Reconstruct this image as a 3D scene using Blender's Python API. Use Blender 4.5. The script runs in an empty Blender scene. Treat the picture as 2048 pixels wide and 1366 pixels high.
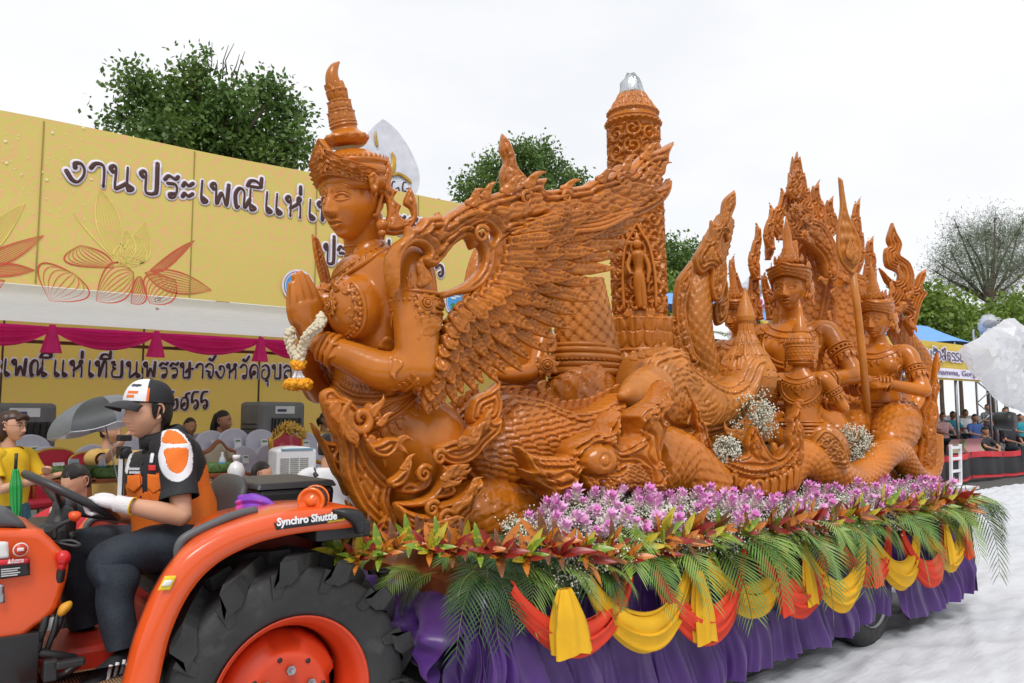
import bpy,math,random
import numpy as np
from mathutils import Vector,Matrix
C=bpy.context.scene.collection
S=bpy.context.scene
R_=math.radians
rng=np.random.default_rng(7)
random.seed(7)
# camera, sky, sun, exposure
FPX,PITCH,YAW,EYE=1593.0,R_(5.09),R_(51.0),1.75
cam=bpy.data.cameras.new('camera');cam.lens=28.0;cam.sensor_width=36.0
cam.clip_start=0.05;cam.clip_end=2000
co=bpy.data.objects.new('camera',cam);C.objects.link(co);S.camera=co
co.location=(0,0,EYE);co.rotation_euler=(R_(90)+PITCH,0,YAW-R_(90))
W=bpy.data.worlds.new('World');S.world=W;W.use_nodes=True
nt=W.node_tree;N=nt.nodes;L=nt.links
for n in list(N):N.remove(n)
wo=N.new('ShaderNodeOutputWorld');bg=N.new('ShaderNodeBackground');bg.inputs[1].default_value=0.1
sky=N.new('ShaderNodeTexSky');sky.sky_type='NISHITA';sky.sun_disc=False
SUN_EL,SUN_AZ=R_(55),R_(232)
sky.sun_elevation=SUN_EL;sky.sun_rotation=math.pi/2-SUN_AZ
tc=N.new('ShaderNodeTexCoord');no=N.new('ShaderNodeTexNoise');no.inputs['Scale'].default_value=2.2
no.inputs['Detail'].default_value=6;no.inputs['Roughness'].default_value=.55
mp=N.new('ShaderNodeMapping');mp.inputs['Scale'].default_value=(1,1,2.5)
cr_=N.new('ShaderNodeValToRGB');cr_.color_ramp.elements[0].position=.3;cr_.color_ramp.elements[1].position=.7
cr_.color_ramp.elements[0].color=(7.7,7.85,8.15,1);cr_.color_ramp.elements[1].color=(9.0,9.05,9.15,1)
mx=N.new('ShaderNodeMix');mx.data_type='RGBA';mx.inputs[0].default_value=.97
L.new(tc.outputs['Generated'],mp.inputs[0]);L.new(mp.outputs[0],no.inputs['Vector'])
L.new(no.outputs['Fac'],cr_.inputs[0]);L.new(sky.outputs[0],mx.inputs[6]);L.new(cr_.outputs[0],mx.inputs[7])
L.new(mx.outputs[2],bg.inputs[0]);L.new(bg.outputs[0],wo.inputs[0])
sl=bpy.data.lights.new('sun','SUN');sl.energy=1.5;sl.angle=R_(22);sl.color=(1,.97,.93)
so=bpy.data.objects.new('sun',sl);C.objects.link(so);so.location=(0,0,30)
so.rotation_euler=(R_(90)-SUN_EL,0,SUN_AZ+R_(90))
S.view_settings.view_transform='Standard';S.view_settings.look='None'
S.view_settings.exposure=0.27;S.view_settings.gamma=1;S.view_settings.use_curve_mapping=False
try:
 S.cycles.max_bounces=6;S.cycles.transparent_max_bounces=8;S.cycles.use_denoising=True
 S.cycles.caustics_reflective=False;S.cycles.caustics_refractive=False
except Exception:pass
_f=np.array([math.cos(YAW)*math.cos(PITCH),math.sin(YAW)*math.cos(PITCH),math.sin(PITCH)])
_r=np.array([math.sin(YAW),-math.cos(YAW),0.]);_u=np.cross(_r,_f)
CAM=np.array([0,0,EYE])
def at(px,py,Y=None,Z=None,X=None,d=None):
 """world point seen at a photo pixel, on a plane Y=, Z=, X= or at depth d"""
 v=_f+_r*(px-1024)/FPX+_u*(683-py)/FPX
 if d is None:
  d=(Y-CAM[1])/v[1]if Y is not None else(Z-CAM[2])/v[2]if Z is not None else X/v[0]
 return CAM+v*d
 # objects
def tag(o,label=None,cat=None,group=None,kind=None):
 if label:o['label']=label
 if cat:o['category']=cat
 if group:o['group']=group
 if kind:o['kind']=kind
 return o
def T(name,label,cat,loc=(0,0,0),rz=0,group=None):
 o=bpy.data.objects.new(name,None);C.objects.link(o)
 o.location=tuple(float(c)for c in loc);o.rotation_euler=(0,0,rz);o.empty_display_size=.1
 return tag(o,label,cat,group)
class G:
 def __init__(s):s.v=[];s.f=[];s.n=0
 def add(s,V,F,m=0,sm=True):
  V=np.asarray(V,float).reshape(-1,3)
  for f in(F if isinstance(F,list)and len(F)and isinstance(F[0],np.ndarray)else[np.asarray(F,int)]):
   if len(f):s.f.append((f+s.n,m,sm))
  s.v.append(V);s.n+=len(V);return s
 def box(s,c,sz,m=0,R=None,taper=1.0):
  x,y,z=[q/2 for q in sz];t=taper
  V=np.array([[-x,-y,-z],[x,-y,-z],[x,y,-z],[-x,y,-z],[-x*t,-y*t,z],[x*t,-y*t,z],[x*t,y*t,z],[-x*t,y*t,z]])
  if R is not None:V=V@np.array(R).T
  return s.add(V+np.array(c,float),np.array([[0,3,2,1],[4,5,6,7],[0,1,5,4],[1,2,6,5],[2,3,7,6],[3,0,4,7]]),m,False)
 def bar(s,a,b,r,n=8,m=0):return s.tube([a,b],r,n,m)
 def tube(s,P,r,n=10,m=0,closed=False,ref=None,cap=True):
  V,F=tube(P,r,n,closed,ref,cap);return s.add(V,F,m)
 def lathe(s,prof,n=24,c=(0,0,0),m=0,sm=True,fn=None):
  V,F=lathe(prof,n)
  if fn is not None:V=fn(V)
  return s.add(V+np.array(c,float),F,m,sm)
 def ball(s,c,r,n=10,m=0):
  r=np.array(r if np.ndim(r)else(r,r,r),float);a=np.linspace(-math.pi/2,math.pi/2,n)
  V,F=lathe(np.c_[np.cos(a)+1e-4,np.sin(a)],2*n);return s.add(V*r+np.array(c,float),F,m)
 def get(s):return np.concatenate(s.v),s.f
 def xf(s,M):
  M=np.array(M);s.v=[v@M[:3,:3].T+M[:3,3]for v in s.v];return s
 def join(s,g,M=None,m=None):
  V=np.concatenate(g.v)
  if M is not None:M=np.array(M);V=V@M[:3,:3].T+M[:3,3]
  for f,mi,sm in g.f:s.f.append((f+s.n,mi if m is None else m,sm))
  s.v.append(V);s.n+=len(V);return s
def to_mesh(name,g,mats):
 V=np.concatenate(g.v);me=bpy.data.meshes.new(name)
 loops=np.concatenate([f.ravel()for f,_,_ in g.f]);tot=np.concatenate([np.full(len(f),f.shape[1])for f,_,_ in g.f])
 me.vertices.add(len(V));me.vertices.foreach_set('co',V.astype(np.float32).ravel())
 me.loops.add(len(loops));me.loops.foreach_set('vertex_index',loops.astype(np.int32))
 me.polygons.add(len(tot));me.polygons.foreach_set('loop_start',(np.cumsum(tot)-tot).astype(np.int32))
 me.polygons.foreach_set('material_index',np.concatenate([np.full(len(f),m)for f,m,_ in g.f]).astype(np.int32))
 me.polygons.foreach_set('use_smooth',np.concatenate([np.full(len(f),sm)for f,_,sm in g.f]))
 for m in(mats if isinstance(mats,(list,tuple))else[mats]):me.materials.append(m)
 me.update(calc_edges=True);me.validate();return me
def link(name,me,parent=None,loc=None,rot=None):
 o=bpy.data.objects.new(name,me);C.objects.link(o)
 if parent is not None:o.parent=parent
 if loc is not None:o.location=tuple(float(c)for c in loc)
 if rot is not None:o.rotation_euler=rot
 return o
def O(name,g,mats,parent=None,label=None,cat=None,group=None,kind=None,world=False,bevel=0,remesh=0,smooth=0,sub=0,solid=0):
 """one mesh object; world=True: vertices are world coordinates although the parent stands elsewhere"""
 o=link(name,to_mesh(name,g,mats),parent)
 if parent is not None and world:
  p=parent;M=Matrix.LocRotScale(p.location,p.rotation_euler,p.scale)
  while p.parent is not None:p=p.parent;M=Matrix.LocRotScale(p.location,p.rotation_euler,p.scale)@M
  if parent.type=='EMPTY':o.matrix_parent_inverse=M.inverted()
 tag(o,label,cat,group,kind)
 if remesh:
  m=o.modifiers.new('r','REMESH');m.mode='VOXEL';m.voxel_size=remesh;m.use_smooth_shade=True
 if smooth:
  m=o.modifiers.new('s','SMOOTH');m.iterations=smooth;m.factor=.5
 if solid:
  m=o.modifiers.new('t','SOLIDIFY');m.thickness=solid;m.offset=0
 if bevel:
  m=o.modifiers.new('b','BEVEL');m.width=bevel;m.segments=2;m.limit_method='ANGLE';m.angle_limit=R_(40)
 if sub:
  m=o.modifiers.new('u','SUBSURF');m.levels=sub;m.render_levels=sub
 return o
def kids(o):return[c for c in o.children]
def dup(o,loc=None,rz=None,label=None,group=None,parent=None,scale=None,first=True):
 c=o.copy();C.objects.link(c)
 if parent is not None:c.parent=parent
 if loc is not None:c.location=tuple(float(q)for q in loc)
 if rz is not None:c.rotation_euler=(0,0,rz)if np.ndim(rz)==0 else rz
 if scale is not None:c.scale=(scale,)*3 if np.ndim(scale)==0 else scale
 if label:c['label']=label
 if group:c['group']=group
 for k in list(o.children):dup(k,parent=c)
 return c
 # shapes
def nrm(v):v=np.asarray(v,float);return v/(np.linalg.norm(v,axis=-1,keepdims=True)+1e-12)
def cr(P,n=8,closed=False):
 """Catmull-Rom; a point with an extra last component 1 stays sharp when sharp corners are passed as tuples"""
 P=np.asarray(P,float)
 Q=np.concatenate([P[-1:],P,P[:2]])if closed else np.concatenate([2*P[:1]-P[1:2],P,2*P[-1:]-P[-2:-1]])
 out=[];m=len(P)if closed else len(P)-1
 t=np.linspace(0,1,n,endpoint=False)[:,None]
 for i in range(m):
  a,b,c,d=Q[i:i+4]
  out.append(.5*(2*b+(c-a)*t+(2*a-5*b+4*c-d)*t**2+(3*b-a-3*c+d)*t**3))
 if not closed:out.append(P[-1:])
 return np.concatenate(out)
def crs(P,n=5):
 """closed outline; points written (x, y, 1) are sharp tips"""
 sh=[i for i,p in enumerate(P)if len(p)>2]
 Q=np.array([p[:2]for p in P],float)
 if not sh:return cr(Q,n,True)
 out=[]
 for a,b in zip(sh,sh[1:]+[sh[0]+len(P)]):
  seg=Q[[k%len(P)for k in range(a,b+1)]]
  out.append(cr(seg,n)[:-1]if len(seg)>2 else seg[:-1])
 return np.concatenate(out)
def frames(P,closed=False,ref=None):
 P=np.asarray(P,float)
 t=np.roll(P,-1,0)-np.roll(P,1,0)if closed else np.gradient(P,axis=0)
 t=nrm(t);A=np.zeros_like(P)
 if ref is not None:
  rf=np.broadcast_to(np.asarray(ref,float),P.shape);A=nrm(rf-t*(rf*t).sum(1,keepdims=True))
 else:
  a=np.array([0,0,1.])if abs(t[0][2])<.9 else np.array([1.,0,0])
  for i in range(len(P)):
   a=nrm(a-t[i]*a.dot(t[i]));A[i]=a
 return t,A,np.cross(t,A)
def tube(P,r,n=10,closed=False,ref=None,cap=True):
 P=np.asarray(P,float);t,A,B=frames(P,closed,ref);m=len(P)
 r=np.asarray(r,float)
 if r.ndim==0:r=np.full((m,2),r)
 elif r.ndim==1 and len(r)==m:r=np.c_[r,r]
 elif r.ndim==1:r=np.tile(r,(m,1))
 th=np.arange(n)*2*math.pi/n
 V=P[:,None]+A[:,None]*(np.cos(th)[None,:,None]*r[:,0,None,None])+B[:,None]*(np.sin(th)[None,:,None]*r[:,1,None,None])
 F=[gridf(m,n,closed,True)];V=V.reshape(-1,3)
 if cap and not closed:
  F.append(np.arange(n)[None,::-1]);F.append((np.arange(n)+(m-1)*n)[None])
 return V,F
def gridf(m,n,cu=False,cv=False):
 i=np.arange(m if cu else m-1);j=np.arange(n if cv else n-1)
 I,J=[q.ravel()for q in np.meshgrid(i,j,indexing='ij')]
 I2,J2=(I+1)%m,(J+1)%n
 return np.c_[I*n+J,I*n+J2,I2*n+J2,I2*n+J]
def lathe(prof,n=24):
 p=np.asarray(prof,float);th=np.arange(n)*2*math.pi/n
 V=np.stack([p[:,0,None]*np.cos(th),p[:,0,None]*np.sin(th),np.repeat(p[:,1,None],n,1)],-1)
 return V.reshape(-1,3),[gridf(len(p),n,False,True),np.arange(n)[None,::-1],(np.arange(n)+(len(p)-1)*n)[None]]
def sheet(Pg,g=None,m=0,cu=False,cv=False):
 Pg=np.asarray(Pg);g=g or G();return g.add(Pg.reshape(-1,3),gridf(Pg.shape[0],Pg.shape[1],cu,cv),m)
def rotz(a):c,s=math.cos(a),math.sin(a);return np.array([[c,-s,0],[s,c,0],[0,0,1.]])
def rotx(a):c,s=math.cos(a),math.sin(a);return np.array([[1.,0,0],[0,c,-s],[0,s,c]])
def roty(a):c,s=math.cos(a),math.sin(a);return np.array([[c,0,s],[0,1.,0],[-s,0,c]])
def M4(Rm=np.eye(3),t=(0,0,0),s=1.0):M=np.eye(4);M[:3,:3]=np.array(Rm)*s;M[:3,3]=t;return M
def sstep(x,a=0.,b=1.):t=np.clip((x-a)/(b-a),0,1);return t*t*(3-2*t)
def segdist(P,A,B):
 out=np.full(len(P),1e9);near=np.zeros((len(P),2))
 for k in range(0,len(P),20000):
  p=P[k:k+20000];ab=B-A
  t=np.clip(((p[:,None]-A)*ab).sum(-1)/((ab*ab).sum(-1)+1e-12),0,1)
  q=A+ab*t[...,None];d=((p[:,None]-q)**2).sum(-1);i=d.argmin(1);r=np.arange(len(p))
  out[k:k+20000]=np.sqrt(d[r,i]);near[k:k+20000]=q[r,i]
 return out,near
def inside(P,poly):
 x,y=P[:,0],P[:,1];r=np.zeros(len(P),bool);A=poly;B=np.roll(poly,-1,0)
 for(x1,y1),(x2,y2)in zip(A,B):
  if y1==y2:continue
  c=((y1>y)!=(y2>y));r^=c&(x<(x2-x1)*(y-y1)/(y2-y1)+x1)
 return r
def relief(poly,res,Th,w=None,carve=None,edge=None,back=.7):
 """a carved slab from an outline: rounded towards the edge, relief on its face (+n) and a smoother back"""
 poly=np.asarray(poly,float);lo,hi=poly.min(0)-res,poly.max(0)+res
 nx,ny=[int(q)+2 for q in(hi-lo)/res]
 gx,gy=lo[0]+np.arange(nx)*res,lo[1]+np.arange(ny)*res
 cx,cy=np.meshgrid(gx[:-1]+res/2,gy[:-1]+res/2,indexing='ij')
 keep=inside(np.c_[cx.ravel(),cy.ravel()],poly)
 F=gridf(nx,ny)[keep]
 used,inv=np.unique(F,return_inverse=True);F=inv.reshape(-1,4)
 P=np.c_[gx[used//ny],gy[used%ny]]
 cnt=np.bincount(F.ravel(),minlength=len(P));bd=cnt<4
 A,B=poly,np.roll(poly,-1,0);d,near=segdist(P,A,B)
 P[bd]=near[bd];d[bd]=0
 w=d.max()*.42+1e-6 if w is None else(w*.5 if w<.12 else w);edge=Th*.35 if edge is None else edge
 h=edge+(Th-edge)*np.sqrt(1-(1-np.clip(d/w,0,1))**2)
 hf=h+(carve(P,d)*np.clip(d/(res*1.5),0,1)if carve else 0)
 V=np.concatenate([np.c_[P,hf],np.c_[P,-h*back]]);n=len(P)
 e=np.concatenate([F[:,[0,1]],F[:,[1,2]],F[:,[2,3]],F[:,[3,0]]]);es=np.sort(e,1)
 key=es[:,0].astype(np.int64)*n+es[:,1];_,ii,c=np.unique(key,return_index=True,return_counts=True)
 b=e[ii[c==1]]
 return V,[F,F[:,::-1]+n,np.c_[b[:,1],b[:,0],b[:,0]+n,b[:,1]+n]]
def c_contour(lam,dep,nmax=3,w=.19):
 lam=lam*1.2
 def f(P,d):
  k=d/lam;m=np.abs(k-np.round(k));on=(np.round(k)>=1)&(np.round(k)<=nmax)
  return-2.4*dep*np.exp(-(m/w)**2)*on
 return f
def c_strokes(lines,wd,dep):
 A=np.concatenate([l[:-1]for l in lines]);B=np.concatenate([l[1:]for l in lines])
 def f(P,d):
  q,_=segdist(P,A,B);return-dep*np.exp(-(q/wd)**2)
 return f
def stamp(P,leaves,h=.01,tilt=1.0,dome=.6,mid=.0,per=None,shape='leaf',sc=0.0):
 """overlapping leaves/scales/feathers pressed into a height field; later ones lie on top"""
 H=np.zeros(len(P));order=np.argsort(P[:,0]);xs=P[order,0]
 for(x,y,a,Ln,Wd)in leaves:
  R=Ln+Wd
  i0,i1=np.searchsorted(xs,x-R),np.searchsorted(xs,x+R);ix=order[i0:i1]
  if not len(ix):continue
  dx=P[ix,0]-x;dy=P[ix,1]-y
  if per:dy=(dy+per/2)%per-per/2
  ca,sa=math.cos(a),math.sin(a);al=(dx*ca+dy*sa)/Ln;b=(-dx*sa+dy*ca)/Wd
  ok=(al>0)&(al<1);ix,al,b=ix[ok],al[ok],b[ok]
  if sc:b=b-sc*np.sin(al*6.28)
  if shape=='leaf':wv=np.sin(np.pi*al**.6)**.8*(1-.25*al)
  elif shape=='scale':wv=np.where(al<.5,1,np.sqrt(np.clip(1-((al-.5)/.5)**2,0,1)))
  elif shape=='feather':wv=np.where(al<.75,1,np.clip((1-al)/.25,0,1)**.6)
  else:wv=np.where(al<.5,al*2,2-2*al)
  q=np.abs(b)/(wv+1e-6);ok=q<1;ix,al,b,q=ix[ok],al[ok],b[ok],q[ok]
  H[ix]=h*(tilt*al+dome*np.sqrt(1-q*q))-(mid*h*np.exp(-(b/.16)**2)if mid else 0)-h*.5*sstep(q,.8,1)
 return H
def shingle(x0,x1,y0,y1,ang,Ln,Wd,step=.55,jit=.05,wstep=1.8):
 """rows of leaves flowing along ang over a box; tips first so roots are covered"""
 c,s=math.cos(ang),math.sin(ang);cx,cy=(x0+x1)/2,(y0+y1)/2;R=math.hypot(x1-x0,y1-y0)/2+Ln
 out=[];i=0;a=R
 while a>-R:
  b=-R+(i%2)*Wd*wstep/2
  while b<R:
   x,y=cx+a*c-b*s,cy+a*s+b*c
   if x0-Ln<x<x1+Ln and y0-Ln<y<y1+Ln:
    out.append((x+rng.normal()*jit*Ln,y+rng.normal()*jit*Ln,ang+rng.normal()*jit,Ln,Wd))
   b+=Wd*wstep
  a-=Ln*step;i+=1
 return out
def c_stamp(leaves,**k):return lambda P,d:stamp(P,leaves,**k)
def spiral(cx,cy,r,a0,turns=1.6,s=1,n=26):
 t=np.linspace(0,1,n);a=a0+s*t*turns*2*math.pi;rr=r*(1-t)**.8+r*.04
 return np.c_[cx+rr*np.cos(a),cy+rr*np.sin(a)]
def c_scrolls(x0,x1,y0,y1,r,dep,seed=1,leaf=True):
 """a field of carved spirals with little flame leaves between them"""
 rg=np.random.default_rng(seed);lines=[];lv=[]
 nx,ny=max(1,round((x1-x0)/(1.7*r))),max(1,round((y1-y0)/(1.7*r)))
 for i in range(nx):
  for j in range(ny):
   cx=x0+(i+.5+.25*(j%2-.5))*(x1-x0)/nx;cy=y0+(j+.5)*(y1-y0)/ny
   a=rg.uniform(0,6.28);s=1 if(i+j)%2 else-1
   lines.append(spiral(cx,cy,r*.85,a,1.5,s))
   for k in range(5):
    b=a+k*1.26+rg.normal()*.2;lv.append((cx+r*.45*math.cos(b),cy+r*.45*math.sin(b),b+s*.7,r*.75,r*.24))
 def f(P,d=None):
  h=stamp(P,lv,dep*1.2,.8,.8,.5)if leaf else np.zeros(len(P));q=np.full(len(P),9.)
  o=np.argsort(P[:,0]);xs=P[o,0]
  for l in lines:
   lo,hi=l.min(0)-r*.5,l.max(0)+r*.5;ix=o[np.searchsorted(xs,lo[0]):np.searchsorted(xs,hi[0])]
   ix=ix[(P[ix,1]>lo[1])&(P[ix,1]<hi[1])]
   if len(ix):q[ix]=np.minimum(q[ix],segdist(P[ix],l[:-1],l[1:])[0])
  return h*(q>r*.12)+dep*1.3*np.exp(-(q/(r*.13))**2)-dep*.9*np.exp(-((q-r*.26)/(r*.09))**2)
 return f
def c_sum(*fs):return lambda P,d:sum(f(P,d)for f in fs)
def plane_xf(V,o,ax,ay,an=None):
 ax,ay=np.array(ax,float),np.array(ay,float);an=np.cross(ax,ay)if an is None else np.array(an,float)
 return np.array(o,float)+V[:,:1]*ax+V[:,1:2]*ay+V[:,2:]*an
def pix(pts,Y):
 """photo outline -> points in the upright plane at world Y (x = world X, y = world Z)"""
 out=[]
 for p in pts:
  w=at(p[0],p[1],Y=Y)
  if PL is not None:p0,a,n=PL;v=at(p[0],p[1],d=1.0)-CAM;w=CAM+v*n.dot(p0-CAM)/n.dot(v);w=(p0[0]+a.dot(w-p0),0,w[2])
  out.append((w[0],w[2])+tuple(p[2:]))
 return out
PL=None
def turn(phi,k=.6):return k*(phi-math.pi/2)
def prelief(g,pts,Y,res,Th,carve=None,w=None,n=5,bend=None,m=0,edge=None,back=.7,yaw=None):
 """carved slab standing upright through Y, turned partly towards the street"""
 global PL
 q=np.array([p[:2]for p in pts],float);c=(q.min(0)+q.max(0))/2;p0=at(c[0],c[1],Y=Y)
 k=yaw if yaw is not None else(.6 if np.ptp(q[:,0])<220 else .2);b=turn(math.atan2(p0[1],p0[0]),k)
 ax,nn=np.array([math.cos(b),math.sin(b),0]),np.array([math.sin(b),-math.cos(b),0]);PL=(p0,ax,nn)if k else None
 Th=Th*(.72 if Th<=.12 else 1);poly=crs(pix(pts,Y),n);V,F=relief(poly,res,Th,w,carve(poly)if carve else None,edge,back);PL=None
 Wd=np.array([p0[0],Y,0])+(V[:,:1]-p0[0])*ax+V[:,2:]*nn+V[:,1:2]*np.array([0,0,1.])
 if bend:Wd=bend(Wd)
 return g.add(Wd,F,m)
def box2(poly):return(*[float(q)for q in(poly[:,0].min(),poly[:,0].max(),poly[:,1].min(),poly[:,1].max())],)
def _flame(c1,wdt,res=.05):
 y=np.linspace(0,1,14);wv=wdt*(np.sin(np.pi*np.clip(y,0,1)**.62)**.9)*(1-.35*y)+.03*(1-y)
 cx=c1*np.sin(y*2*math.pi)*.55+c1*.8*y*y
 Lf=np.c_[cx-wv,y];Rt=np.c_[cx+wv,y]
 poly=np.concatenate([Rt,Lf[::-1][1:]])
 V,F=relief(poly,res,wdt*.42,None,c_sum(c_contour(wdt*.33,wdt*.12,2),c_strokes([np.c_[cx,y][1:-2]],wdt*.1,wdt*.12)))
 g=G();g.add(V,F);return g
FL=[_flame(.14,.17),_flame(-.14,.17),_flame(.24,.2),_flame(-.24,.2),_flame(0,.2)]
FLs=[_flame(.16,.2,.085),_flame(-.16,.2,.085),_flame(0,.22,.085)]
def put_flame(g,p,up,nor,size,k=0,small=False,wide=1.0):
 nor=np.asarray(nor,float)
 if nor[1]==-1 and nor[0]==0:b=turn(math.atan2(p[1],p[0]));nor=np.array([math.sin(b),-math.cos(b),0]);up=np.array([up[0]*math.cos(b),up[0]*math.sin(b),up[2]])
 up=nrm(up);nor=nrm(nor-up*nor.dot(up));x=np.cross(up,nor)
 M=np.eye(4);M[:3,0]=x*size*wide;M[:3,1]=up*size;M[:3,2]=nor*size;M[:3,3]=p
 f=FLs if small else FL;g.join(f[k%len(f)],M)
def bead(g,p,r,n=5):g.ball(p,r,n)
# materials
def M(name,col,rough=.5,metal=0.,var=.12,vs=6.,bump=0.,bs=60.,sss=0.,coat=0.,spec=.5,trans=0.,alpha=1.,wave=0.,ws=30.,vor=0.,vos=40.,sheen=0.,col2=None,c2s=3.,c2t=.55,transl=0.):
 m=bpy.data.materials.new(name);m.use_nodes=True;t=m.node_tree;n=t.nodes;l=t.links
 b=n['Principled BSDF'];b.inputs['Roughness'].default_value=rough;b.inputs['Metallic'].default_value=metal
 b.inputs['Specular IOR Level'].default_value=spec
 if coat:b.inputs['Coat Weight'].default_value=coat;b.inputs['Coat Roughness'].default_value=.08
 if sheen:b.inputs['Sheen Weight'].default_value=sheen
 if trans:b.inputs['Transmission Weight'].default_value=trans
 if alpha<1:b.inputs['Alpha'].default_value=alpha
 tc=n.new('ShaderNodeTexCoord');no=n.new('ShaderNodeTexNoise');no.inputs['Scale'].default_value=vs;no.inputs['Detail'].default_value=5
 l.new(tc.outputs['Object'],no.inputs['Vector'])
 mr=n.new('ShaderNodeMapRange');mr.inputs[1].default_value=.3;mr.inputs[2].default_value=.7
 mr.inputs[3].default_value=1-var;mr.inputs[4].default_value=1+var;l.new(no.outputs[0],mr.inputs[0])
 vm=n.new('ShaderNodeVectorMath');vm.operation='SCALE';vm.inputs[0].default_value=col[:3];l.new(mr.outputs[0],vm.inputs['Scale'])
 src=vm.outputs[0]
 if col2 is not None:
  n2=n.new('ShaderNodeTexNoise');n2.inputs['Scale'].default_value=c2s;n2.inputs['Detail'].default_value=6;l.new(tc.outputs['Object'],n2.inputs['Vector'])
  m2=n.new('ShaderNodeMapRange');m2.inputs[1].default_value=c2t;m2.inputs[2].default_value=c2t+.12;l.new(n2.outputs[0],m2.inputs[0])
  mi=n.new('ShaderNodeMix');mi.data_type='RGBA';l.new(m2.outputs[0],mi.inputs[0]);l.new(src,mi.inputs[6]);mi.inputs[7].default_value=(*col2[:3],1);src=mi.outputs[2]
 l.new(src,b.inputs['Base Color'])
 if sss:
  b.inputs['Subsurface Weight'].default_value=sss;b.inputs['Subsurface Radius'].default_value=(1,.35,.12);b.inputs['Subsurface Scale'].default_value=.012
 hs=[]
 if bump:
  q=n.new('ShaderNodeTexNoise');q.inputs['Scale'].default_value=bs;q.inputs['Detail'].default_value=6;l.new(tc.outputs['Object'],q.inputs['Vector']);hs.append((q.outputs[0],bump))
 if wave:
  q=n.new('ShaderNodeTexWave');q.inputs['Scale'].default_value=ws;q.inputs['Distortion'].default_value=1.5;l.new(tc.outputs['Object'],q.inputs['Vector']);hs.append((q.outputs['Fac'],wave))
 if vor:
  q=n.new('ShaderNodeTexVoronoi');q.inputs['Scale'].default_value=vos;l.new(tc.outputs['Object'],q.inputs['Vector']);hs.append((q.outputs[0],vor))
 if transl:
  tb=n.new('ShaderNodeBsdfTranslucent');l.new(src,tb.inputs[0]);ms=n.new('ShaderNodeMixShader');ms.inputs[0].default_value=transl
  l.new(b.outputs[0],ms.inputs[1]);l.new(tb.outputs[0],ms.inputs[2]);l.new(ms.outputs[0],n['Material Output'].inputs[0])
 prev=None
 for h,st in hs:
  bp=n.new('ShaderNodeBump');bp.inputs['Strength'].default_value=min(1,st);bp.inputs['Distance'].default_value=.01
  l.new(h,bp.inputs['Height'])
  if prev is not None:l.new(prev,bp.inputs['Normal'])
  prev=bp.outputs[0]
 if prev is not None:l.new(prev,b.inputs['Normal'])
 return m
WAX=M('carved_wax',(.50,.152,.012),.2,var=.2,vs=3.5,bump=.12,bs=30,sss=.05,spec=.45)
WAXC=M('carved_wax_relief',(.49,.147,.011),.22,var=.2,vs=3.5,bump=.35,bs=24,wave=.3,ws=5,sss=.04,vor=.3,vos=26)
WAX2=M('candle_wax',(.50,.157,.012),.26,var=.16,vs=5,bump=.18,bs=60,sss=.05)
WAXD=M('carved_wax_matte',(.48,.162,.018),.34,var=.18,vs=5,bump=.25,bs=50,sss=.04)
SILVER=M('silver_foil',(.6,.62,.63),.25,1.,bump=.8,bs=40)
ORANGE=M('orange_paint',(.72,.085,.008),.28,var=.03,coat=.5)
BLACKP=M('black_plastic',(.018,.018,.019),.42,var=.2,bump=.1,bs=200)
GREYP=M('grey_plastic',(.09,.095,.10),.45,var=.1)
RUBBER=M('tyre_rubber',(.022,.022,.022),.62,var=.35,vs=9,bump=.25,bs=60,col2=(.055,.053,.05),c2s=7,c2t=.58)
STEEL=M('steel',(.42,.43,.44),.35,.9,var=.15)
BLACKM=M('black_metal',(.02,.02,.021),.4,.2,var=.2,col2=(.12,.06,.025),c2s=14,c2t=.66)
CLOTHW=M('white_sheet',(.60,.62,.655),.8,var=.05,vs=2)
def _sheet(m):
 t=m.node_tree;n=t.nodes;l=t.links;b=n['Principled BSDF'];tc=n.new('ShaderNodeTexCoord');prev=None;src=b.inputs['Base Color'].links[0].from_socket
 for sc,rot,fs,st in(((.6,5,1),.10,2.6,.3),((1.2,8,1),-.30,4.5,.18)):
  mp=n.new('ShaderNodeMapping');mp.inputs['Scale'].default_value=sc;mp.inputs['Rotation'].default_value=(0,0,rot);q=n.new('ShaderNodeTexNoise');q.inputs['Scale'].default_value=fs;q.inputs['Detail'].default_value=8;q.inputs['Roughness'].default_value=.6;l.new(tc.outputs['Object'],mp.inputs[0]);l.new(mp.outputs[0],q.inputs['Vector'])
  bp=n.new('ShaderNodeBump');bp.inputs['Strength'].default_value=st;bp.inputs['Distance'].default_value=.035;l.new(q.outputs[0],bp.inputs['Height'])
  if prev:l.new(prev,bp.inputs['Normal'])
  prev=bp.outputs[0]
  mr=n.new('ShaderNodeMapRange');mr.inputs[1].default_value=.55;mr.inputs[2].default_value=.72;mr.inputs[3].default_value=0;mr.inputs[4].default_value=.14;l.new(q.outputs[0],mr.inputs[0]);mi=n.new('ShaderNodeMix');mi.data_type='RGBA';l.new(mr.outputs[0],mi.inputs[0]);l.new(src,mi.inputs[6]);mi.inputs[7].default_value=(.33,.34,.37,1);src=mi.outputs[2]
 l.new(prev,b.inputs['Normal']);l.new(src,b.inputs['Base Color'])
_sheet(CLOTHW)
ASPH=M('asphalt',(.085,.083,.08),.9,var=.2,vs=30,bump=.5,bs=150)
SKIN=M('skin',(.62,.335,.21),.45,var=.06,bump=.05,bs=200,sss=.12)
SKIND=M('skin_tan',(.42,.20,.115),.45,var=.06,sss=.1)
HAIR=M('black_hair',(.012,.009,.008),.4,var=.3,vs=60,wave=.5,ws=80)
HAIRB=M('brown_hair',(.045,.018,.01),.4,var=.3,vs=60)
def lam(col,name,rough=.75,**k):return M(name,col,rough,**k)
WHITEC=lam((.72,.73,.76),'white_cloth',bump=.15,bs=25)
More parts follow.
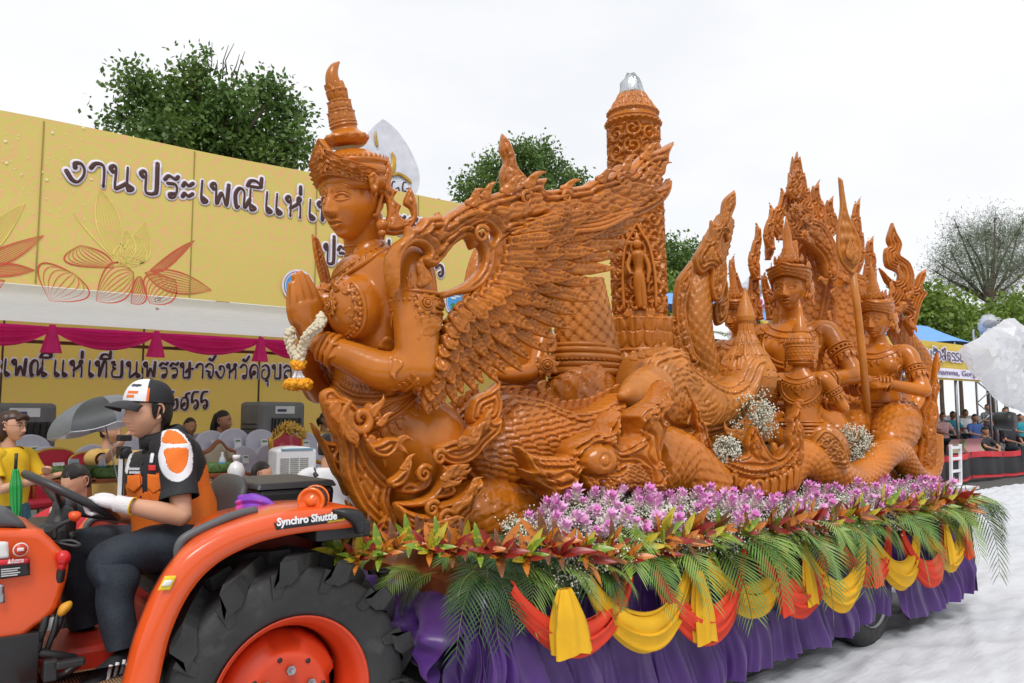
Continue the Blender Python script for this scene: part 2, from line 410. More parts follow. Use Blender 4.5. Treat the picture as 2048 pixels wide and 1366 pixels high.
YELC=lam((.74,.40,.005),'yellow_cloth',bump=.2,bs=30)
REDC=lam((.68,.045,.014),'red_orange_cloth',bump=.25,bs=30)
PURP=M('purple_satin',(.062,.015,.145),.36,var=.2,bump=.35,bs=9,sheen=.12)
PINKC=M('pink_sheer_cloth',(.92,.04,.34),.6,var=.08,transl=.5)
JEAN=M('dark_denim',(.019,.028,.041),.75,var=.35,vs=12,bump=.3,bs=90,col2=(.042,.057,.078),c2s=6,c2t=.6)
ORC=M('orange_twill',(.80,.17,.01),.7,var=.06,bump=.25,bs=60)
BLC=M('black_twill',(.012,.013,.016),.7,var=.2,bump=.25,bs=60)
GLOVE=M('knit_cotton',(.72,.69,.70),.9,var=.08,bump=.5,bs=160)
CARD=M('cardboard',(.36,.21,.105),.85,var=.1,wave=.9,ws=28)
WOOD=M('red_brown_wood',(.22,.06,.02),.35,var=.2)
GOLD=M('gold_leaf',(.55,.33,.06),.35,.7,var=.25,bump=.6,bs=70)
BLUET=M('blue_tarp',(.12,.34,.78),.55,var=.12,bump=.3,bs=4)
BARK=M('bark',(.085,.06,.042),.9,var=.3,bump=.6,bs=25)
# ground
g=G();g.add([[-300,-300,0],[500,-300,0],[500,500,0],[-300,500,0]],np.array([[0,1,2,3]]),0,False)
O('ground',g,ASPH,kind='structure')
def wrinkle(x,y):
 h=0
 for k in range(26):
  a=rng.uniform(-.45,.45)+(1.45 if k%5==0 else 0);f=rng.uniform(2.0,13);p=rng.uniform(0,6.28)
  s=x*-math.sin(a)+y*math.cos(a)+.12*np.sin(x*rng.uniform(.6,2)+p)+.05*np.sin(y*3.1+p)
  h=h+np.maximum(0,np.sin(s*f+p))**9*.022/(1+f*.06)*(.5+.5*np.sin(x*.7+k)*np.cos(y*.8+2*k))
 return h
X,Y=np.meshgrid(np.concatenate([np.linspace(-4,3,60),np.linspace(3.03,24,420),np.linspace(24.3,70,40)]),np.linspace(-2.5,7.42,230),indexing='ij')
Z=wrinkle(X,Y);Yw=Y+.06*np.sin(X*1.3)*(Y>7)
sheet(np.stack([X,Yw,Z+.006],-1),g:=G());O('white_road_covering',g,CLOTHW,kind='structure')
g=G();g.box((1.5,10.2,.2),(15,3.2,.4))
O('carpeted_platform',g,lam((.035,.13,.025),'green_carpet',.95,bump=.6,bs=300),kind='structure')
# lettering
def text_mesh(body,size,mat,bold=0.,ext=.0015,spacing=1.0,shear=0.):
 c=bpy.data.curves.new('txt','FONT');c.body=body;c.size=size;c.extrude=ext;c.offset=bold;c.space_character=spacing;c.resolution_u=3;c.shear=shear
 o=bpy.data.objects.new('txt',c);C.objects.link(o);bpy.context.view_layer.update()
 me=bpy.data.meshes.new_from_object(o.evaluated_get(bpy.context.evaluated_depsgraph_get()));bpy.data.objects.remove(o);bpy.data.curves.remove(c)
 me.materials.clear();me.materials.append(mat);return me
def mesh_box(me):v=np.array([q.co[:]for q in me.vertices]);return v.min(0),v.max(0)
def place_text(name,body,parent,o,ax,ay,width,height,mat,omat=None,bold=.02,obold=.07,spacing=1.,off=.004):
 """text fitted into width x height with its lower left corner at o on the plane (ax, ay)"""
 ax,ay=nrm(ax),nrm(ay);an=np.cross(ax,ay);me=text_mesh(body,1.,mat,bold,.002,spacing);lo,hi=mesh_box(me)
 sx,sy=width/(hi[0]-lo[0]),height/(hi[1]-lo[1])
 for mm,k in((me,1),(text_mesh(body,1.,omat,obold,.002,spacing)if omat else None,0)):
  if mm is None:continue
  v=np.array([q.co[:]for q in mm.vertices]);v=np.c_[(v[:,0]-lo[0])*sx,(v[:,1]-lo[1])*sy,v[:,2]+off*(1+k)]
  mm.vertices.foreach_set('co',plane_xf(v,o,ax,ay).astype(np.float32).ravel());mm.update()
  ob=link(name if k else name+'_outline',mm,parent)
  if parent is not None and parent.type=='EMPTY':
   p=parent;Mx=Matrix.LocRotScale(p.location,p.rotation_euler,p.scale)
   while p.parent:p=p.parent;Mx=Matrix.LocRotScale(p.location,p.rotation_euler,p.scale)@Mx
   ob.matrix_parent_inverse=Mx.inverted()
def banner_mat(name,c1,c2,k=1.,tl=0.):
 m=bpy.data.materials.new(name);m.use_nodes=True;t=m.node_tree;n=t.nodes;l=t.links;b=n['Principled BSDF'];b.inputs['Roughness'].default_value=.5
 tc=n.new('ShaderNodeTexCoord');mp=n.new('ShaderNodeMapping');mp.inputs['Scale'].default_value=(1.9*k,1.9*k,1.9*k);l.new(tc.outputs['Object'],mp.inputs[0])
 w=n.new('ShaderNodeTexNoise');w.inputs['Scale'].default_value=1.6;w.inputs['Detail'].default_value=3;l.new(mp.outputs[0],w.inputs['Vector'])
 va=n.new('ShaderNodeVectorMath');va.operation='MULTIPLY_ADD';va.inputs[1].default_value=(.35,.35,.35);l.new(w.outputs['Color'],va.inputs[0]);l.new(mp.outputs[0],va.inputs[2])
 vo=n.new('ShaderNodeTexVoronoi');vo.inputs['Scale'].default_value=1.3;vo.inputs['Randomness'].default_value=.35;l.new(va.outputs[0],vo.inputs['Vector'])
 wv=n.new('ShaderNodeMath');wv.operation='MULTIPLY';wv.inputs[1].default_value=34;l.new(vo.outputs['Distance'],wv.inputs[0])
 sn=n.new('ShaderNodeMath');sn.operation='SINE';l.new(wv.outputs[0],sn.inputs[0])
 n3=n.new('ShaderNodeTexNoise');n3.inputs['Scale'].default_value=9;n3.inputs['Detail'].default_value=2;l.new(mp.outputs[0],n3.inputs['Vector'])
 mu=n.new('ShaderNodeMath');mu.operation='MULTIPLY_ADD';mu.inputs[1].default_value=5;mu.inputs[2].default_value=-2.6;l.new(n3.outputs[0],mu.inputs[0])
 ad=n.new('ShaderNodeMath');ad.operation='ADD';l.new(sn.outputs[0],ad.inputs[0]);l.new(mu.outputs[0],ad.inputs[1])
 mr=n.new('ShaderNodeMapRange');mr.inputs[1].default_value=.15;mr.inputs[2].default_value=.45;mr.inputs[3].default_value=0;mr.inputs[4].default_value=1.1;l.new(ad.outputs[0],mr.inputs[0])
 n4=n.new('ShaderNodeTexNoise');n4.inputs['Scale'].default_value=.5;l.new(mp.outputs[0],n4.inputs['Vector'])
 m4=n.new('ShaderNodeMath');m4.operation='MULTIPLY';l.new(mr.outputs[0],m4.inputs[0]);l.new(n4.outputs[0],m4.inputs[1])
 mi=n.new('ShaderNodeMix');mi.data_type='RGBA';l.new(m4.outputs[0],mi.inputs[0]);mi.inputs[6].default_value=(*c1,1);mi.inputs[7].default_value=(*c2,1)
 l.new(mi.outputs[2],b.inputs['Base Color'])
 if tl:tb=n.new('ShaderNodeBsdfTranslucent');l.new(mi.outputs[2],tb.inputs[0]);ms=n.new('ShaderNodeMixShader');ms.inputs[0].default_value=tl;l.new(b.outputs[0],ms.inputs[1]);l.new(tb.outputs[0],ms.inputs[2]);l.new(ms.outputs[0],n['Material Output'].inputs[0])
 bp=n.new('ShaderNodeBump');bp.inputs['Strength'].default_value=.25;bp.inputs['Distance'].default_value=.05;q=n.new('ShaderNodeTexNoise');q.inputs['Scale'].default_value=1.3;l.new(tc.outputs['Object'],q.inputs['Vector']);l.new(q.outputs[0],bp.inputs['Height']);l.new(bp.outputs[0],b.inputs['Normal'])
 return m
BAN=banner_mat('printed_yellow_banner',(.70,.58,.15),(.84,.47,.21));BAN2=banner_mat('printed_ochre_banner',(.76,.55,.12),(.84,.46,.2),1.4,.65)
TBR=lam((.07,.025,.018),'brown_print',.6);TWH=lam((.78,.75,.86),'white_print',.6)
SOFF=lam((.82,.82,.83),'grey_white_lining',.8,transl=.8,var=.03);SEAM=lam((.34,.26,.06),'banner_seam')
LR=lam((.62,.10,.045),'red_line_print',.6);LY=lam((.80,.66,.16),'pale_line_print',.6);SPK=lam((.88,.80,.5),'sparkle_print',.6)
# left pavilion
YF=8.0;ZB,ZT=2.86,4.36;UL,UR=-6.0,8.55
pav=T('event_pavilion','long open pavilion behind the tractor with yellow printed fascia and pink swags','pavilion',(1.5,9.5,0))
xs=np.linspace(UL,UR,120)
def slabx(xs,y0,z0,y1,z1,amp=.02,n=10):
 t=np.linspace(0,1,n);X,Tt=np.meshgrid(xs,t,indexing='ij')
 Yy=y0+(y1-y0)*Tt+amp*np.sin(X*2.1)*np.sin(Tt*3.1);Zz=z0+(z1-z0)*Tt
 return np.stack([X,Yy,Zz],-1)
ztop=lambda x:ZT-.007*np.cos(x*2.4)
P_=slabx(xs,YF,ZB,YF,ZT,.003,16);P_[:,-1,2]=ztop(xs)
O('fascia_banner',sheet(P_),BAN,pav,world=True)
for u in np.arange(-5.45,8.5,1.31):O('seam',G().box((u,YF-.006,(ZB+ZT)/2),(.010,.004,ZT-ZB-.04)),SEAM,pav,world=True)
O('soffit',sheet(slabx(xs,YF+.03,ZB,11.0,2.83,.0,4)),SOFF,pav,world=True)
YB=11.6
P_=slabx(np.linspace(UL,12,140),YB,.05,YB,3.2,.01,10);O('back_banner',sheet(P_),BAN2,pav,world=True)
for u in np.arange(-5.2,11.5,1.62):O('back_post',G().box((u,YB-.05,1.6),(.022,.02,3.1)),lam((.07,.05,.03),'dark_post'),pav,world=True)
g=G();g.box((2.5,11.06,2.74),(17,.06,.05));g.box((2.5,11.06,2.60),(17,.04,.04))
for u in np.arange(-5.6,11,1.1):g.box((u,11.06,2.67),(.04,.04,.12))
O('roof_truss',g,lam((.16,.07,.035),'rusty_steel',.7),pav,world=True)
g=G()
for(x0,x1,zp)in((-6,2.2,4.55),(2.2,8.5,5.15)):
 xm=(x0+x1)/2;a=[x0,YF+.15,4.28];b=[x1,YF+.15,4.28];c=[x1,13.2,4.28];d=[x0,13.2,4.28];e=[xm,10.6,zp]
 g.add([a,b,c,d,e],np.array([[0,1,4],[1,2,4],[2,3,4],[3,0,4]]),0,False)
O('roof',g,lam((.80,.80,.79),'weathered_roof_cloth',.8,col2=(.6,.6,.58),c2s=4,transl=.75),pav,world=True)
for u in(8.4,):
 O('post',G().bar((u,8.25,0),(u,8.25,3.4),.03),STEEL,pav,world=True)
sw=[at(px,py,Y=10.9)for px,py in((-330,652),(-110,652),(104,652),(312,662),(520,671),(640,676))]
for i in range(len(sw)-1):
 a,b=sw[i].copy(),sw[i+1].copy();a[2]=b[2]=2.78;t=np.linspace(0,1,40);s=np.linspace(0,1,14)
 Tt,Ss=np.meshgrid(t,s,indexing='ij');sag=4*Tt*(1-Tt)
 P_=np.stack([a[0]+(b[0]-a[0])*Tt,10.9-.05*np.sin(Ss*20+sag*2)*sag-.02*Ss,2.78-Ss*(.05+.21*sag)],-1)
 O('swag',sheet(P_),PINKC,pav,world=True)
 g=G();th=np.linspace(0,6.28,17)[:-1];zz=np.linspace(0,1,8);Zq,Tq=np.meshgrid(zz,th,indexing='ij');rr=(.03+.075*Zq)*(1+.25*np.sin(Tq*5))
 sheet(np.stack([a[0]+rr*np.cos(Tq),10.85+rr*np.sin(Tq)*.6,2.8-.34*Zq],-1),g,cv=True);O('swag_tail',g,PINKC,pav,world=True)
HK=[(.14,.72),(.06,.86),(.16,.98),(.24,.84)]
GLY={'ง':(.62,[(.28,.62),(.28,.80),(.46,.82),(.57,.6),(.54,.3),(.38,.04),(.2,.1),(.02,.42)]),'า':(.58,[(.08,.72),(.2,.92),(.4,.95),(.5,.75),(.5,.0)]),'น':(.9,HK+[(.22,.1),(.3,.04),(.6,.3)],[(.62,1),(.62,.12),(.7,.02),(.8,.12),(.64,.24)]),'ป':(.75,HK+[(.24,.14),(.36,.02),(.54,.06),(.62,.25),(.62,1.4)]),'ร':(.58,[(.06,.78),(.2,.96),(.42,.86),(.52,.98)],[(.16,.62),(.42,.62),(.5,.4),(.42,.06),(.28,.02),(.26,.16),(.42,.2)]),'ะ':(.52,[(.06,.62),(.14,.78),(.26,.66),(.42,.8)],[(.06,.14),(.14,.3),(.26,.18),(.42,.32)]),'เ':(.42,[(.18,1),(.16,.2),(.24,.02),(.36,.1),(.2,.24)]),'พ':(.86,HK+[(.26,.04),(.46,.6),(.64,.04),(.72,1)]),'ณ':(1.0,[(.18,.1),(.1,.02),(.04,.3),(.04,.7),(.2,.96),(.38,.8),(.38,.08),(.6,.5)],[(.62,1),(.62,.12),(.7,.02),(.82,.12),(.66,.24)]),'ี':(0,[(-.62,1.16),(-.5,1.4),(-.25,1.42),(-.08,1.18),(-.5,1.14)],[(-.08,1.2),(-.06,1.6)]),'ิ':(0,[(-.62,1.16),(-.5,1.4),(-.25,1.42),(-.08,1.18),(-.5,1.14)]),'ห':(.82,HK+[(.24,.02)],[(.24,.42),(.5,.64),(.66,.92),(.56,1.0),(.52,.84),(.66,.6),(.66,.0)]),'่':(0,[(-.26,1.2),(-.26,1.55)]),'ท':(.82,HK+[(.24,.04),(.5,.95),(.64,.9),(.66,.0)]),'ย':(.78,[(.22,.78),(.06,.92),(.2,.96),(.1,.62),(.26,.55),(.08,.4),(.1,.06),(.4,.0),(.62,.1),(.62,1)]),'ษ':(.88,HK+[(.24,.08),(.44,.02),(.62,.1),(.62,1)],[(.4,.4),(.56,.58),(.84,.62)]),'จ':(.64,[(.06,.78),(.24,.97),(.5,.85),(.54,.4),(.42,.02),(.26,.2),(.28,.42),(.1,.48)]),'ั':(0,[(-.5,1.3),(-.36,1.2),(-.44,1.38),(-.28,1.2),(-.05,1.55)]),'ว':(.62,[(.08,.78),(.26,.97),(.48,.85),(.52,.4),(.46,.06),(.3,.02),(.28,.18),(.46,.2)]),'ด':(.74,[(.34,.28),(.42,.42),(.28,.5),(.16,.02),(.06,.5),(.2,.92),(.46,.95),(.6,.7),(.6,0)]),'อ':(.7,[(.24,.66),(.08,.5),(.1,.1),(.4,.0),(.58,.3),(.52,.8),(.3,.97),(.08,.85)]),'ุ':(0,[(-.42,-.16),(-.28,-.12),(-.26,-.5)]),'บ':(.76,HK+[(.24,.1),(.44,.02),(.62,.1),(.62,1)]),'ล':(.72,[(.06,.82),(.26,.97),(.5,.85),(.58,.5),(.58,0)],[(.58,.55),(.3,.62),(.1,.4),(.12,.06),(.26,.04),(.2,.22)]),'๒':(.8,[(.28,.3),(.34,.48),(.16,.45),(.12,.1),(.4,0),(.66,.2),(.62,.75),(.4,.7)],[(.12,.4),(.05,.8),(.12,1.25),(.3,1.3)]),'๕':(.84,[(.32,.3),(.4,.48),(.22,.4),(.24,.06),(.5,0),(.66,.3),(.6,.8),(.24,.85),(.08,.5),(.1,.1)],[(.5,.85),(.54,1.1),(.78,1.2)]),'๖':(.74,[(.42,.3),(.28,.2),(.4,.05),(.6,.2),(.58,.55),(.36,.68),(.12,.5),(.1,.95),(.26,1.25),(.62,1.28)]),' ':(.5,)}
GLY['แ']=(.84,GLY['เ'][1],[(x+.42,y)for x,y in GLY['เ'][1]])
def thai(parent,body,k0,px0,k1,px1,py0,py1,xh,Y,rr=.074,ro=.155):
 """strokes of a line of text; letter k0 starts at photo x px0, letter k1 ends at px1, along the base line py0..py1"""
 adv=[0]
 for ch in body:adv.append(adv[-1]+(GLY[ch][0]*1.12 if GLY[ch][0]else 0))
 a,b=at(px0,py0,Y=Y),at(px1,py1,Y=Y);h=at(px0,py0-xh,Y=Y)[2]-a[2];sx=(b[0]-a[0])/(adv[k1]-adv[k0]);gs=[G(),G()]
 for i,ch in enumerate(body):
  for st in GLY[ch][1:]:
   P=cr(np.array(st,float),7);x=a[0]+(adv[i]-adv[k0]+P[:,0]*1.0)*sx;z=a[2]+(b[2]-a[2])*(x-a[0])/(b[0]-a[0])+P[:,1]*h;q=nrm(np.gradient(np.c_[x,z],axis=0));th=1+.28*q[:,1]
   for g_,r_,o_ in((gs[0],ro*h,.008),(gs[1],rr*h,.014)):
    V,F=tube(np.c_[x,np.full(len(x),Y-o_),z],np.c_[np.full(len(x),.003),r_*th],8,ref=(0,1,0));g_.add(V,F)
    for k in(0,-1):g_.ball((x[k],Y-o_,z[k]),(r_*th[k],.003,r_*th[k]),6)
 O('lettering_outline',gs[0],TWH,parent,world=True,kind='stuff');O('lettering',gs[1],TBR,parent,world=True,kind='stuff')
thai(pav,'งานประเพณีแห่เทียนพรรษา',0,130,16,672,362,448,48,YF);thai(pav,'ประจาปี ๒๕๖๖',0,646,12,890,527,556,40,YF)
thai(pav,'งานประเพณีแห่เทียนพรรษาจังหวัดอุบลราชธานี'.replace('ช','ษ').replace('ธ','ร'),6,2,35,604,752,758,34,YB-.06);thai(pav,' ๒๕๖๖',1,338,5,418,820,818,28,YB-.06)
def ribbon(g,P2,wd,Y,m=0):
 P2=np.asarray(P2);t=nrm(np.gradient(P2,axis=0));n2=np.c_[-t[:,1],t[:,0]];wd=np.broadcast_to(wd,len(P2))[:,None]
 A,B=P2-n2*wd,P2+n2*wd
 g.add(np.concatenate([np.c_[A[:,0],np.full(len(A),Y),A[:,1]],np.c_[B[:,0],np.full(len(A),Y),B[:,1]]]),np.c_[np.arange(len(A)-1),np.arange(1,len(A)),np.arange(1,len(A))+len(A),np.arange(len(A)-1)+len(A)],m,False)
g=G()
petals=[((100,602),(62,512),(150,548),(195,600),1),((192,602),(215,512),(268,545),(258,606),1),((228,535),(110,528),(160,490),(215,505),1),((262,607),(268,560),(282,552),(300,606),1),((300,607),(280,540),(352,560),(352,608),1),((290,545),(352,535),(424,580),(340,592),1),((240,525),(200,490),(146,425),(190,480),0),((235,520),(185,450),(200,378),(250,440),0),((240,520),(255,480),(292,442),(308,530),0),((250,535),(215,505),(272,470),(305,520),0),((300,540),(350,500),(390,480),(330,545),1),((245,530),(240,480),(255,460),(280,500),0),((-60,540),(-20,500),(88,470),(20,530),1),((-60,548),(0,520),(70,540),(10,555),1),((-60,530),(-30,450),(50,405),(0,500),0),((-80,600),(-60,560),(10,560),(-20,600),1)]
for(a,b,c_,d,k)in petals:
 q=[np.array(at(p[0],p[1],Y=YF-.012))[[0,2]]for p in(a,b,c_,d)]
 tip=q[2];base=q[0]
 for s in np.linspace(-1,1,9):
  ctl=(q[1]*(1-s)/2+q[3]*(1+s)/2)
  t=np.linspace(0,1,24)[:,None];cv=(1-t)**2*base+2*t*(1-t)*(ctl*1.45-.225*(base+tip))+t*t*tip
  ribbon(g,cv,(.007 if abs(s)==1 else .003)*np.sin(np.linspace(.15,3.0,24)),YF-.0045-.0004*(s+1),0 if k else 1)
O('lotus_print',g,[LR,LY],pav,world=True,kind='stuff')
g=G();rs=np.random.default_rng(3)
for k in range(80):
 px,py=(rs.uniform(-10,230),rs.uniform(230,450));w=at(px,py,Y=YF-.006);r=.004*rs.uniform(.5,1.6)if k>6 else .012
 V,F=lathe([[.001,0],[r,0],[r,.001],[.001,.001]],8);g.add(np.c_[V[:,0],V[:,2],V[:,1]]+w,F,0,False)
O('sparkle_print',g,SPK,pav,world=True,kind='stuff')
def seal(px,py,r,parent):
 w=at(px,py,Y=YF-.016);g=G();cols=[TWH,lam((.02,.03,.12),'navy_print'),lam((.08,.36,.75),'blue_print'),lam((.05,.26,.05),'green_print'),lam((.75,.78,.8),'cloud_print')]
 for i,(rr,m)in enumerate(((1,0),(.88,1),(.84,0),(.78,2))):
  th=np.linspace(0,6.283,41)[:-1];V=np.c_[np.cos(th)*r*rr,np.full(40,-.002*i),np.sin(th)*r*rr]+w;g.add(V,np.arange(40)[None,::-1],m,False)
 for(dx,dz,a,b,m)in((.05,-.5,.55,.2,3),(.3,.0,.3,.14,3),(-.25,.3,.25,.08,4),(.35,-.2,.08,.25,3),(-.3,-.2,.2,.12,3),(.1,.45,.3,.06,4)):
  th=np.linspace(0,6.283,17)[:-1];V=np.c_[np.cos(th)*r*a+dx*r,np.full(16,-.009),np.sin(th)*r*b+dz*r]+w;g.add(V,np.arange(16)[None,::-1],m,False)
 O('round_seal',g,cols,parent,world=True)
seal(597,573,.185,pav);seal(912,605,.17,pav)
bd=T('lotus_bud_board','white pointed lotus bud signboard with faint golden petals standing above the pavilion roof','signboard',at(780,425,Y=10))
pts=[(764,238,1),(792,262),(818,300),(836,345),(834,380),(815,402),(780,410),(745,402),(715,380),(700,345),(712,300),(738,262)]
g=G();poly=crs(pix(pts,10.0),6);V,F=relief(poly,.05,.03,edge=.03);g.add(np.c_[V[:,0],10-V[:,2],V[:,1]],F,0,False)
O('board',g,lam((.70,.72,.80),'pale_board',.6),bd,world=True)
g=G()
for q in([(752,256),(754,275),(757,292),(752,292),(749,275)],[(782,303),(792,318),(788,350),(776,352),(784,325)],[(785,348),(800,345),(820,358),(822,368),(800,352),(786,354)]):
 poly=crs(pix(q,9.95),5);V,F=relief(poly,.02,.006);g.add(np.c_[V[:,0],9.95-V[:,2],V[:,1]],F)
O('petal_print',g,GOLD,bd,world=True)
thai(bd,'๒๒',0,781,2,824,392,394,22,9.93,.07,.0801)
O('mast',G().bar(at(780,400,Y=10.1),at(780,560,Y=10.1),.03),STEEL,bd,world=True)
# right pavilion
YR=9.3
rp=T('spectator_pavilion','distant open pavilion with blue tarpaulin roof and yellow text banner behind the right barrier','pavilion',(20,11,0))
a0,a1=at(1790,772,Y=YR),at(1966,765,Y=YR);x0,x1=14.0,26.0;zb,zt=2.62,3.62
P_=slabx(np.linspace(x0,x1,40),YR,zb,YR,zt,.03,8);O('text_banner',sheet(P_),M('yellow_band',(.66,.47,.06),.6,var=.04),rp,world=True)
g=G();g.box(((x0+x1)/2,YR-.05,zb+.18),(x1-x0,.01,.26));O('white_band',g,TWH,rp,world=True)
u0=at(1845,745,Y=YR);u1=at(1962,745,Y=YR)
place_text('lettering','ญรังสีธรรม งานล',rp,(u0[0],YR-.06,3.06),(1,0,0),(0,0,1),u1[0]-u0[0],.42,lam((.16,.13,.2),'plum_print'),TWH,.02,.09)
place_text('lettering','of Dhamma, Gorgeous',rp,(u0[0],YR-.062,2.70),(1,0,0),(0,0,1),(u1[0]-u0[0])*1.06,.2,lam((.22,.17,.3),'violet_print'),None,.012)
g=G();t=np.linspace(0,1,14);X,Tt=np.meshgrid(np.linspace(10.5,30,60),t,indexing='ij')
sheet(np.stack([X,YR+.05+Tt*3.6,3.66+1.15*Tt-.25*np.sin(Tt*3.14)*(1+.2*np.sin(X*2))+.08*np.cos(X*1.05)],-1),g);O('tarpaulin_roof',g,BLUET,rp,world=True)
O('back_cloth',sheet(slabx(np.linspace(11,30,60),13.0,.2,13.0,3.7,.08,8)),lam((.36,.24,.13),'tan_drape',.8,wave=.3,ws=6),rp,world=True)
O('yellow_drape',sheet(slabx(np.linspace(24.6,25.1,8),12.2,.6,12.2,3.6,.12,8)),YELC,rp,world=True)
for px in(1822,1913,1990):
 b=at(px,800,Y=YR+.1);O('post',G().bar((b[0],YR+.1,0),(b[0],YR+.1,3.7),.045),STEEL,rp,world=True)
g=G();g.box((21,11.2,.25),(18,4.2,.5));O('seating_platform',g,lam((.12,.04,.04),'maroon_deck',.8),rp,world=True,kind=None)
# figures: heads, limbs, ornaments
from mathutils.bvhtree import BVHTree
def limb(g,P,r,n=12,ref=None,k=6,m=0):
 P=np.asarray(P,float);r=np.asarray(r,float);r=np.c_[r,r]if r.ndim==1 else r
 if len(P)>2:Q=cr(np.c_[P,r],k);P,r=Q[:,:3],np.maximum(Q[:,3:],.002)
 t0,t1=nrm(P[0]-P[1]),nrm(P[-1]-P[-2]);e=[]
 for s in(.95,.7,.35):e.append((P[0]+t0*r[0].min()*s*.8,r[0]*math.sqrt(1-s*s)))
 f=[(P[-1]+t1*r[-1].min()*s*.8,r[-1]*math.sqrt(1-s*s))for s in(.35,.7,.95)]
 P=np.concatenate([[q[0]for q in e],P,[q[0]for q in f]]);r=np.concatenate([[q[1]for q in e],r,[q[1]for q in f]])
 V,F=tube(P,r,n,False,ref);return g.add(V,F,m)
def head_mesh(statue=True,nu=110,nv=90,male=True):
 """head in its own frame: x forward, y left, z up, eye line at z=0, metres of a real head"""
 u=np.linspace(0,2*math.pi,nu,endpoint=False);u=u-.42*np.sin(u)
 v=np.linspace(-1,1,nv);v=(v+.12*np.sin(v*math.pi))*math.pi/2*.999
 U,Vv=np.meshgrid(u,v,indexing='ij')
 cx,cy,cz=np.cos(Vv)*np.cos(U),np.cos(Vv)*np.sin(U),np.sin(Vv)
 x=.094*np.sign(cx)*np.abs(cx)**.92;y=.076*np.sign(cy)*np.abs(cy)**.9;z=np.where(cz>0,.120*cz,.118*cz)
 lo=sstep(-z,.0,.118)
 y=y*(1-(.25 if statue else .34)*lo**1.4);x=np.where(x<0,x*(1.05-.62*sstep(-z,.01,.10)),x*(1+.0*lo))
 x=x+.012*lo
 fr=sstep(cx,.12,.5)
 def b(y0,z0,sy,sz,A,both=False):
  r=A*np.exp(-((y-y0)/sy)**2-((z-z0)/sz)**2)
  return r+(A*np.exp(-((y+y0)/sy)**2-((z-z0)/sz)**2)if both else 0)
 d=np.zeros_like(x)
 nz=np.clip((.012-z)/.052,0,1)*(z>-.055);nose=np.where(z>-.040,.004+.021*nz,.025*np.clip((z+.054)/.014,0,1))
 nose=np.where(z>.012,.004*np.exp(-((z-.012)/.016)**2),nose)
 d+=nose*np.exp(-(y/(.0085+.004*nz))**2)
 d+=b(.0125,-.043,.0075,.0075,.0105,True)
 d+=b(.031,.001,.017,.011,-.0105,True)+b(.031,-.002,.013,.0085,.0095,True)
 ay=np.abs(y);
 lid=.0035*np.sqrt(np.clip(1-((ay-.031)/.017)**2,0,1))*2.2
 d+=np.where(np.abs(ay-.031)<.017,.0035*np.exp(-((z-(-.001+lid))/.0022)**2),0)
 if statue:
  d+=np.where(np.abs(ay-.031)<.016,-.004*np.exp(-((z+.0055-.004*((ay-.031)/.016)**2)/.0016)**2),0)
  br=.017+.010*np.sin(np.clip((ay-.006)/.05,0,1)*2.6)
  d+=.0048*np.exp(-((z-br)/.0034)**2)*sstep(ay,.004,.012)*(1-sstep(ay,.048,.058))
 else:
  d+=b(.030,.021,.020,.007,.0042,True)
  d+=np.where(np.abs(ay-.031)<.015,-.003*np.exp(-((z+.004)/.0018)**2),0)
 lz=-.0705+.004*(ay/.024)**2*(1 if statue else .2)
 lw=np.exp(-(ay/.021)**4)
 d+=lw*(.0085*np.exp(-((z-lz-.0055)/.0048)**2)+.0085*np.exp(-((z-lz+.0065)/.0055)**2)*np.exp(-(ay/.018)**2)-.006*np.exp(-((z-lz)/.0019)**2))
 d+=b(0,-.104,.020,.013,.010)+b(.042,-.034,.020,.018,.004,True)+b(0,-.088,.02,.006,-.003)
 x=x+d*fr*(1.25 if statue else 1.0)
 nseam=len(u);V=np.stack([x,y,z],-1).reshape(-1,3);return V,[gridf(nu,nv,True,False)]
def _face_tubes():
 V,(F,)=HEAD_S;bv=BVHTree.FromPolygons([Vector(v)for v in V],[list(map(int,f))for f in F]);g=G()
 def on(y,z):
  r=bv.ray_cast(Vector((.3,y,z)),Vector((-1,0,0)));return np.array(r[0])if r[0]is not None else np.array([.05,y,z])
 def tb(pts,r,off=0.):
  P=cr(np.array([[*p]for p in pts]),6);Q=np.array([on(*p)for p in P])+[off,0,0];q=np.linspace(0,math.pi,len(Q));g.tube(Q,r*(.35+.65*np.sin(q)),8)
 for s in(-1,1):
  tb([(s*.005,.012),(s*.014,.026),(s*.032,.033),(s*.050,.026),(s*.062,.014)],.0042)
  tb([(s*.011,-.004),(s*.020,.006),(s*.032,.009),(s*.045,.004),(s*.053,-.005)],.0036,.001)
  tb([(s*.014,.004),(s*.022,.013),(s*.033,.0165),(s*.046,.011),(s*.055,.002)],.0022,.0005)
  tb([(s*.011,-.006),(s*.022,-.010),(s*.034,-.011),(s*.046,-.009),(s*.053,-.006)],.0026,.0005)
  tb([(s*.006,-.049),(s*.013,-.050),(s*.018,-.043),(s*.014,-.036)],.003)
 tb([(-.026,-.067),(-.016,-.0635),(-.006,-.0615),(0,-.063),(.006,-.0615),(.016,-.0635),(.026,-.067)],.0052)
 tb([(-.021,-.0715),(-.01,-.077),(0,-.079),(.01,-.077),(.021,-.0715)],.0062)
 return g
HEAD_S,HEAD_P=head_mesh(True),head_mesh(False)
FACE_T=_face_tubes()
def ear(g,side=1,long=False,m=0):
 L_=1.75 if long else 1.0
 P=np.array([[.002,.074,-.018],[.012,.077,.012],[.004,.084,.030],[-.014,.086,.032],[-.026,.086,.012],[-.020,.082,-.012],[-.006,.078,-.028*L_],[.004,.074,-.030*L_]])
 P[:,1]*=side;limb(g,P,[.005,.0045,.0045,.005,.0055,.006,.007,.005],8,m=m)
 Q=np.array([[0,.074,-.014],[-.002,.078,.004],[-.008,.080,.018]]);Q[:,1]*=side;limb(g,Q,[.006,.008,.007],8,m=m)
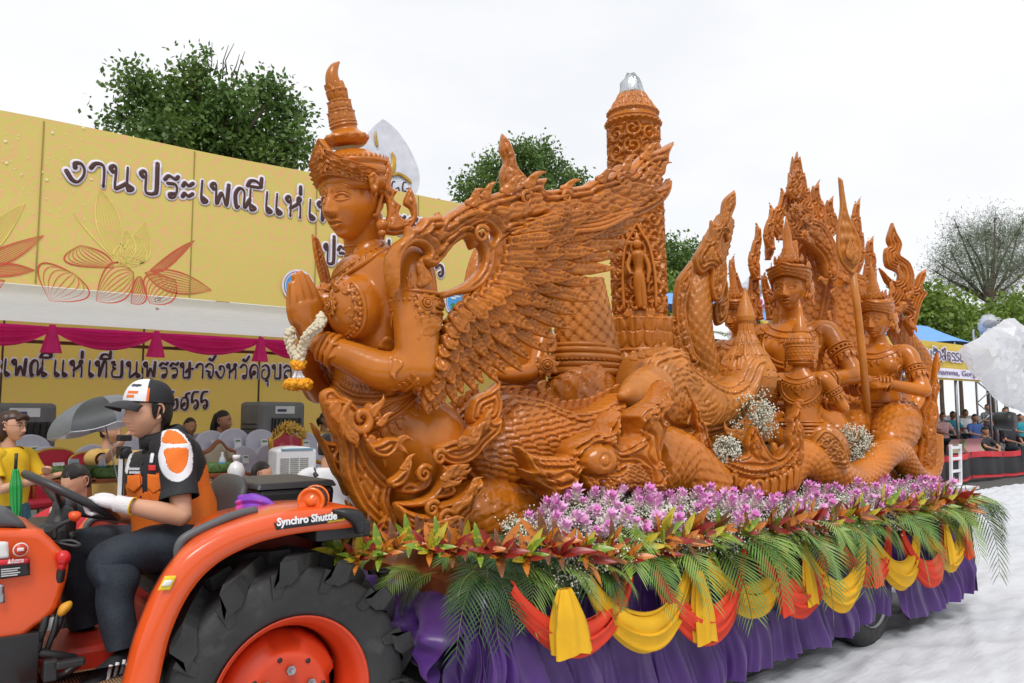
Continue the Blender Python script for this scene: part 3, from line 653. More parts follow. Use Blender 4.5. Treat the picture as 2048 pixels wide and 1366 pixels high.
def orient(fwd,up=(0,0,1)):
 f=nrm(fwd);l=nrm(np.cross(up,f));return np.c_[f,l,np.cross(f,l)]
def head_g(statue=True,long=True,ears=True):
 g=G();V,F=HEAD_S if statue else HEAD_P;g.add(V,F)
 if statue:g.join(FACE_T)
 if ears:ear(g,1,long);ear(g,-1,long)
 return g
def bvh_of(g):
 V,fs=g.get();return BVHTree.FromPolygons([Vector(v)for v in V],[list(map(int,f))for F,_,_ in fs for f in F])
def hit(bv,px,py):
 d=at(px,py,d=1.0)-CAM;r=bv.ray_cast(Vector(CAM),Vector(nrm(d)))
 if r[0]is None:
  r=bv.find_nearest(Vector(at(px,py,d=4.6)))
  if r[0]is None:return None
 n=np.array(r[1]);n=n if n.dot(nrm(d))<0 else-n
 return np.array(r[0]),n
def hits(bv,pts,n=8):
 Q=cr(np.array(pts,float),n)if len(pts)>2 else np.array([np.array(pts[0])+(np.array(pts[1],float)-pts[0])*t for t in np.linspace(0,1,n)])
 H=[hit(bv,*q)for q in Q];P=np.array([h[0]for h in H]);Nn=np.array([h[1]for h in H])
 k=np.ones(3)/3
 for a in(P,Nn):
  for c in range(3):a[1:-1,c]=np.convolve(a[:,c],k,'valid')
 return P,nrm(Nn)
def along(P,N_,step):
 s=np.r_[0,np.cumsum(np.linalg.norm(np.diff(P,axis=0),axis=1))];q=np.arange(step/2,s[-1],step)
 f=lambda A:np.stack([np.interp(q,s,A[:,c])for c in range(3)],1)
 return f(P),nrm(f(N_)),nrm(f(np.gradient(P,axis=0)))
def o_tube(g,bv,pts,r,n=8,off=0.):P,Nn=hits(bv,pts);g.tube(P+Nn*off,r,n);return P,Nn
def o_beads(g,bv,pts,r,off=.0):
 P,Nn=hits(bv,pts);A,B,_=along(P,Nn,r*2.1)
 for p,n in zip(A,B):bead(g,p+n*(off+r*.3),r)
def o_flames(g,bv,pts,size,side=1,step=.5,k=0,small=True,lean=0.,off=.0,wide=1.2):
 P,Nn=hits(bv,pts);A,B,Tt=along(P,Nn,size*step)
 for i,(p,n,t)in enumerate(zip(A,B,Tt)):
  up=np.cross(n,t)*side+t*lean;put_flame(g,p+n*off,up,n+up*.0,size,k if k is not None else i,small,wide)
def o_rosette(g,bv,px,py,size,n=8):
 p,nn=hit(bv,px,py);rosette(g,p,nn,size,n)
def rosette(g,p,nn,size,n=8):
 nn=nrm(nn);a=nrm(np.cross(nn,[0,.3,1]));b=np.cross(nn,a)
 for i in range(n):
  th=i*6.283/n;put_flame(g,p+nn*size*.02,a*math.cos(th)+b*math.sin(th),nn,size,4,True,1.6)
 for r,h in((.42,.1),(.26,.2)):
  th=np.linspace(0,6.283,13)[:-1];g.tube([p+nn*size*h+(a*math.cos(t)+b*math.sin(t))*size*r for t in th],size*.07,6,closed=True)
 g.ball(p+nn*size*.2,size*.18,6)
def ring(g,c,ax,r,th,n=24,r2=None,ref=(0,0,1),m=0):
 ax=nrm(ax);a=np.array(ref,float);a=a-ax*a.dot(ax);a=nrm(a)if np.linalg.norm(a)>.1 else nrm(np.cross(ax,[1,0,0]));b=np.cross(ax,a);t=np.linspace(0,6.283,n+1)[:-1];r2=r2 or r
 g.tube(np.array(c)+np.cos(t)[:,None]*a*r+np.sin(t)[:,None]*b*r2,th,8,closed=True,m=m)
def ring_pts(c,ax,r,n,ref=(0,0,1),r2=None):
 ax=nrm(ax);a=np.array(ref,float);a=nrm(a-ax*a.dot(ax));b=np.cross(ax,a);t=np.linspace(0,6.283,n+1)[:-1];r2=r2 or r
 return[(np.array(c)+math.cos(q)*a*r+math.sin(q)*b*r2,nrm(a*math.cos(q)/r+b*math.sin(q)/r2))for q in t]
def armlet(g,c,ax,r,h,flames=True,k=20):
 ax=nrm(ax);ref=(0,1,.1)if abs(ax[2])>.7 else(0,0,1)
 for s in(-.5,-.2,.2,.5):ring(g,np.array(c)+ax*h*s,ax,r*1.03,h*.10,ref=ref)
 for p,n in ring_pts(c,ax,r*1.05,k,ref):bead(g,p,h*.15,4)
 if flames:
  for i,(p,n)in enumerate(ring_pts(np.array(c)-ax*h*.5,ax,r*1.0,10,ref)):put_flame(g,p,-ax,n,h*.9,4,True,1.6)
def swept(path,rad,nS,nT,leaves=None,ref=None,h=.012,extra=None,cap=True,**kw):
 """tube with scales, petals or grooves pressed into its skin. leaves(Ltot, per) -> list for stamp, flowing along the path"""
 P=cr(np.asarray(path,float),12);s=np.r_[0,np.cumsum(np.linalg.norm(np.diff(P,axis=0),axis=1))];q=np.linspace(0,s[-1],nS)
 P2=np.stack([np.interp(q,s,P[:,c])for c in range(3)],1)
 rad=np.asarray(rad,float);rad=np.c_[rad,rad]if rad.ndim==1 else rad
 tt=np.linspace(0,1,len(rad));rr=np.stack([np.interp(q/s[-1],tt,rad[:,c])for c in(0,1)],1)
 k=max(1,nS//(len(rad)*3));ker=np.hanning(2*k+3);ker/=ker.sum()
 for c in(0,1):rr[:,c]=np.convolve(np.pad(rr[:,c],k+1,'edge'),ker,'valid')
 t,A,B=frames(P2,False,ref);th=np.arange(nT)*2*math.pi/nT
 Nn=A[:,None]*np.cos(th)[None,:,None]+B[:,None]*np.sin(th)[None,:,None]
 V=P2[:,None]+A[:,None]*(np.cos(th)[None,:,None]*rr[:,0,None,None])+B[:,None]*(np.sin(th)[None,:,None]*rr[:,1,None,None])
 rm=rr.mean();per=2*math.pi*rm;U=np.stack(np.meshgrid(q,th*rm,indexing='ij'),-1).reshape(-1,2);H=np.zeros(len(U))
 if leaves is not None:
  lv=leaves(s[-1],per)if callable(leaves)else leaves;H=stamp(U,lv,h=h,per=per,**kw)
 if extra is not None:H=H+extra(U[:,0]/s[-1],U[:,1]/rm)
 V=V.reshape(-1,3)+Nn.reshape(-1,3)*H[:,None]
 F=[gridf(nS,nT,False,True)]
 if cap:F+=[np.arange(nT)[None,::-1],(np.arange(nT)+(nS-1)*nT)[None]]
 return V,F
def scales(Ln,n_around,step=.6,flip=0.):
 """scale rows for swept(): tips towards the path's end"""
 def f(Lt,per):
  Wd=per/n_around;out=[];k=int(Lt/(Ln*step))+2
  for i in range(k,-2,-1):
   for j in range(n_around):out.append((i*Ln*step,(j+.5*(i%2))*Wd+flip,0,Ln,Wd*.56))
  return out
 return f
def zz(x0,y0,sc,pts):return[((p[0]/sc+x0),(p[1]/sc+y0))+tuple(p[2:])for p in pts]
R3=lambda p:zz(600,760,4.018,p)
R4=lambda p:zz(980,760,3.103,p)
R5=lambda p:zz(1320,280,2.277,p)
R6=lambda p:zz(1540,280,2.203,p)
def kranok(lam=.03,dep=.012,n=3,lines=(),wd=.008,Y=None):
 """nested outline grooves plus extra carved strokes given in photo pixels"""
 def mk(poly):
  fs=[c_contour(lam,dep,n)]
  if lines:
   fs.append(c_strokes([cr(np.array(pix(l,Y)),8)if len(l)>2 else np.array(pix(l,Y))for l in lines],wd,dep*1.2))
  return c_sum(*fs)
 return mk
def flamy(Ln,Wd,ang,h=.012,lam=.03,dep=.01,n=1,mid=.5,shape='leaf',step=.55,sc=.15,jit=.08):
 """a face covered with overlapping flame leaves inside a grooved rim"""
 def mk(poly):
  x0,x1,y0,y1=box2(poly);lv=shingle(x0,x1,y0,y1,ang,Ln,Wd,step,jit)
  st=c_stamp(lv,h=h,mid=mid,shape=shape,sc=sc);ct=c_contour(lam,dep,n)
  return lambda P,d:st(P,d)*sstep(d,lam*.7,lam*1.6)+ct(P,d)
 return mk
def scrolly(r,dep=.01,seed=1,lam=.025):
 def mk(poly):
  x0,x1,y0,y1=box2(poly);f=c_scrolls(x0,x1,y0,y1,r,dep,seed);ct=c_contour(lam,dep,1)
  return lambda P,d:f(P)*sstep(d,lam*.7,lam*1.8)+ct(P,d)
 return mk
def dup_mesh(o,parent=None):
 c=o.copy();C.objects.link(c)
 if parent is not None:c.parent=parent
 return c
 # the winged praying figure
kin=T('winged_statue','large orange wax winged woman with tall curved crown and praying hands, behind the tractor','statue',(2.3,4.15,1.0))
VC=4.15
def A(px,py,v=VC):return at(px,py,Y=v)
b=G()
sp=[(742,462,.085,.09),(737,492,.095,.105),(738,512,.13,.22),(738,535,.165,.34),(738,575,.185,.36),(735,620,.195,.33),(735,670,.19,.29),(738,715,.185,.265),(742,760,.20,.27),(750,800,.255,.31),(765,850,.30,.345),(780,905,.30,.35),(795,960,.25,.31),(800,1010,.17,.22)]
P_=np.array([A(x,y)for x,y,_,_ in sp]);limb(b,P_,np.array([(a_,c_)for _,_,a_,c_ in sp]),28,ref=(1,0,0),k=5)
for sy in(-1,1):
 c=A(672,622);b.ball(c+np.array([.035,sy*.17,0]),(.165,.155,.185),16)
sh,el,wr=A(818,535,3.78),A(832,742,3.66),A(640,690,4.02)
limb(b,[sh+[-.0,.06,.03],sh,A(828,600,3.72),A(834,670,3.68),el],[.10,.135,.135,.125,.115],20)
limb(b,[el+[.0,0,.02],A(770,742,3.76),A(700,715,3.9),wr],[.112,.108,.09,.066],20)
sh2,el2,wr2=A(720,535,4.52),A(640,775,4.62),A(612,690,4.28)
limb(b,[sh2,A(675,640,4.6),el2],[.13,.125,.11],18);limb(b,[el2,A(618,740,4.46),wr2],[.108,.09,.066],18)
limb(b,[A(800,840,4.0),A(850,880,3.92),A(855,930,3.9),A(820,985,3.95)],[.2,.25,.22,.12],20)
O('body',b,WAX,kin,world=True,remesh=.013,smooth=6)
bv=bvh_of(b)
def prayer_hand(g,wrist,tip,out,lat):
 up=nrm(tip-wrist);L_=np.linalg.norm(tip-wrist);out=nrm(out-up*out.dot(up));s=np.cross(up,out)
 th=.028
 P_=[wrist-up*.04,wrist+up*L_*.12,wrist+up*L_*.3,wrist+up*L_*.5]
 limb(g,[p+out*th for p in P_],np.array([(.05,.062),(.046,.075),(.042,.098),(.034,.098)]),16,ref=out)
 for i,(o_,ln,r)in enumerate(((-.075,.86,.021),(-.026,.97,.024),(.024,1.0,.0245),(.073,.93,.0235))):
  base=wrist+up*L_*.44+s*o_*1.0+out*th
  tipp=wrist+up*L_*ln+s*o_*.62+out*th*.55
  limb(g,[base,base*.5+tipp*.5+out*.006,tipp],[r*1.12,r,r*.62],10)
 limb(g,[wrist+up*L_*.14+s*.075+out*.02,wrist+up*L_*.30+s*.118+out*.015,wrist+up*L_*.47+s*.112+out*.01,wrist+up*L_*.56+s*.102],[.03,.032,.027,.016],10)
for sy,vv in((-1,4.13),(1,4.17)):
 g=G();w=A(622,672,VC);tp=A(594,546,VC);out=np.array([0,sy,0.])
 up=nrm(tp-w);o2=out-up*out.dot(up);s_=np.cross(up,nrm(o2))
 if sy<0:prayer_hand(g,w,tp,out,1)
 else:
  prayer_hand(g,w,tp,np.array([0,-1.,0]),1)
  V=np.concatenate(g.v);V[:,1]=2*VC-V[:,1];g.v=[V]
  for i,(f,mm,ss)in enumerate(g.f):g.f[i]=(f[:,::-1],mm,ss)
 O('hand',g,WAX,kin,world=True,remesh=.0065,smooth=3)
HS=2.05;Hc=A(706,400,4.13);Rh=rotz(R_(21))@orient((-1,0,0))@roty(R_(9));HM=M4(Rh,Hc,HS)
hd=O('head',head_g().xf(HM),WAX,kin,world=True)
limb(g:=G(),[Hc+Rh@np.array([-.03,0,-.05])*HS,Hc+Rh@np.array([-.035,0,-.16])*HS,A(740,520)],[.125,.12,.15],20)
for dz in(-.13,-.155,-.18):ring(g,Hc+Rh@np.array([-.034,0,dz])*HS,Rh[:,2],.122,.006)
O('neck',g,WAX,kin,world=True)
g=G()
for sy in(-1,1):g.ball(np.array([.079,sy*.031,-.0035]),(.006,.009,.0022),6)
O('eye',g.xf(HM),BLACKP,hd)
def band(g,r0,zb,zt,prof,th0=-2.2,th1=2.2,nth=120,nt=40,flare=.02,thick=.016,relief_fn=None):
 th=np.linspace(th0,th1,nth);t=np.linspace(0,1,nt);Tq,Q=np.meshgrid(th,t,indexing='ij')
 z=zb(Tq)*(1-Q)+zt(Tq)*Q;r=1+flare*Q/.09;off=prof(Q)+(relief_fn(Tq,Q)if relief_fn else 0)
 ex,ey=r0[0]*r+off,r0[1]*r+off
 sheet(np.stack([ex*np.cos(Tq),ey*np.sin(Tq),z],-1),g);sheet(np.stack([(ex-thick-off)*np.cos(Tq),(ey-thick-off)*np.sin(Tq),z],-1)[:,::-1],g)
 e=lambda q:np.stack([np.stack([ex*np.cos(Tq),ey*np.sin(Tq),z],-1)[:,q],np.stack([(ex-thick-off)*np.cos(Tq),(ey-thick-off)*np.sin(Tq),z],-1)[:,q]],1)
 sheet(e(-1),g);sheet(e(0),g)
def crown_relief(seed,rows):
 def f(Tq,Q):
  U=np.c_[(Tq*.095).ravel(),(Q*.075).ravel()];lv=[]
  for(q,kind,sz)in rows:
   for k,th in enumerate(np.arange(-2.2,2.2,sz/.095*(1.0 if kind=='b' else 1.05))):
    if kind=='b':lv.append((th*.095-sz*.45,q*.075,0,sz*.95,sz*.5))
    else:lv.append((th*.095-sz*.5,q*.075-sz*.1,.5 if k%2 else-.5,sz*1.15,sz*.42))
  return stamp(U,lv,h=.0075,mid=.7,shape='leaf').reshape(Tq.shape)
 return f
cg=G()
zb=lambda t:.060-.060*(np.abs(t)/1.9)**1.5;zt=lambda t:.085+.075*np.exp(-np.abs(t)/.55)-.012*np.abs(t)
pf=lambda q:.004+.0045*np.maximum.reduce([np.exp(-((q-c_)/.035)**2)for c_ in(.03,.22,.42,.62,.97)])
band(cg,(.101,.085),zb,zt,pf,flare=.012,relief_fn=crown_relief(1,((.12,'b',.012),(.32,'l',.011),(.52,'l',.012),(.80,'l',.02))))
cg.lathe([[.10,.02],[.104,.05],[.098,.06],[.103,.066],[.103,.085],[.097,.09],[.104,.096],[.106,.104],[.09,.112],[.075,.124],[.05,.138],[.02,.142]],40,(-.012,0,0))
for i in range(40):
 a_=i*6.283/40;put_flame(cg,np.array([.103*math.cos(a_)-.012,.098*math.sin(a_),.097]),(math.cos(a_)*.2,math.sin(a_)*.2,1),(math.cos(a_),math.sin(a_),0),.022,4,True,1.9)
for k,(dz,s_)in enumerate(((.086,.034),(.118,.03))):rosette(cg,np.array([.112+.008*k,0,dz]),(1,0,.15),s_*.8)
cg.xf(HM)
bp=[A(694,292,4.15),A(690,265,4.15),A(686,247,4.15),A(683,232,4.15),A(678,205,4.15),A(672,180,4.15),A(666,165,4.15),A(664,150,4.15),A(668,136,4.15),A(678,124,4.15)]
bp=np.array(bp);prof=np.array([.10,.118,.075,.083,.072,.068,.056,.055,.05,.045,.034,.014])
def petals(Lt,per):
 out=[]
 for(s0,ln,nn)in((.0,.1,12),(.27,.11,12),(.40,.1,11),(.52,.12,9),(.60,.10,7)):
  for j in range(nn):out.append((s0*Lt,j*per/nn,0,ln*Lt*1.15,per/nn*.52))
 return out
def rings_x(u,th):
 h=0
 for c_ in(.22,.255,.385,.50,.62):h=h+.007*np.exp(-((u-c_)/.012)**2)
 return h+.02*np.exp(-((u-.09)/.07)**2)
V,F=swept(bp,[.10,.105,.072,.078,.066,.063,.053,.051,.046,.042,.034,.024,.006],170,56,petals,h=.012,extra=rings_x,mid=.4,shape='leaf')
cg.add(V,F);O('crown',cg,WAX,kin,world=True)
g=G()
prelief(g,[(752,352,1),(766,334),(776,316,1),(784,345),(781,372),(794,384,1),(787,398),(802,412,1),(797,428),(808,440),(822,434),(818,418),(806,408),(812,388),(820,374,1),(829,395),(834,420),(830,446),(812,465),(786,471),(764,462),(774,430),(771,400),(758,380)],3.97,.008,.05,flamy(.075,.03,R_(-60),.012,.02,.008,1),w=.06)
V=np.concatenate(g.v)
prelief(g,[(735,352,1),(748,345),(757,362),(752,385),(742,380)],3.9,.008,.04,kranok(.018,.008,2))
g.ball(A(764,450,3.93),.035,8);g.ball(A(764,466,3.93),.025,8)
O('ear_ornament',g,WAXC,kin,world=True)
j=G()
nk=[(800,478),(770,497),(735,522),(700,545),(668,568),(648,582)]
o_tube(j,bv,nk,.016);o_tube(j,bv,[(x-6,y-10)for x,y in nk],.010);o_flames(j,bv,[(x+2,y+3)for x,y in nk],.085,-1,.62,4,True,wide=1.6)
nk2=[(640,572),(655,555),(680,535),(705,515)];o_flames(j,bv,nk2,.06,-1,.6,4);o_flames(j,bv,[(650,585),(665,565),(690,545),(715,525)],.05,1,.6,4)
br=[(706,565),(724,590),(730,625),(724,655),(704,675)]
o_tube(j,bv,br,.014);o_beads(j,bv,[(x-9,y)for x,y in br],.013);o_tube(j,bv,[(x-18,y)for x,y in br],.009)
o_flames(j,bv,[(x+2,y)for x,y in br],.085,-1,.8,4,True,wide=1.5)
o_rosette(j,bv,660,612,.075,10)
for(x,y,dx,dy)in((690,590,.3,1),(696,615,.5,-.6),(680,645,.4,.5),(672,585,-.3,.8),(700,635,.2,.9)):
 p,n=hit(bv,x,y);put_flame(j,p,n*0+np.array([dx,0,dy]),n,.08,int(x)%4,True,1.4)
O('necklace',j,WAX,kin,world=True)
j=G();ax=nrm(el-sh);c=hit(bv,850,608)[0];c=A(834,608,3.72)
armlet(j,c,(.05,0,1),.138,.10,True,30);o_rosette(j,bv,853,607,.085,8)
for(x,y,s_)in((838,575,.19),(815,580,.1)):p,n=hit(bv,x,y);put_flame(j,p,(.1,0,1),n,s_,2)
for(x,y,s_)in((848,630,.2),(835,628,.12),(865,628,.14)):p,n=hit(bv,x,y);put_flame(j,p,(.02,0,-1),n,s_,3,False,1.5)
for(x,y,dx,dz,s_)in((755,690,1,-.25,.17),(772,703,.6,-.5,.15),(780,712,.12,-1,.15),(790,715,-.2,-1,.13)):p,n=hit(bv,x,y);put_flame(j,p,(dx,-.2,dz),n,s_,1,False,1.5)
O('armlet',j,WAX,kin,world=True)
j=G();wax_=nrm(A(700,715,3.9)-wr)
for s_,r_,t_ in((.02,.075,.014),(.05,.079,.014),(.085,.083,.016)):ring(j,wr+wax_*s_,wax_,r_,t_)
for(x,y,s_)in((652,668,.2),(660,672,.17),(650,690,.15)):p,n=hit(bv,x,y);put_flame(j,p,wax_+[0,0,-.05],n,s_,0,False,1.7)
O('bracelet',j,WAX,kin,world=True)
j=G()
bl=[(648,745),(668,775),(705,800),(750,805),(800,795),(838,775)]
o_tube(j,bv,bl,.02);o_tube(j,bv,[(x,y-12)for x,y in bl],.012);o_flames(j,bv,[(x,y-16)for x,y in bl],.06,1,.55,4,True,wide=1.6)
bl2=[(735,862),(770,845),(805,822),(838,790)]
for dy in(0,9,26,34):o_tube(j,bv,[(x,y-dy)for x,y in bl2],.012 if dy in(0,34)else .008)
o_flames(j,bv,[(x,y-17)for x,y in bl2],.045,1,.5,None,True);o_flames(j,bv,[(x+3,y+5)for x,y in bl2],.08,-1,.6,4,True,wide=1.5)
O('belt',j,WAX,kin,world=True)
g=G()
prelief(g,[(777,560,1),(776,520),(786,490),(808,472),(812,452,1),(826,458),(845,436,1),(868,432),(874,420,1),(880,440),(905,420),(935,402),(982,391,1),(972,412),(992,405,1),(985,430),(965,455),(945,470),(952,490),(940,500,1),(930,478),(905,490),(880,520),(865,535),(845,530),(838,518),(850,508),(842,495),(822,492),(805,505),(795,530),(793,575),(786,600,1)],3.62,.0085,.09,flamy(.11,.042,R_(25),.022,.03,.014,2,.5),w=.07,bend=lambda W_:W_+np.c_[0*W_[:,0],.10*sstep(W_[:,0],2.15,2.0),0*W_[:,0]],yaw=0)
O('shoulder_scroll',g,WAXC,kin,world=True)
g=G()
top=[(880,440),(910,418),(950,400),(985,388),(1020,378),(1040,365),(1092,357,1),(1080,380),(1110,380),(1165,372,1),(1180,362),(1215,352),(1235,330),(1250,345),(1262,330),(1280,312),(1300,305),(1318,298),(1344,284,1),(1330,312),(1328,330),(1312,340),(1310,365),(1300,380),(1322,372),(1336,356,1),(1333,385),(1318,408),(1285,430),(1240,445),(1180,455),(1100,458),(1040,462),(1005,478),(985,500),(980,535),(965,565),(940,585),(905,592),(880,598),(880,585),(910,575),(940,556),(958,530),(960,505),(950,488),(938,480),(948,466),(966,470),(975,488),(985,470),(965,450),(930,452),(905,470),(885,480),(868,470)]
prelief(g,top,3.60,.0095,.085,flamy(.13,.045,R_(22),.024,.03,.014,2,.5),w=.07,yaw=0)
for(x,y,s_,a_)in((1000,385,.2,40),(1040,372,.2,35),(1120,378,.16,30),(1190,358,.16,30),(1240,342,.18,50),(1280,318,.2,45),(930,408,.16,45),(1310,345,.15,40),(960,396,.15,50)):
 put_flame(g,A(x,y,3.56),(math.cos(R_(a_)),0,math.sin(R_(a_))),(0,-1,0),s_,x%4)
for(x,y,r_)in((1295,340,.05),(1240,362,.045),(960,470,.05),(1130,395,.04),(1050,398,.045)):
 c=A(x,y,3.55);g.tube([(c[0]+q[0],3.53,c[2]+q[1])for q in spiral(0,0,r_,.5,1.5)],np.linspace(.016,.006,26),8)
for k in range(4):
 g.tube([A(x,y,3.545-.006*k)for x,y in cr([(1010+6*k,450+9*k),(1100,440+8*k),(1200,430+9*k),(1300-12*k,392+12*k)],8)],np.linspace(.012,.018,25),8)
wing=O('wing',g,WAXC,kin,world=True)
inn=cr([(1055,450),(1020,470),(995,495),(985,530),(968,562),(945,585),(915,600),(893,625),(882,665),(870,705),(862,742)],10)
outc=cr([(1330,395),(1292,445),(1252,498),(1212,560),(1150,632),(1095,690),(1040,738),(985,765),(935,790),(888,815),(852,842)],10)
def feather(ln,wd,y0,curve=.12,n=13):
 a=np.linspace(0,1,n);wv=wd*np.where(a<.72,.62+.38*np.sin(np.clip(a/.72,0,1)*1.57),np.clip(1-((a-.72)/.28),0,1)**.75)
 cx=curve*ln*(a*a-a*.3);L1=np.c_[a*ln,cx+wv];L2=np.c_[a*ln,cx-wv*.92][::-1]
 poly=np.concatenate([L1,L2]);bar=[]
 for q in np.arange(.12,.95,.05 if ln>.5 else .09):
  c_=np.interp(q,a,cx);w_=np.interp(q,a,wv)*.92
  for s in(1,-1):bar.append(np.array([[q*ln,c_+s*w_*.12],[(q+.06*.4/ln)*ln,c_+s*w_]]))
 st=c_strokes([np.c_[a*ln,cx]],wd*.13,.022);sb=c_strokes(bar,.007,.014)
 return relief(poly,max(.0095,ln/70),.034,wd*.9,c_sum(st,sb,c_contour(wd*.3,.008,1)),.012)
NL=4
for ly,(f0,f1,nf,wd)in enumerate(((.12,1.0,25,.040),(.06,.70,23,.042),(.03,.46,21,.043),(.0,.26,19,.042))):
 for i in range(nf):
  q=(i+(.5 if ly%2 else .15))/nf;k=min(len(inn)-1,int(q*(len(inn)-1)));a_,o_=inn[k],outc[k]
  jt=rng.uniform(-.03,.03)+(.03 if i%2 else-.02);s0,s1=A(*(a_+(o_-a_)*f0),3.62),A(*(a_+(o_-a_)*(f1+jt)),3.62)
  dv=s1-s0;ln=math.hypot(dv[0],dv[2])
  if ln<.07:continue
  V,F=feather(ln,wd*(1+.25*(1-q)),0,.10-.2*q)
  ax=np.array([dv[0],0,dv[2]])/ln;ay=np.cross([0,-1.,0],ax)
  yb=3.64-ly*.032-.012*(i%2);tw=.10*sstep(np.array(q),.2,1.0)
  W_=plane_xf(V,(s0[0],yb,s0[2]),ax,ay,(0,-1,0));W_[:,1]+=tw*.6-.05*np.clip(V[:,0]/ln,0,1)
  g=G();g.add(W_,F);O('feather',g,WAX,wing,world=True)
g=G()
prelief(g,[(1002,268,1),(1018,285),(1028,310),(1034,335),(1050,355),(1068,385),(1085,420),(1000,440),(1003,390),(998,350),(1006,325),(998,300)],4.95,.011,.10,flamy(.15,.05,R_(100),.02,.03,.012,1))
prelief(g,[(1085,430),(1000,440),(940,520),(930,640),(1000,660),(1120,560),(1200,470)],4.97,.03,.08,flamy(.2,.06,R_(0),.02))
O('far_wing',g,WAXC,kin,world=True)
g=G()
prelief(g,[(623,468,1),(636,478),(644,500),(650,520),(658,545),(662,575),(648,582),(640,560),(632,530),(626,500)],4.45,.008,.05,flamy(.08,.03,R_(100),.014,.02,.01,1))
prelief(g,[(697,478,1),(712,480),(722,492),(716,505),(700,500)],4.35,.008,.05,kranok(.02,.01,2))
O('far_shoulder_flame',g,WAX,kin,world=True)
def drape(nm,pts,v,res,th,cv,w=None,bend=None,n=5):
 g=G();prelief(g,pts,v,res*.8,th,cv,w,n,bend,yaw=.3);return O(nm,g,WAXC,kin,world=True)
apron=[(651,800),(656,832),(672,866),(681,899),(682,930),(686,955),(697,984),(709,1009),(724,1029),(749,1051),(769,1066),(784,1086,1),(792,1054),(789,1024),(776,999),(782,964),(772,955),(759,943),(742,922),(731,899),(724,877),(733,850),(724,836),(712,815),(690,800)]
cyl=lambda x0,k:(lambda W_:W_+np.c_[0*W_[:,0],k*(W_[:,0]-x0)**2,0*W_[:,0]])
def diamonds(poly):
 f=c_contour(.028,.012,2)
 def h(P,d):
  a=(P[:,0]*.62+P[:,1]*.42)/.062;c_=(P[:,0]*.75-P[:,1]*.25)/.062
  gr=np.maximum(np.exp(-((a-np.round(a))/.09)**2),np.exp(-((c_-np.round(c_))/.09)**2))
  return f(P,d)+sstep(d,.05,.07)*(-.014*gr)
 return h
ax0=A(735,900,3.78)[0]
drape('front_apron',apron,3.80,.0085,.10,diamonds,.08,cyl(ax0,.35))
drape('drapery_panel',[(642,790),(652,835),(668,872),(690,885),(712,878),(730,850),(760,842),(755,820),(735,805),(720,830),(700,822),(700,800),(680,790),(662,775)],3.83,.0085,.07,flamy(.10,.045,R_(-70),.018,.028,.012,1),.06,cyl(ax0,.35))
g=G()
c=A(718,838,3.74);g.tube([(c[0]+q[0],3.72,c[2]+q[1])for q in spiral(0,0,.075,2.6,1.3)],np.linspace(.034,.014,26),10)
for k,lam_ in enumerate((0,.035,.07)):
 g.tube([A(x,y,3.70-.004*k)for x,y in cr([(700-4*k,800+6*k),(690-4*k,840),(700-2*k,870+3*k),(716,880+4*k)],8)],.014,8)
for(x,y,s_,a_)in((672,800,.2,-75),(690,840,.16,-60),(745,835,.14,60),(752,850,.12,40),(740,870,.2,-60),(752,880,.2,-20),(770,885,.16,10)):
 put_flame(g,A(x,y,3.70),(math.cos(R_(a_)),0,math.sin(R_(a_))),(0,-1,0),s_,x%4)
O('waist_scroll',g,WAXC,kin,world=True)
for pts,v,th in(([(727,865),(739,885),(754,884),(774,874),(797,876,1),(791,899),(772,916),(749,914),(734,899)],3.66,.07),([(774,961),(789,949),(808,931),(820,912,1),(819,936),(812,957),(799,971),(779,976)],3.64,.07),([(792,984),(814,988),(842,981),(857,966),(860,947),(849,936),(834,940),(831,953),(840,956),(832,966),(814,962),(797,969)],3.66,.08),([(788,1004),(824,1000),(854,988),(871,969),(879,944),(872,922),(889,932),(912,929),(938,928,1),(917,947),(930,956,1),(903,967),(908,980,1),(896,993),(864,1000),(856,1010),(824,1014),(797,1012)],3.60,.09),([(788,1006),(814,1020),(849,1029),(869,1024),(866,1009),(894,999),(924,984),(938,972),(959,957,1),(956,984),(943,1000),(939,1024),(926,1038),(916,1058),(889,1068),(849,1068),(814,1058),(797,1038)],3.56,.11),([(866,895),(896,880),(919,877),(936,855),(948,845),(973,813,1),(978,842),(998,833,1),(993,865),(968,889),(940,920),(906,932),(876,922)],3.64,.10),([(620,845,1),(632,856),(640,872),(652,882),(668,885),(676,900),(670,915),(684,930),(688,960),(696,985),(688,990),(676,962),(664,945),(652,915),(640,890),(628,868)],4.2,.09),([(690,1000),(705,1012),(722,1040),(752,1062),(740,1062),(715,1045),(698,1022)],4.05,.07)):
 ang=math.atan2(pts[0][1]-pts[len(pts)//2][1],pts[len(pts)//2][0]-pts[0][0])
 drape('kranok_flame',pts,v,.008,th,kranok(.026,.013,4),.05)
g=G()
for(x,y,s_,a_,v)in((880,960,.14,40,3.5),(892,950,.14,25,3.5),(885,975,.12,15,3.5),(905,955,.12,20,3.5),(920,1010,.16,50,3.44),(905,1030,.16,40,3.44),(930,990,.14,50,3.44),(880,1045,.14,10,3.44),(850,1050,.14,0,3.44),(960,860,.15,60,3.54),(940,880,.15,50,3.54),(915,895,.15,20,3.54),(800,940,.12,50,3.56)):
 put_flame(g,A(x,y,v),(math.cos(R_(a_)),0,math.sin(R_(a_))),(0,-1,0),s_,x%4)
for(x,y,r_,v)in((849,948,.045,3.57),(893,1040,.05,3.44),(865,1018,.04,3.44),(880,915,.04,3.54)):
 c=A(x,y,v);g.tube([(c[0]+q[0],v,c[2]+q[1])for q in spiral(0,0,r_,.5,1.5)],np.linspace(.016,.007,26),8)
O('scroll_detail',g,WAXC,kin,world=True,kind='stuff')
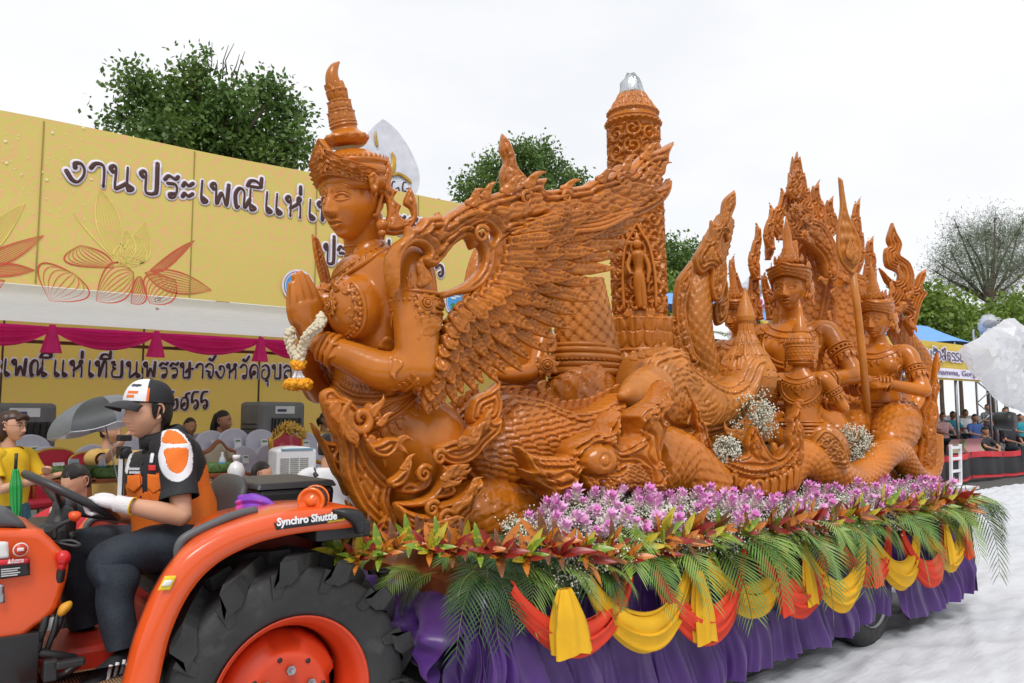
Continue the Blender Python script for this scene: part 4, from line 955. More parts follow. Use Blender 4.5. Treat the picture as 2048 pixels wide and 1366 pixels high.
def tail_carve(poly):
 lv=[]
 for i in range(14,-1,-1):
  q=i/14
  for jx in range(12):
   px=880+330*q+14*(jx-6)*.4;py=(900+60*(jx-6)/6*(1.1-.6*q))-60*q+12*(jx-6)*0
   w_=np.array(pix([(px,py)],3.9)[0]);lv.append((w_[0],w_[1],R_(12+18*q-(jx-6)*4),.15,.055))
 st=c_stamp(lv,h=.022,mid=.4,shape='scale');ct=c_contour(.03,.012,2)
 return lambda P,d:st(P,d)+ct(P,d)
tail=[(880,905),(905,875),(935,855),(960,815),(992,788),(1020,790),(1060,797),(1100,815),(1135,822),(1175,812),(1224,786,1),(1218,830),(1190,880),(1150,930),(1100,985),(1040,1005),(980,1000),(930,985),(895,950)]
drape('bird_tail',tail,3.98,.010,.30,tail_carve,.22)
g=G()
for q in np.linspace(0,1,15):
 x,y=np.interp(q,[0,.2,.5,.75,1],[1000,1050,1110,1160,1215]),np.interp(q,[0,.2,.5,.75,1],[790,800,822,818,792]);put_flame(g,A(x,y,3.93)-[0,0,.02],(.7,0,.8),(0,-1,0),.12+.04*q,0,True,1.3)
for q in np.linspace(0,1,6):put_flame(g,A(868+75*q,828-25*q-20*q*q,4.3)-[0,0,.03],(.5,0,1),(0,-1,0),.11,0,True,1.3)
O('tail_ridge',g,WAX,kin,world=True,kind='stuff')
drape('tail_back',[(862,835),(900,828),(940,800),(950,840),(930,880),(880,880)],4.32,.012,.08,kranok(.03,.012,2))
drape('tail_curl',[(934,845),(935,810),(948,792),(973,780),(996,760,1),(994,785),(999,810),(990,840),(968,850)],3.66,.008,.10,kranok(.026,.013,3),.07)
def lower_carve(poly):
 x0,x1,y0,y1=box2(poly);lv=shingle(x0,x1,y0,y1,R_(200),.12,.06,.6,.02);st=c_stamp(lv,h=.012,shape='scale',mid=.3);return lambda P,d:st(P,d)
drape('lower_tail',[(862,985),(900,965),(960,950),(1040,965),(1110,975),(1120,1040),(1080,1085),(980,1100),(900,1095),(868,1050)],3.92,.011,.30,lower_carve,.2)
g=G();c=A(925,1090,3.95);g.lathe([[.01,c[2]-.35],[.27,c[2]-.35],[.27,c[2]+.3],[.01,c[2]+.3]],32,(c[0],4.05,0));O('pedestal',g,WAX,kin,world=True)
gl=T('flower_garland','white jasmine garland with marigold tassel hanging on the praying hands','garland',A(600,700,4.0))
rs=np.random.default_rng(5)
def fuzz(path,r,br,n,mt,nm):
 g=G();P=cr(np.array(path),10);s=np.r_[0,np.cumsum(np.linalg.norm(np.diff(P,axis=0),axis=1))]
 g.tube(P,r*.8,8)
 for k in range(n):
  q=rs.uniform(0,s[-1]);p=np.array([np.interp(q,s,P[:,c])for c in range(3)]);d=nrm(rs.normal(size=3));g.ball(p+d*r*.8,br,4)
 O(nm,g,mt,gl,world=True)
JAS=lam((.66,.58,.42),'jasmine_buds',.6);MARI=lam((.82,.36,.008),'marigold',.7);LEAFY=lam((.12,.2,.03),'garland_leaf')
lp=[A(644,634,3.93),A(636,652,3.90),A(616,672,3.95),A(606,695,4.0),A(597,722,4.02)];fuzz(lp,.028,.012,300,JAS,'jasmine_strand')
lp=[A(597,722,4.04),A(585,700,4.1),A(578,672,4.12),A(584,660,4.12)];fuzz(lp,.026,.012,200,JAS,'jasmine_strand')
fuzz([A(587,728,4.02),A(595,731,4.0),A(606,728,4.02)],.024,.010,120,MARI,'marigold_knot')
g=G()
for k in range(26):
 a_=k*.7;p=A(595,733,4.02);q=A(596,770,4.02)+np.array([.045*math.cos(a_)*(k%3+1)/3,.045*math.sin(a_)*(k%3+1)/3,0]);g.tube([p,q],.008,5)
 for s_ in(.3,.6,.9):g.ball(p+(q-p)*s_,.012,4)
O('tassel',g,WHITEC,gl,world=True)
c=A(596,769,4.02);th=np.linspace(0,6.283,9);fuzz([c+np.array([.05*math.cos(t),.05*math.sin(t),0])for t in th],.03,.012,220,MARI,'marigold_ring')
# other carved wax figures on the float
def lobed(base,tip,w,nl=4,curl=.12,fat=.62):
 """outline of a flame with pointed side tongues, photo pixels, from base to tip"""
 b,t=np.array(base,float),np.array(tip,float);ax=t-b;L_=np.hypot(*ax);ax/=L_;nx=np.array([-ax[1],ax[0]])
 f=lambda q,s:b+ax*q*L_+nx*(s+curl*L_*.5*math.sin(q*5.5)*(1-.3*q))
 wv=lambda q:w*(.55+.6*math.sin(min(1,q*2.2)*1.5))*(1-q)**.75*fat
 out=[]
 for side in(1,-1):
  pts=[]
  for i in range(nl):
   q0,q1=i/(nl+.6),(i+1)/(nl+.6)
   pts.append((*f(q0+.12/nl,side*wv(q0)*.98),));pts.append((*f(q0+.55/nl,side*wv((q0+q1)/2)*1.16),));pts.append((*f(q1+.25/nl,side*wv(q1)*1.22),1));pts.append((*f(q1+.02/nl,side*wv(q1)*.74),))
  out.append(pts)
 return[(*f(0,w*.4),)]+out[0]+[(*t,1)]+out[1][::-1]+[(*f(0,-w*.4),)]
def lob(g,base,tip,w,v,res=.011,th=.07,nl=4,curl=.12,lam=.028,dep=.016,n=3,bend=None):
 prelief(g,lobed(base,tip,w,nl,curl),v,res,th,kranok(lam,dep,n),None,4,bend)
cd=T('carved_candle','tall round wax candle column carved all over, silver foil on its tip','candle',(*A(1282,735,4.6)[:2],1.0))
c0=A(1264,440,4.6);cb=A(1284,735,4.6);zt_,zb_=A(1262,185,4.6)[2],A(1284,735,4.6)[2]
zc=lambda py:A(1270,py,4.6)[2]
nz_,nt_=420,230
zs=np.linspace(zc(740),zc(186),nz_);th=np.linspace(0,6.2832,nt_,endpoint=False)
ry=np.array([[740,.27],[725,.275],[705,.25],[700,.255],[640,.25],[636,.215],[560,.218],[320,.212],[258,.208],[250,.222],[240,.215],[225,.195],[205,.14],[190,.098],[186,.09]])
rad=np.interp(zs,[zc(p)for p in ry[:,0]],ry[:,1]);Zq,Tq=np.meshgrid(zs,th,indexing='ij');Rq=np.repeat(rad[:,None],nt_,1)
U=np.c_[Zq.ravel(),(Tq*.21).ravel()];per=6.2832*.21
yq=np.interp(Zq.ravel(),[zc(p)for p in(740,186)],(740,186))
f1=c_scrolls(zc(630),zc(262),0,per,.085,.020,4);H=f1(U)*((yq<632)&(yq>262))
lv=[]
for(p0,n_,dy)in((735,18,30),(698,12,58),(668,12,40),(236,20,18),(222,18,18),(208,14,18),(258,26,10)):
 for j in range(n_):lv.append((zc(p0),(j+.5*(int(p0)%2))*per/n_,0,abs(zc(p0-dy)-zc(p0)),per/n_*.5))
lf=stamp(U,lv,.022,.8,.6,.5,per);H=np.where(yq>634,lf,np.where(yq<262,lf*.9,H))
for p in(252,244,230,637,703,722):H=H+.016*np.exp(-((Zq.ravel()-zc(p))/.012)**2)
Rq=Rq+H.reshape(Rq.shape)
xcn=np.interp(Zq,[zs[0],zs[-1]],[cb[0],A(1264,200,4.6)[0]])
g=sheet(np.stack([xcn+Rq*np.cos(Tq),4.6+Rq*np.sin(Tq),Zq],-1),cv=True);O('column',g,WAX2,cd,world=True)
g=G();tc_=A(1263,188,4.6);rs=np.random.default_rng(2)
V,F=lathe([[.001,.115],[.03,.11],[.06,.085],[.085,.05],[.095,0],[.09,-.03],[.08,-.03]],40);V*=[1.1,1.1,1.5]*(1+.05*rs.normal(size=(len(V),1)));g.add(V+tc_+[0,0,.01],F);O('foil_tip',g,SILVER,cd,world=True)
g=G();d_=nrm(np.array([-c0[0],-4.6,0]));lat=np.cross(d_,[0,0,1]);fc=lambda px,py,o:(lambda z:np.array([np.interp(z,[zs[0],zs[-1]],[cb[0],A(1264,200,4.6)[0]]),4.6,z])+d_*(.215+o)+lat*(-(px-1292)/226.))(zc(py))
limb(g,[fc(1292,618,.02),fc(1290,590,.03),fc(1291,562,.035),fc(1292,545,.035),fc(1291,520,.045)],np.array([.03,.036,.046,.036,.056]),14,ref=d_)
limb(g,[fc(1300,618,.02),fc(1298,590,.03),fc(1294,560,.035)],np.array([.026,.03,.04]),12);g.ball(fc(1291,500,.06),(.036,.036,.042),9);limb(g,[fc(1291,490,.06),fc(1291,478,.05)],[.024,.006],8)
limb(g,[fc(1278,522,.04),fc(1272,540,.05),fc(1276,556,.07)],[.02,.018,.014],9);limb(g,[fc(1304,522,.04),fc(1311,545,.04),fc(1308,572,.04)],[.02,.018,.013],9)
for s_ in(-1,1):limb(g,[fc(1292+s_*7,622,.03),fc(1292+s_*9,624,.06)],[.02,.014],8)
P_=cr([fc(1262,625,.01),fc(1262,560,.01),fc(1268,505,.012),fc(1281,478,.014),fc(1291,460,.014),fc(1301,478,.014),fc(1314,505,.012),fc(1322,560,.01),fc(1322,625,.01)],6);g.tube(P_,.013,8)
for k in range(9):put_flame(g,fc(1268+k*6,640,.015),(0,0,1),d_,.09,4,True,1.4)
for k in range(1,len(P_)-1,3):put_flame(g,P_[k],P_[k]-fc(1292,560,.01),d_,.07,4,True,1.3)
O('niche_figure',g,WAX2,cd,world=True)
sc_=T('scaled_creature','orange wax scaled torso with thick belts and bent scaled leg behind the wing','statue',(*A(1160,850,4.35)[:2],1.0))
VB=4.45
V,F=swept([A(1160,560,VB),A(1165,620,VB),A(1172,690,VB),A(1172,720,VB)],[.17,.20,.225,.25],110,100,scales(.085,14,.62),h=.016,mid=.5)
O('scaled_trunk',G().add(V,F),WAXD,sc_,world=True)
g=G()
for k,(y,r_,th_)in enumerate(((695,.235,.02),(706,.25,.028),(720,.265,.034),(734,.275,.028),(748,.29,.034),(762,.30,.022))):ring(g,A(1170+k*1.5,y,VB),(.05,0,1),r_,th_,40)
for p,n in ring_pts(A(1172,727,VB),(.05,0,1),.29,44):put_flame(g,p,(.3,0,1),n,.05,4,True,2)
rosette(g,A(1094,730,VB-.05),(-.6,-1,0),.11)
for(x,y,a_)in((1096,690,80),(1092,665,95),(1100,705,70),(1090,760,-100),(1100,775,-80)):put_flame(g,A(x,y,VB-.08),(math.cos(R_(a_)),0,math.sin(R_(a_))),(-.5,-1,0),.17,x%4)
O('belt',g,WAXD,sc_,world=True)
V,F=swept([A(1150,765,VB),A(1165,800,4.38),A(1200,845,4.3),A(1250,870,4.2)],[.28,.30,.27,.20],110,110,scales(.09,17,.62),h=.016,mid=.4)
O('scaled_leg',G().add(V,F),WAX,sc_,world=True)
g=G();V2=4.75
limb(g,[A(1050,660,V2),A(1046,720,V2),A(1046,770,V2),A(1050,820,V2),A(1055,860,V2)],np.array([(.15,.2),(.16,.19),(.17,.2),(.2,.24),(.22,.26)]),22)
limb(g,[A(1085,680,V2-.2),A(1068,738,V2-.25),A(1018,750,V2-.25),A(985,745,V2-.2)],[.075,.07,.06,.05],12)
for y in(766,776,786,796):ring(g,A(1047,y,V2),(0,0,1),.19,.014,30)
for p,n in ring_pts(A(1047,802,V2),(0,0,1),.2,18):put_flame(g,p,(0,0,-1),n,.11,4,True,1.5)
O('seated_torso',g,WAX,sc_,world=True)
cl=T('coiled_naga','orange wax coiled scaly body like a shell with cone snout left of the jar','statue',(*A(1340,870,4.0)[:2],1.0))
def coil_carve(poly):
 c=np.array(pix([(1335,790)],3.85)[0]);lv=[]
 for i in range(9,-1,-1):
  r=.06+.055*i
  for j in range(int(10+i*4)):
   a_=j*6.2832/int(10+i*4)+.2*i;lv.append((c[0]+r*math.cos(a_),c[1]+r*math.sin(a_),a_+1.4,.12,.042))
 st=c_stamp(lv,h=.018,mid=.5,shape='scale');ct=c_contour(.035,.012,2)
 def f(P,d):
  r=np.hypot(P[:,0]-c[0],P[:,1]-c[1]);h=st(P,d)
  for q in(.27,.30):h=h*(1-.8*np.exp(-((r-q)/.02)**2))+.02*np.exp(-((r-q)/.012)**2)
  return h+ct(P,d)
 return f
g=G();prelief(g,[(1252,738),(1262,716),(1285,703),(1320,696),(1345,708),(1350,725),(1372,742),(1400,762),(1425,768),(1448,752),(1460,725),(1472,712),(1490,708),(1504,712,1),(1498,745),(1490,775),(1470,815),(1440,850),(1400,872),(1340,880),(1290,868),(1262,840),(1248,800),(1246,765)],3.88,.0095,.30,coil_carve,.26);O('coil',g,WAXD,cl,world=True)
g=G();a_,b_=A(1305,780,3.75),A(1240,793,3.62);ax_=b_-a_
V,F=swept([a_,a_+ax_*.3,a_+ax_*.6,a_+ax_*.85,b_],[.17,.15,.12,.07,.01],60,50,None,extra=lambda u,t:.012*np.abs(np.sin(u*14))**.5+0*t);g.add(V,F)
for k in range(12):
 q=k/11;x,y=np.interp(q,[0,.4,.6,1],[1262,1330,1360,1420]),np.interp(q,[0,.4,.6,1],[716,698,730,765]);put_flame(g,A(x,y,3.8)-[0,0,.02],(.35,0,1),(0,-1,0),.09,0,True,1.6)
for(x,y,a2)in((1470,712,60),(1485,705,40),(1500,712,20),(1455,735,100),(1495,735,10)):put_flame(g,A(x,y,3.72),(math.cos(R_(a2)),0,math.sin(R_(a2))),(0,-1,0),.14,x%4)
for k in range(6):g.tube([A(x,y,3.62+.02*k)for x,y in cr([(1372+18*k,770+2*k),(1385+18*k,810),(1375+16*k,850-4*k)],8)],.014,8)
O('snout_and_fin',g,WAXD,cl,world=True,kind='stuff')
g=G()
for(x,y,s_,a2,v)in((1300,862,.2,200,3.7),(1330,870,.2,-20,3.7),(1360,868,.22,20,3.7),(1340,852,.2,160,3.7),(1500,875,.2,30,3.5),(1520,885,.18,70,3.5),(1490,890,.2,140,3.5),(1325,880,.22,10,3.66),(1380,880,.2,160,3.66)):put_flame(g,A(x,y,v),(math.cos(R_(a2)),0,math.sin(R_(a2))),(0,-1,0),s_*1.2,x%4)
O('foot_scroll',g,WAXD,cl,world=True,kind='stuff')
mk=T('naga_statue','orange wax serpent with big round eye and flame crest beside the front flowers','statue',(*A(1180,1000,3.5)[:2],1.0))
VM=3.48
mpts=R4([(105,362,1),(150,410),(205,450),(250,468),(330,470),(430,470),(448,430),(480,380),(500,372,1),(540,345),(600,318,1),(640,330),(670,285),(690,240),(735,185,1),(748,210),(740,300),(745,360),(740,415),(800,375),(830,352,1),(845,360),(862,330),(860,270),(848,220),(885,172,1),(930,150),(970,125),(1005,90),(1055,0,1),(1062,80),(1042,180),(1005,235),(1028,268,1),(1020,330),(1000,420),(1000,520),(1058,592,1),(1010,640),(1000,680),(930,695),(900,735),(840,695),(760,690),(640,705),(605,640,1),(590,690),(555,695),(500,585,1),(480,640),(455,690),(430,690),(385,700),(330,725),(310,680),(235,622),(165,545,1),(215,560),(195,500),(160,430)])
def mk_carve(poly):
 q=lambda p:cr(np.array(pix(R4(p),VM)),8)
 L1=[q([(170,560),(260,600),(330,590),(400,560),(460,590),(500,570),(560,580),(640,560),(700,560),(760,520)]),q([(200,580),(300,640),(360,640),(420,620)]),q([(440,470),(500,470),(540,440),(600,430),(660,450),(700,500)]),q([(450,500),(510,520),(600,550),(680,540),(740,500)]),q([(450,440),(530,390),(620,380),(700,420),(730,470)]),q([(740,470),(830,470),(900,520),(930,600),(920,690)]),q([(720,500),(810,500),(870,550),(900,620),(890,690)]),q([(870,330),(900,400),(890,460),(930,520)]),q([(900,220),(880,300),(930,340),(940,430),(960,520)]),q([(960,160),(950,230),(985,300),(970,400),(985,500)]),q([(1030,60),(990,150),(960,200)]),q([(720,230),(690,310),(710,400)]),q([(560,370),(600,350),(650,370),(690,330)]),q([(130,400),(200,470),(240,530),(330,540),(420,530)])]
 for k in range(6):L1.append(q([(240+36*k,475),(270+36*k,500),(262+36*k,535)]))
 fs=c_strokes(L1,.010,.034);ct=c_contour(.024,.012,2)
 c=np.array(pix(R4([(590,490)]),VM)[0]);lv=[]
 for i in range(9):
  for j in range(9):
   p=np.array(pix(R4([(900-i*26,560+j*24-10*(i%2))]),VM)[0]);lv.append((p[0],p[1],R_(170),.085,.036))
 lv2=[np.array(pix(R4([(x,y)]),VM)[0]).tolist()+[R_(a),.1,.03]for x,y,a in((1000,600,-10),(990,560,10),(960,640,-20),(940,540,20),(880,300,80),(930,250,80),(985,200,70),(1010,300,80),(700,300,80),(560,400,30),(660,390,60),(820,420,50),(780,440,40),(450,640,-60),(540,620,-60),(620,620,-60),(700,600,-40))]
 st=c_stamp(lv,h=.022,mid=0,shape='scale');s2=c_stamp([tuple(q)for q in lv2],h=.03,mid=.6,sc=.2)
 def f(P,d):
  e=np.hypot((P[:,0]-c[0])/.115,(P[:,1]-c[1])/.085);r=np.hypot(P[:,0]-c[0],P[:,1]-c[1])
  eye=.055*np.sqrt(np.clip(1-e*e,0,1))-.02*np.exp(-((e-1.12)/.1)**2)-.012*np.exp(-((r-.035)/.009)**2)
  return np.where(e<1,eye,st(P,d)+s2(P,d)+fs(P,d)+ct(P,d)+np.minimum(0,eye))
 return f
g=G();prelief(g,mpts,VM,.0065,.16,mk_carve,.115);O('head',g,WAXC,mk,world=True)
V,F=swept([A(1290,930,3.62),A(1320,925,3.62),A(1360,935,3.58),A(1400,960,3.5),A(1430,985,3.45)],[.22,.235,.22,.18,.16],120,110,scales(.085,16,.62),h=.014,mid=.3,extra=lambda u,t:.012*np.exp(-((np.abs(t)-0)/.2)**2))
O('scaled_body',G().add(V,F),WAX,mk,world=True)
pr=T('carved_prow','crescent shaped orange wax carving with raised lettering and upturned pointed ends','carving',(*A(1490,985,3.3)[:2],1.0))
VP=3.36
ppts=R4([(1255,118,1),(1280,170),(1300,240),(1335,295),(1350,370),(1372,430),(1400,468),(1470,478),(1540,474),(1580,455),(1572,400),(1590,340),(1625,280,1),(1660,330),(1690,390),(1725,450),(1760,475),(1800,462),(1835,420),(1828,350),(1850,290),(1848,240),(1878,190),(1895,132,1),(1915,180),(1908,260),(1930,330),(1932,440),(1922,520),(1912,620),(1890,685),(1820,722),(1750,738),(1660,732),(1590,718),(1500,685),(1440,640),(1380,615),(1310,640),(1290,600),(1278,500),(1258,390),(1252,340,1),(1270,320),(1256,240)])
def pr_carve(poly):
 q=lambda p:cr(np.array(pix(R4(p),VP)),8)
 L1=[q([(1400,490),(1500,540),(1600,570),(1700,570),(1800,530),(1880,440)]),q([(1395,520),(1500,580),(1600,610),(1700,608),(1800,570),(1890,500)]),q([(1420,484),(1500,508),(1600,520),(1720,520),(1800,490),(1860,420)]),q([(1270,200),(1300,330),(1330,450),(1380,560)]),q([(1300,270),(1330,380),(1370,480)]),q([(1390,440),(1400,560),(1430,620)]),q([(1895,180),(1880,300),(1890,420),(1880,540)]),q([(1870,240),(1862,340),(1868,420)]),q([(1625,310),(1600,380),(1600,450),(1660,500)]),q([(1630,340),(1660,400),(1650,470),(1690,500)])]
 fs=c_strokes(L1,.009,.026);ct=c_contour(.022,.010,1);lv=[]
 for k in range(18):
  t=k/17;x=1410+450*t;y=528+62*math.sin(t*3.1)-60*t*t;w=pix(R4([(x,y)]),VP)[0];lv.append((*w,R_(30-20*t),.075,.03))
 for(x,y,a)in((1275,240,80),(1290,320,80),(1310,420,80),(1320,520,80),(1340,420,75),(1360,560,70),(1600,430,70),(1620,350,85),(1650,420,110),(1885,250,80),(1870,330,85),(1905,360,85),(1880,430,80),(1895,520,85)):
  w=pix(R4([(x,y)]),VP)[0];lv.append((*w,R_(a),.1,.032))
 st=c_stamp(lv,h=.022,mid=.6,sc=.2)
 return lambda P,d:st(P,d)+fs(P,d)+ct(P,d)
g=G();prelief(g,ppts,VP,.0065,.11,pr_carve,.07,5);O('prow',g,WAXC,pr,world=True)
bvp=bvh_of(g)
def stroke3(g,pts,r):
 H_=[hit(bvp,*p)for p in cr(np.array(R4(pts)),5)];g.tube(np.array([h[0]+h[1]*.006 for h in H_]),r,7)
g=G()
for st_ in([(1470,650),(1478,630),(1495,640),(1485,665),(1468,690)],[(1468,690),(1462,640),(1480,600),(1510,590),(1525,615),(1520,690)],[(1518,560),(1530,600)],[(1545,660),(1560,640),(1552,690)],[(1560,705),(1556,650),(1570,622)],[(1585,715),(1580,660),(1600,628),(1625,650),(1618,718)],[(1640,720),(1636,660),(1655,632),(1690,640),(1696,720)],[(1655,680),(1668,665),(1665,720)],[(1715,720),(1712,640),(1735,612),(1752,640),(1748,715)],[(1770,712),(1766,620),(1790,590),(1806,625),(1800,705)],[(1800,580),(1820,560),(1836,585),(1815,600)],[(1822,700),(1820,610),(1845,570),(1856,600),(1850,690)],[(1868,680),(1866,560),(1885,520),(1896,560),(1888,670)],[(1735,590),(1760,575),(1775,590)]):
 stroke3(g,st_,.016)
O('raised_letter',g,WAX,pr,world=True,kind='stuff')
sn=T('serpent_statue','long orange wax serpent body undulating over the rear flowers, tail flame raised upright','statue',(*A(1700,965,3.4)[:2],1.0))
VS=3.42
V,F=swept([A(1560,960,3.5),A(1585,925,3.48),A(1612,918,3.45),A(1650,940,VS),A(1695,962,VS),A(1735,945,VS),A(1768,908,VS),A(1795,905,VS),A(1820,940,VS),A(1846,958,VS),A(1862,930,VS),A(1868,870,VS)],[.13,.145,.145,.14,.13,.125,.125,.115,.10,.09,.09,.07],300,90,scales(.065,14,.6),h=.010,mid=.2)
O('scaled_body',G().add(V,F),WAX,sn,world=True)
g=G();prelief(g,[(1873,702,1),(1878,735),(1872,750),(1878,775,1),(1872,800),(1876,830,1),(1870,860),(1872,900),(1866,945),(1850,962),(1836,955),(1833,915),(1838,880),(1832,868),(1842,840),(1840,822),(1852,800),(1850,785),(1862,760),(1866,728)],VS-.02,.009,.08,flamy(.11,.036,R_(80),.022,.026,.014,1))
prelief(g,[(1838,875,1),(1846,890),(1838,915),(1826,925),(1800,920),(1806,900),(1820,890)],3.6,.009,.07,flamy(.08,.03,R_(60),.018));O('tail_flame',g,WAXC,sn,world=True)
g=G();c=A(1808,930,3.8);g.lathe([[.01,-.2],[.15,-.2],[.165,-.1],[.18,.1],[.185,.13],[.17,.15],[.01,.15]],30,c);O('pot',g,WAXD,sn,world=True)
for nm,o in(('a',0),):
 g=G();prelief(g,[(1615,905),(1622,880),(1640,860),(1660,862),(1678,880),(1690,905),(1696,935),(1660,935),(1630,930)],3.34,.009,.10,scrolly(.045,.016,6));O('side_scroll',g,WAXD,sn,world=True)
jr=T('carved_jar','pear shaped orange wax jar with pointed lid and leaf carving','jar',A(1494,790,3.75))
jz=lambda py:A(1494,py,3.75)[2];jc=A(1493,700,3.75)
pf=np.array([[575,.004],[600,.035],[620,.062],[634,.075],[642,.07],[648,.052],[662,.052],[668,.06],[690,.10],[715,.165],[740,.21],[758,.222],[775,.205],[795,.15],[800,.12]])
zs=np.linspace(jz(800),jz(575),260);rj=np.interp(-zs,-np.array([jz(p)for p in pf[:,0]]),pf[:,1]);th=np.linspace(0,6.2832,130,endpoint=False);Zq,Tq=np.meshgrid(zs,th,indexing='ij')
U=np.c_[Zq.ravel(),(Tq*.2).ravel()];per=6.2832*.2;lv=[]
for(p0,p1,n_)in((668,690,16),(690,720,16),(712,745,18),(738,770,18),(755,800,18),(645,620,12)):
 for j in range(n_):lv.append((jz(p0),(j+.5*((p0//2)%2))*per/n_,math.pi,abs(jz(p1)-jz(p0))*1.2,per/n_*.5))
H=stamp(U,lv,.016,.8,.5,.7,per).reshape(Zq.shape);Rj=rj[:,None]+H*np.clip(rj[:,None]/.06,0,1)
O('vessel',sheet(np.stack([jc[0]+Rj*np.cos(Tq),3.75+Rj*np.sin(Tq),Zq],-1),cv=True),WAXD,jr,world=True)
def helmet(g,spire):
 q=np.linspace(-.75,1.4,26);h=G();h.lathe(np.c_[.100*np.cos(q),.128*np.sin(q)+.004],44,(-.012,0,0),fn=lambda V:V*[1,.87,1])
 for z in(-.07,-.05,.028,.045,.075):r=math.sqrt(1-(z/.128)**2);ring(h,(-.012,0,z),(0,0,1),.102*r,.0042,44,.089*r,ref=(1,0,0))
 for i in range(22):a=i*.2856;r=.99;put_flame(h,np.array([.1*math.cos(a)-.012,.087*math.sin(a),.045]),(-.35*math.cos(a),-.35*math.sin(a),1),(math.cos(a),math.sin(a),.3),.035,4,True,1.7)
 for k in range(5):
  for i in range(22):a=i*.2856+.14*(k%2);z=-.045+.017*k;r=.1*math.sqrt(1-(z/.128)**2);put_flame(h,np.array([r*math.cos(a)-.012,.87*r*math.sin(a),z]),(0,0,1),(math.cos(a),math.sin(a),.1),.022,4,True,2)
 h.lathe([[.05,.112],[.054,.122],[.044,.13],[.047,.14],[.034,.15],[.036,.16],[.024,.17],[.016,.14+spire*.6],[.002,.125+spire]],24,(-.012,0,0))
 for sy in(-1,1):
  for(x,z,s_,a2)in((-.0,.0,.1,95),(-.01,-.03,.09,80),(-.01,-.06,.08,100),(-.02,-.09,.08,150)):put_flame(h,(x,sy*.09,z),(math.cos(R_(a2)),0,math.sin(R_(a2))),(-.3,sy,0),s_,1,True,1.4)
 return g.join(h)
def crown_small(g,s=1.,spire=.26,back=False):
 """diadem, cap and spire on a head in head units"""
 cg_=G();band(cg_,(.100,.084),lambda t:.058-.055*(np.abs(t)/1.9)**1.5,lambda t:.095+.03*np.exp(-np.abs(t)/.4),lambda q:.004+.006*np.maximum.reduce([np.exp(-((q-c_)/.06)**2)for c_ in(.05,.35,.65,.95)]),nth=70,nt=18,relief_fn=crown_relief(1,((.18,'b',.014),(.5,'l',.014))))
 zt=.125+spire
 cg_.lathe([[.088,.0],[.096,.05],[.094,.09],[.098,.095],[.085,.11],[.07,.115],[.074,.125],[.06,.135],[.05,.14],[.054,.152],[.042,.16],[.046,.172],[.034,.182],[.037,.192],[.028,.205],[.024,.13+spire*.6],[.012,.12+spire*.85],[.002,zt]],26,(-.012,0,0),fn=lambda V:V*[1,.86,1])
 V,F=lathe(np.c_[np.cos(np.linspace(-1.1,1.57,22))+1e-4,np.sin(np.linspace(-1.1,1.57,22))],40);V=V*[.098,.082,.118]+[-.012,0,.004];V[:,0]=np.minimum(V[:,0],.02+.0*V[:,0]);cg_.add(V,F)
 for z_ in(-.055,-.04,.03,.045):ring(cg_,(-.014,0,z_),(0,0,1),.099*math.sqrt(1-(z_/.125)**2),.004,40,.083*math.sqrt(1-(z_/.125)**2),ref=(1,0,0))if z_>0 else None
 for i in range(14):
  a_=i*6.283/14;put_flame(cg_,np.array([.07*math.cos(a_)-.012,.07*math.sin(a_),.118]),(.0,0,1),(math.cos(a_),math.sin(a_),0),.05,4,True,1.5)
 for sy in(-1,1):
  for(x,z,s_,a2)in((-.02,.05,.09,95),(-.035,.02,.08,110),(-.03,-.01,.09,60),(-.045,-.05,.10,150),(-.05,-.08,.09,190),(-.06,-.03,.08,130)):
   put_flame(cg_,(x,sy*.092,z),(math.cos(R_(a2)),0,math.sin(R_(a2))),(.35,sy,0),s_,1 if sy>0 else 0,True,1.5)
  cg_.ball((-.02,sy*.088,-.055),(.014,.014,.02),6)
 return g.join(cg_)
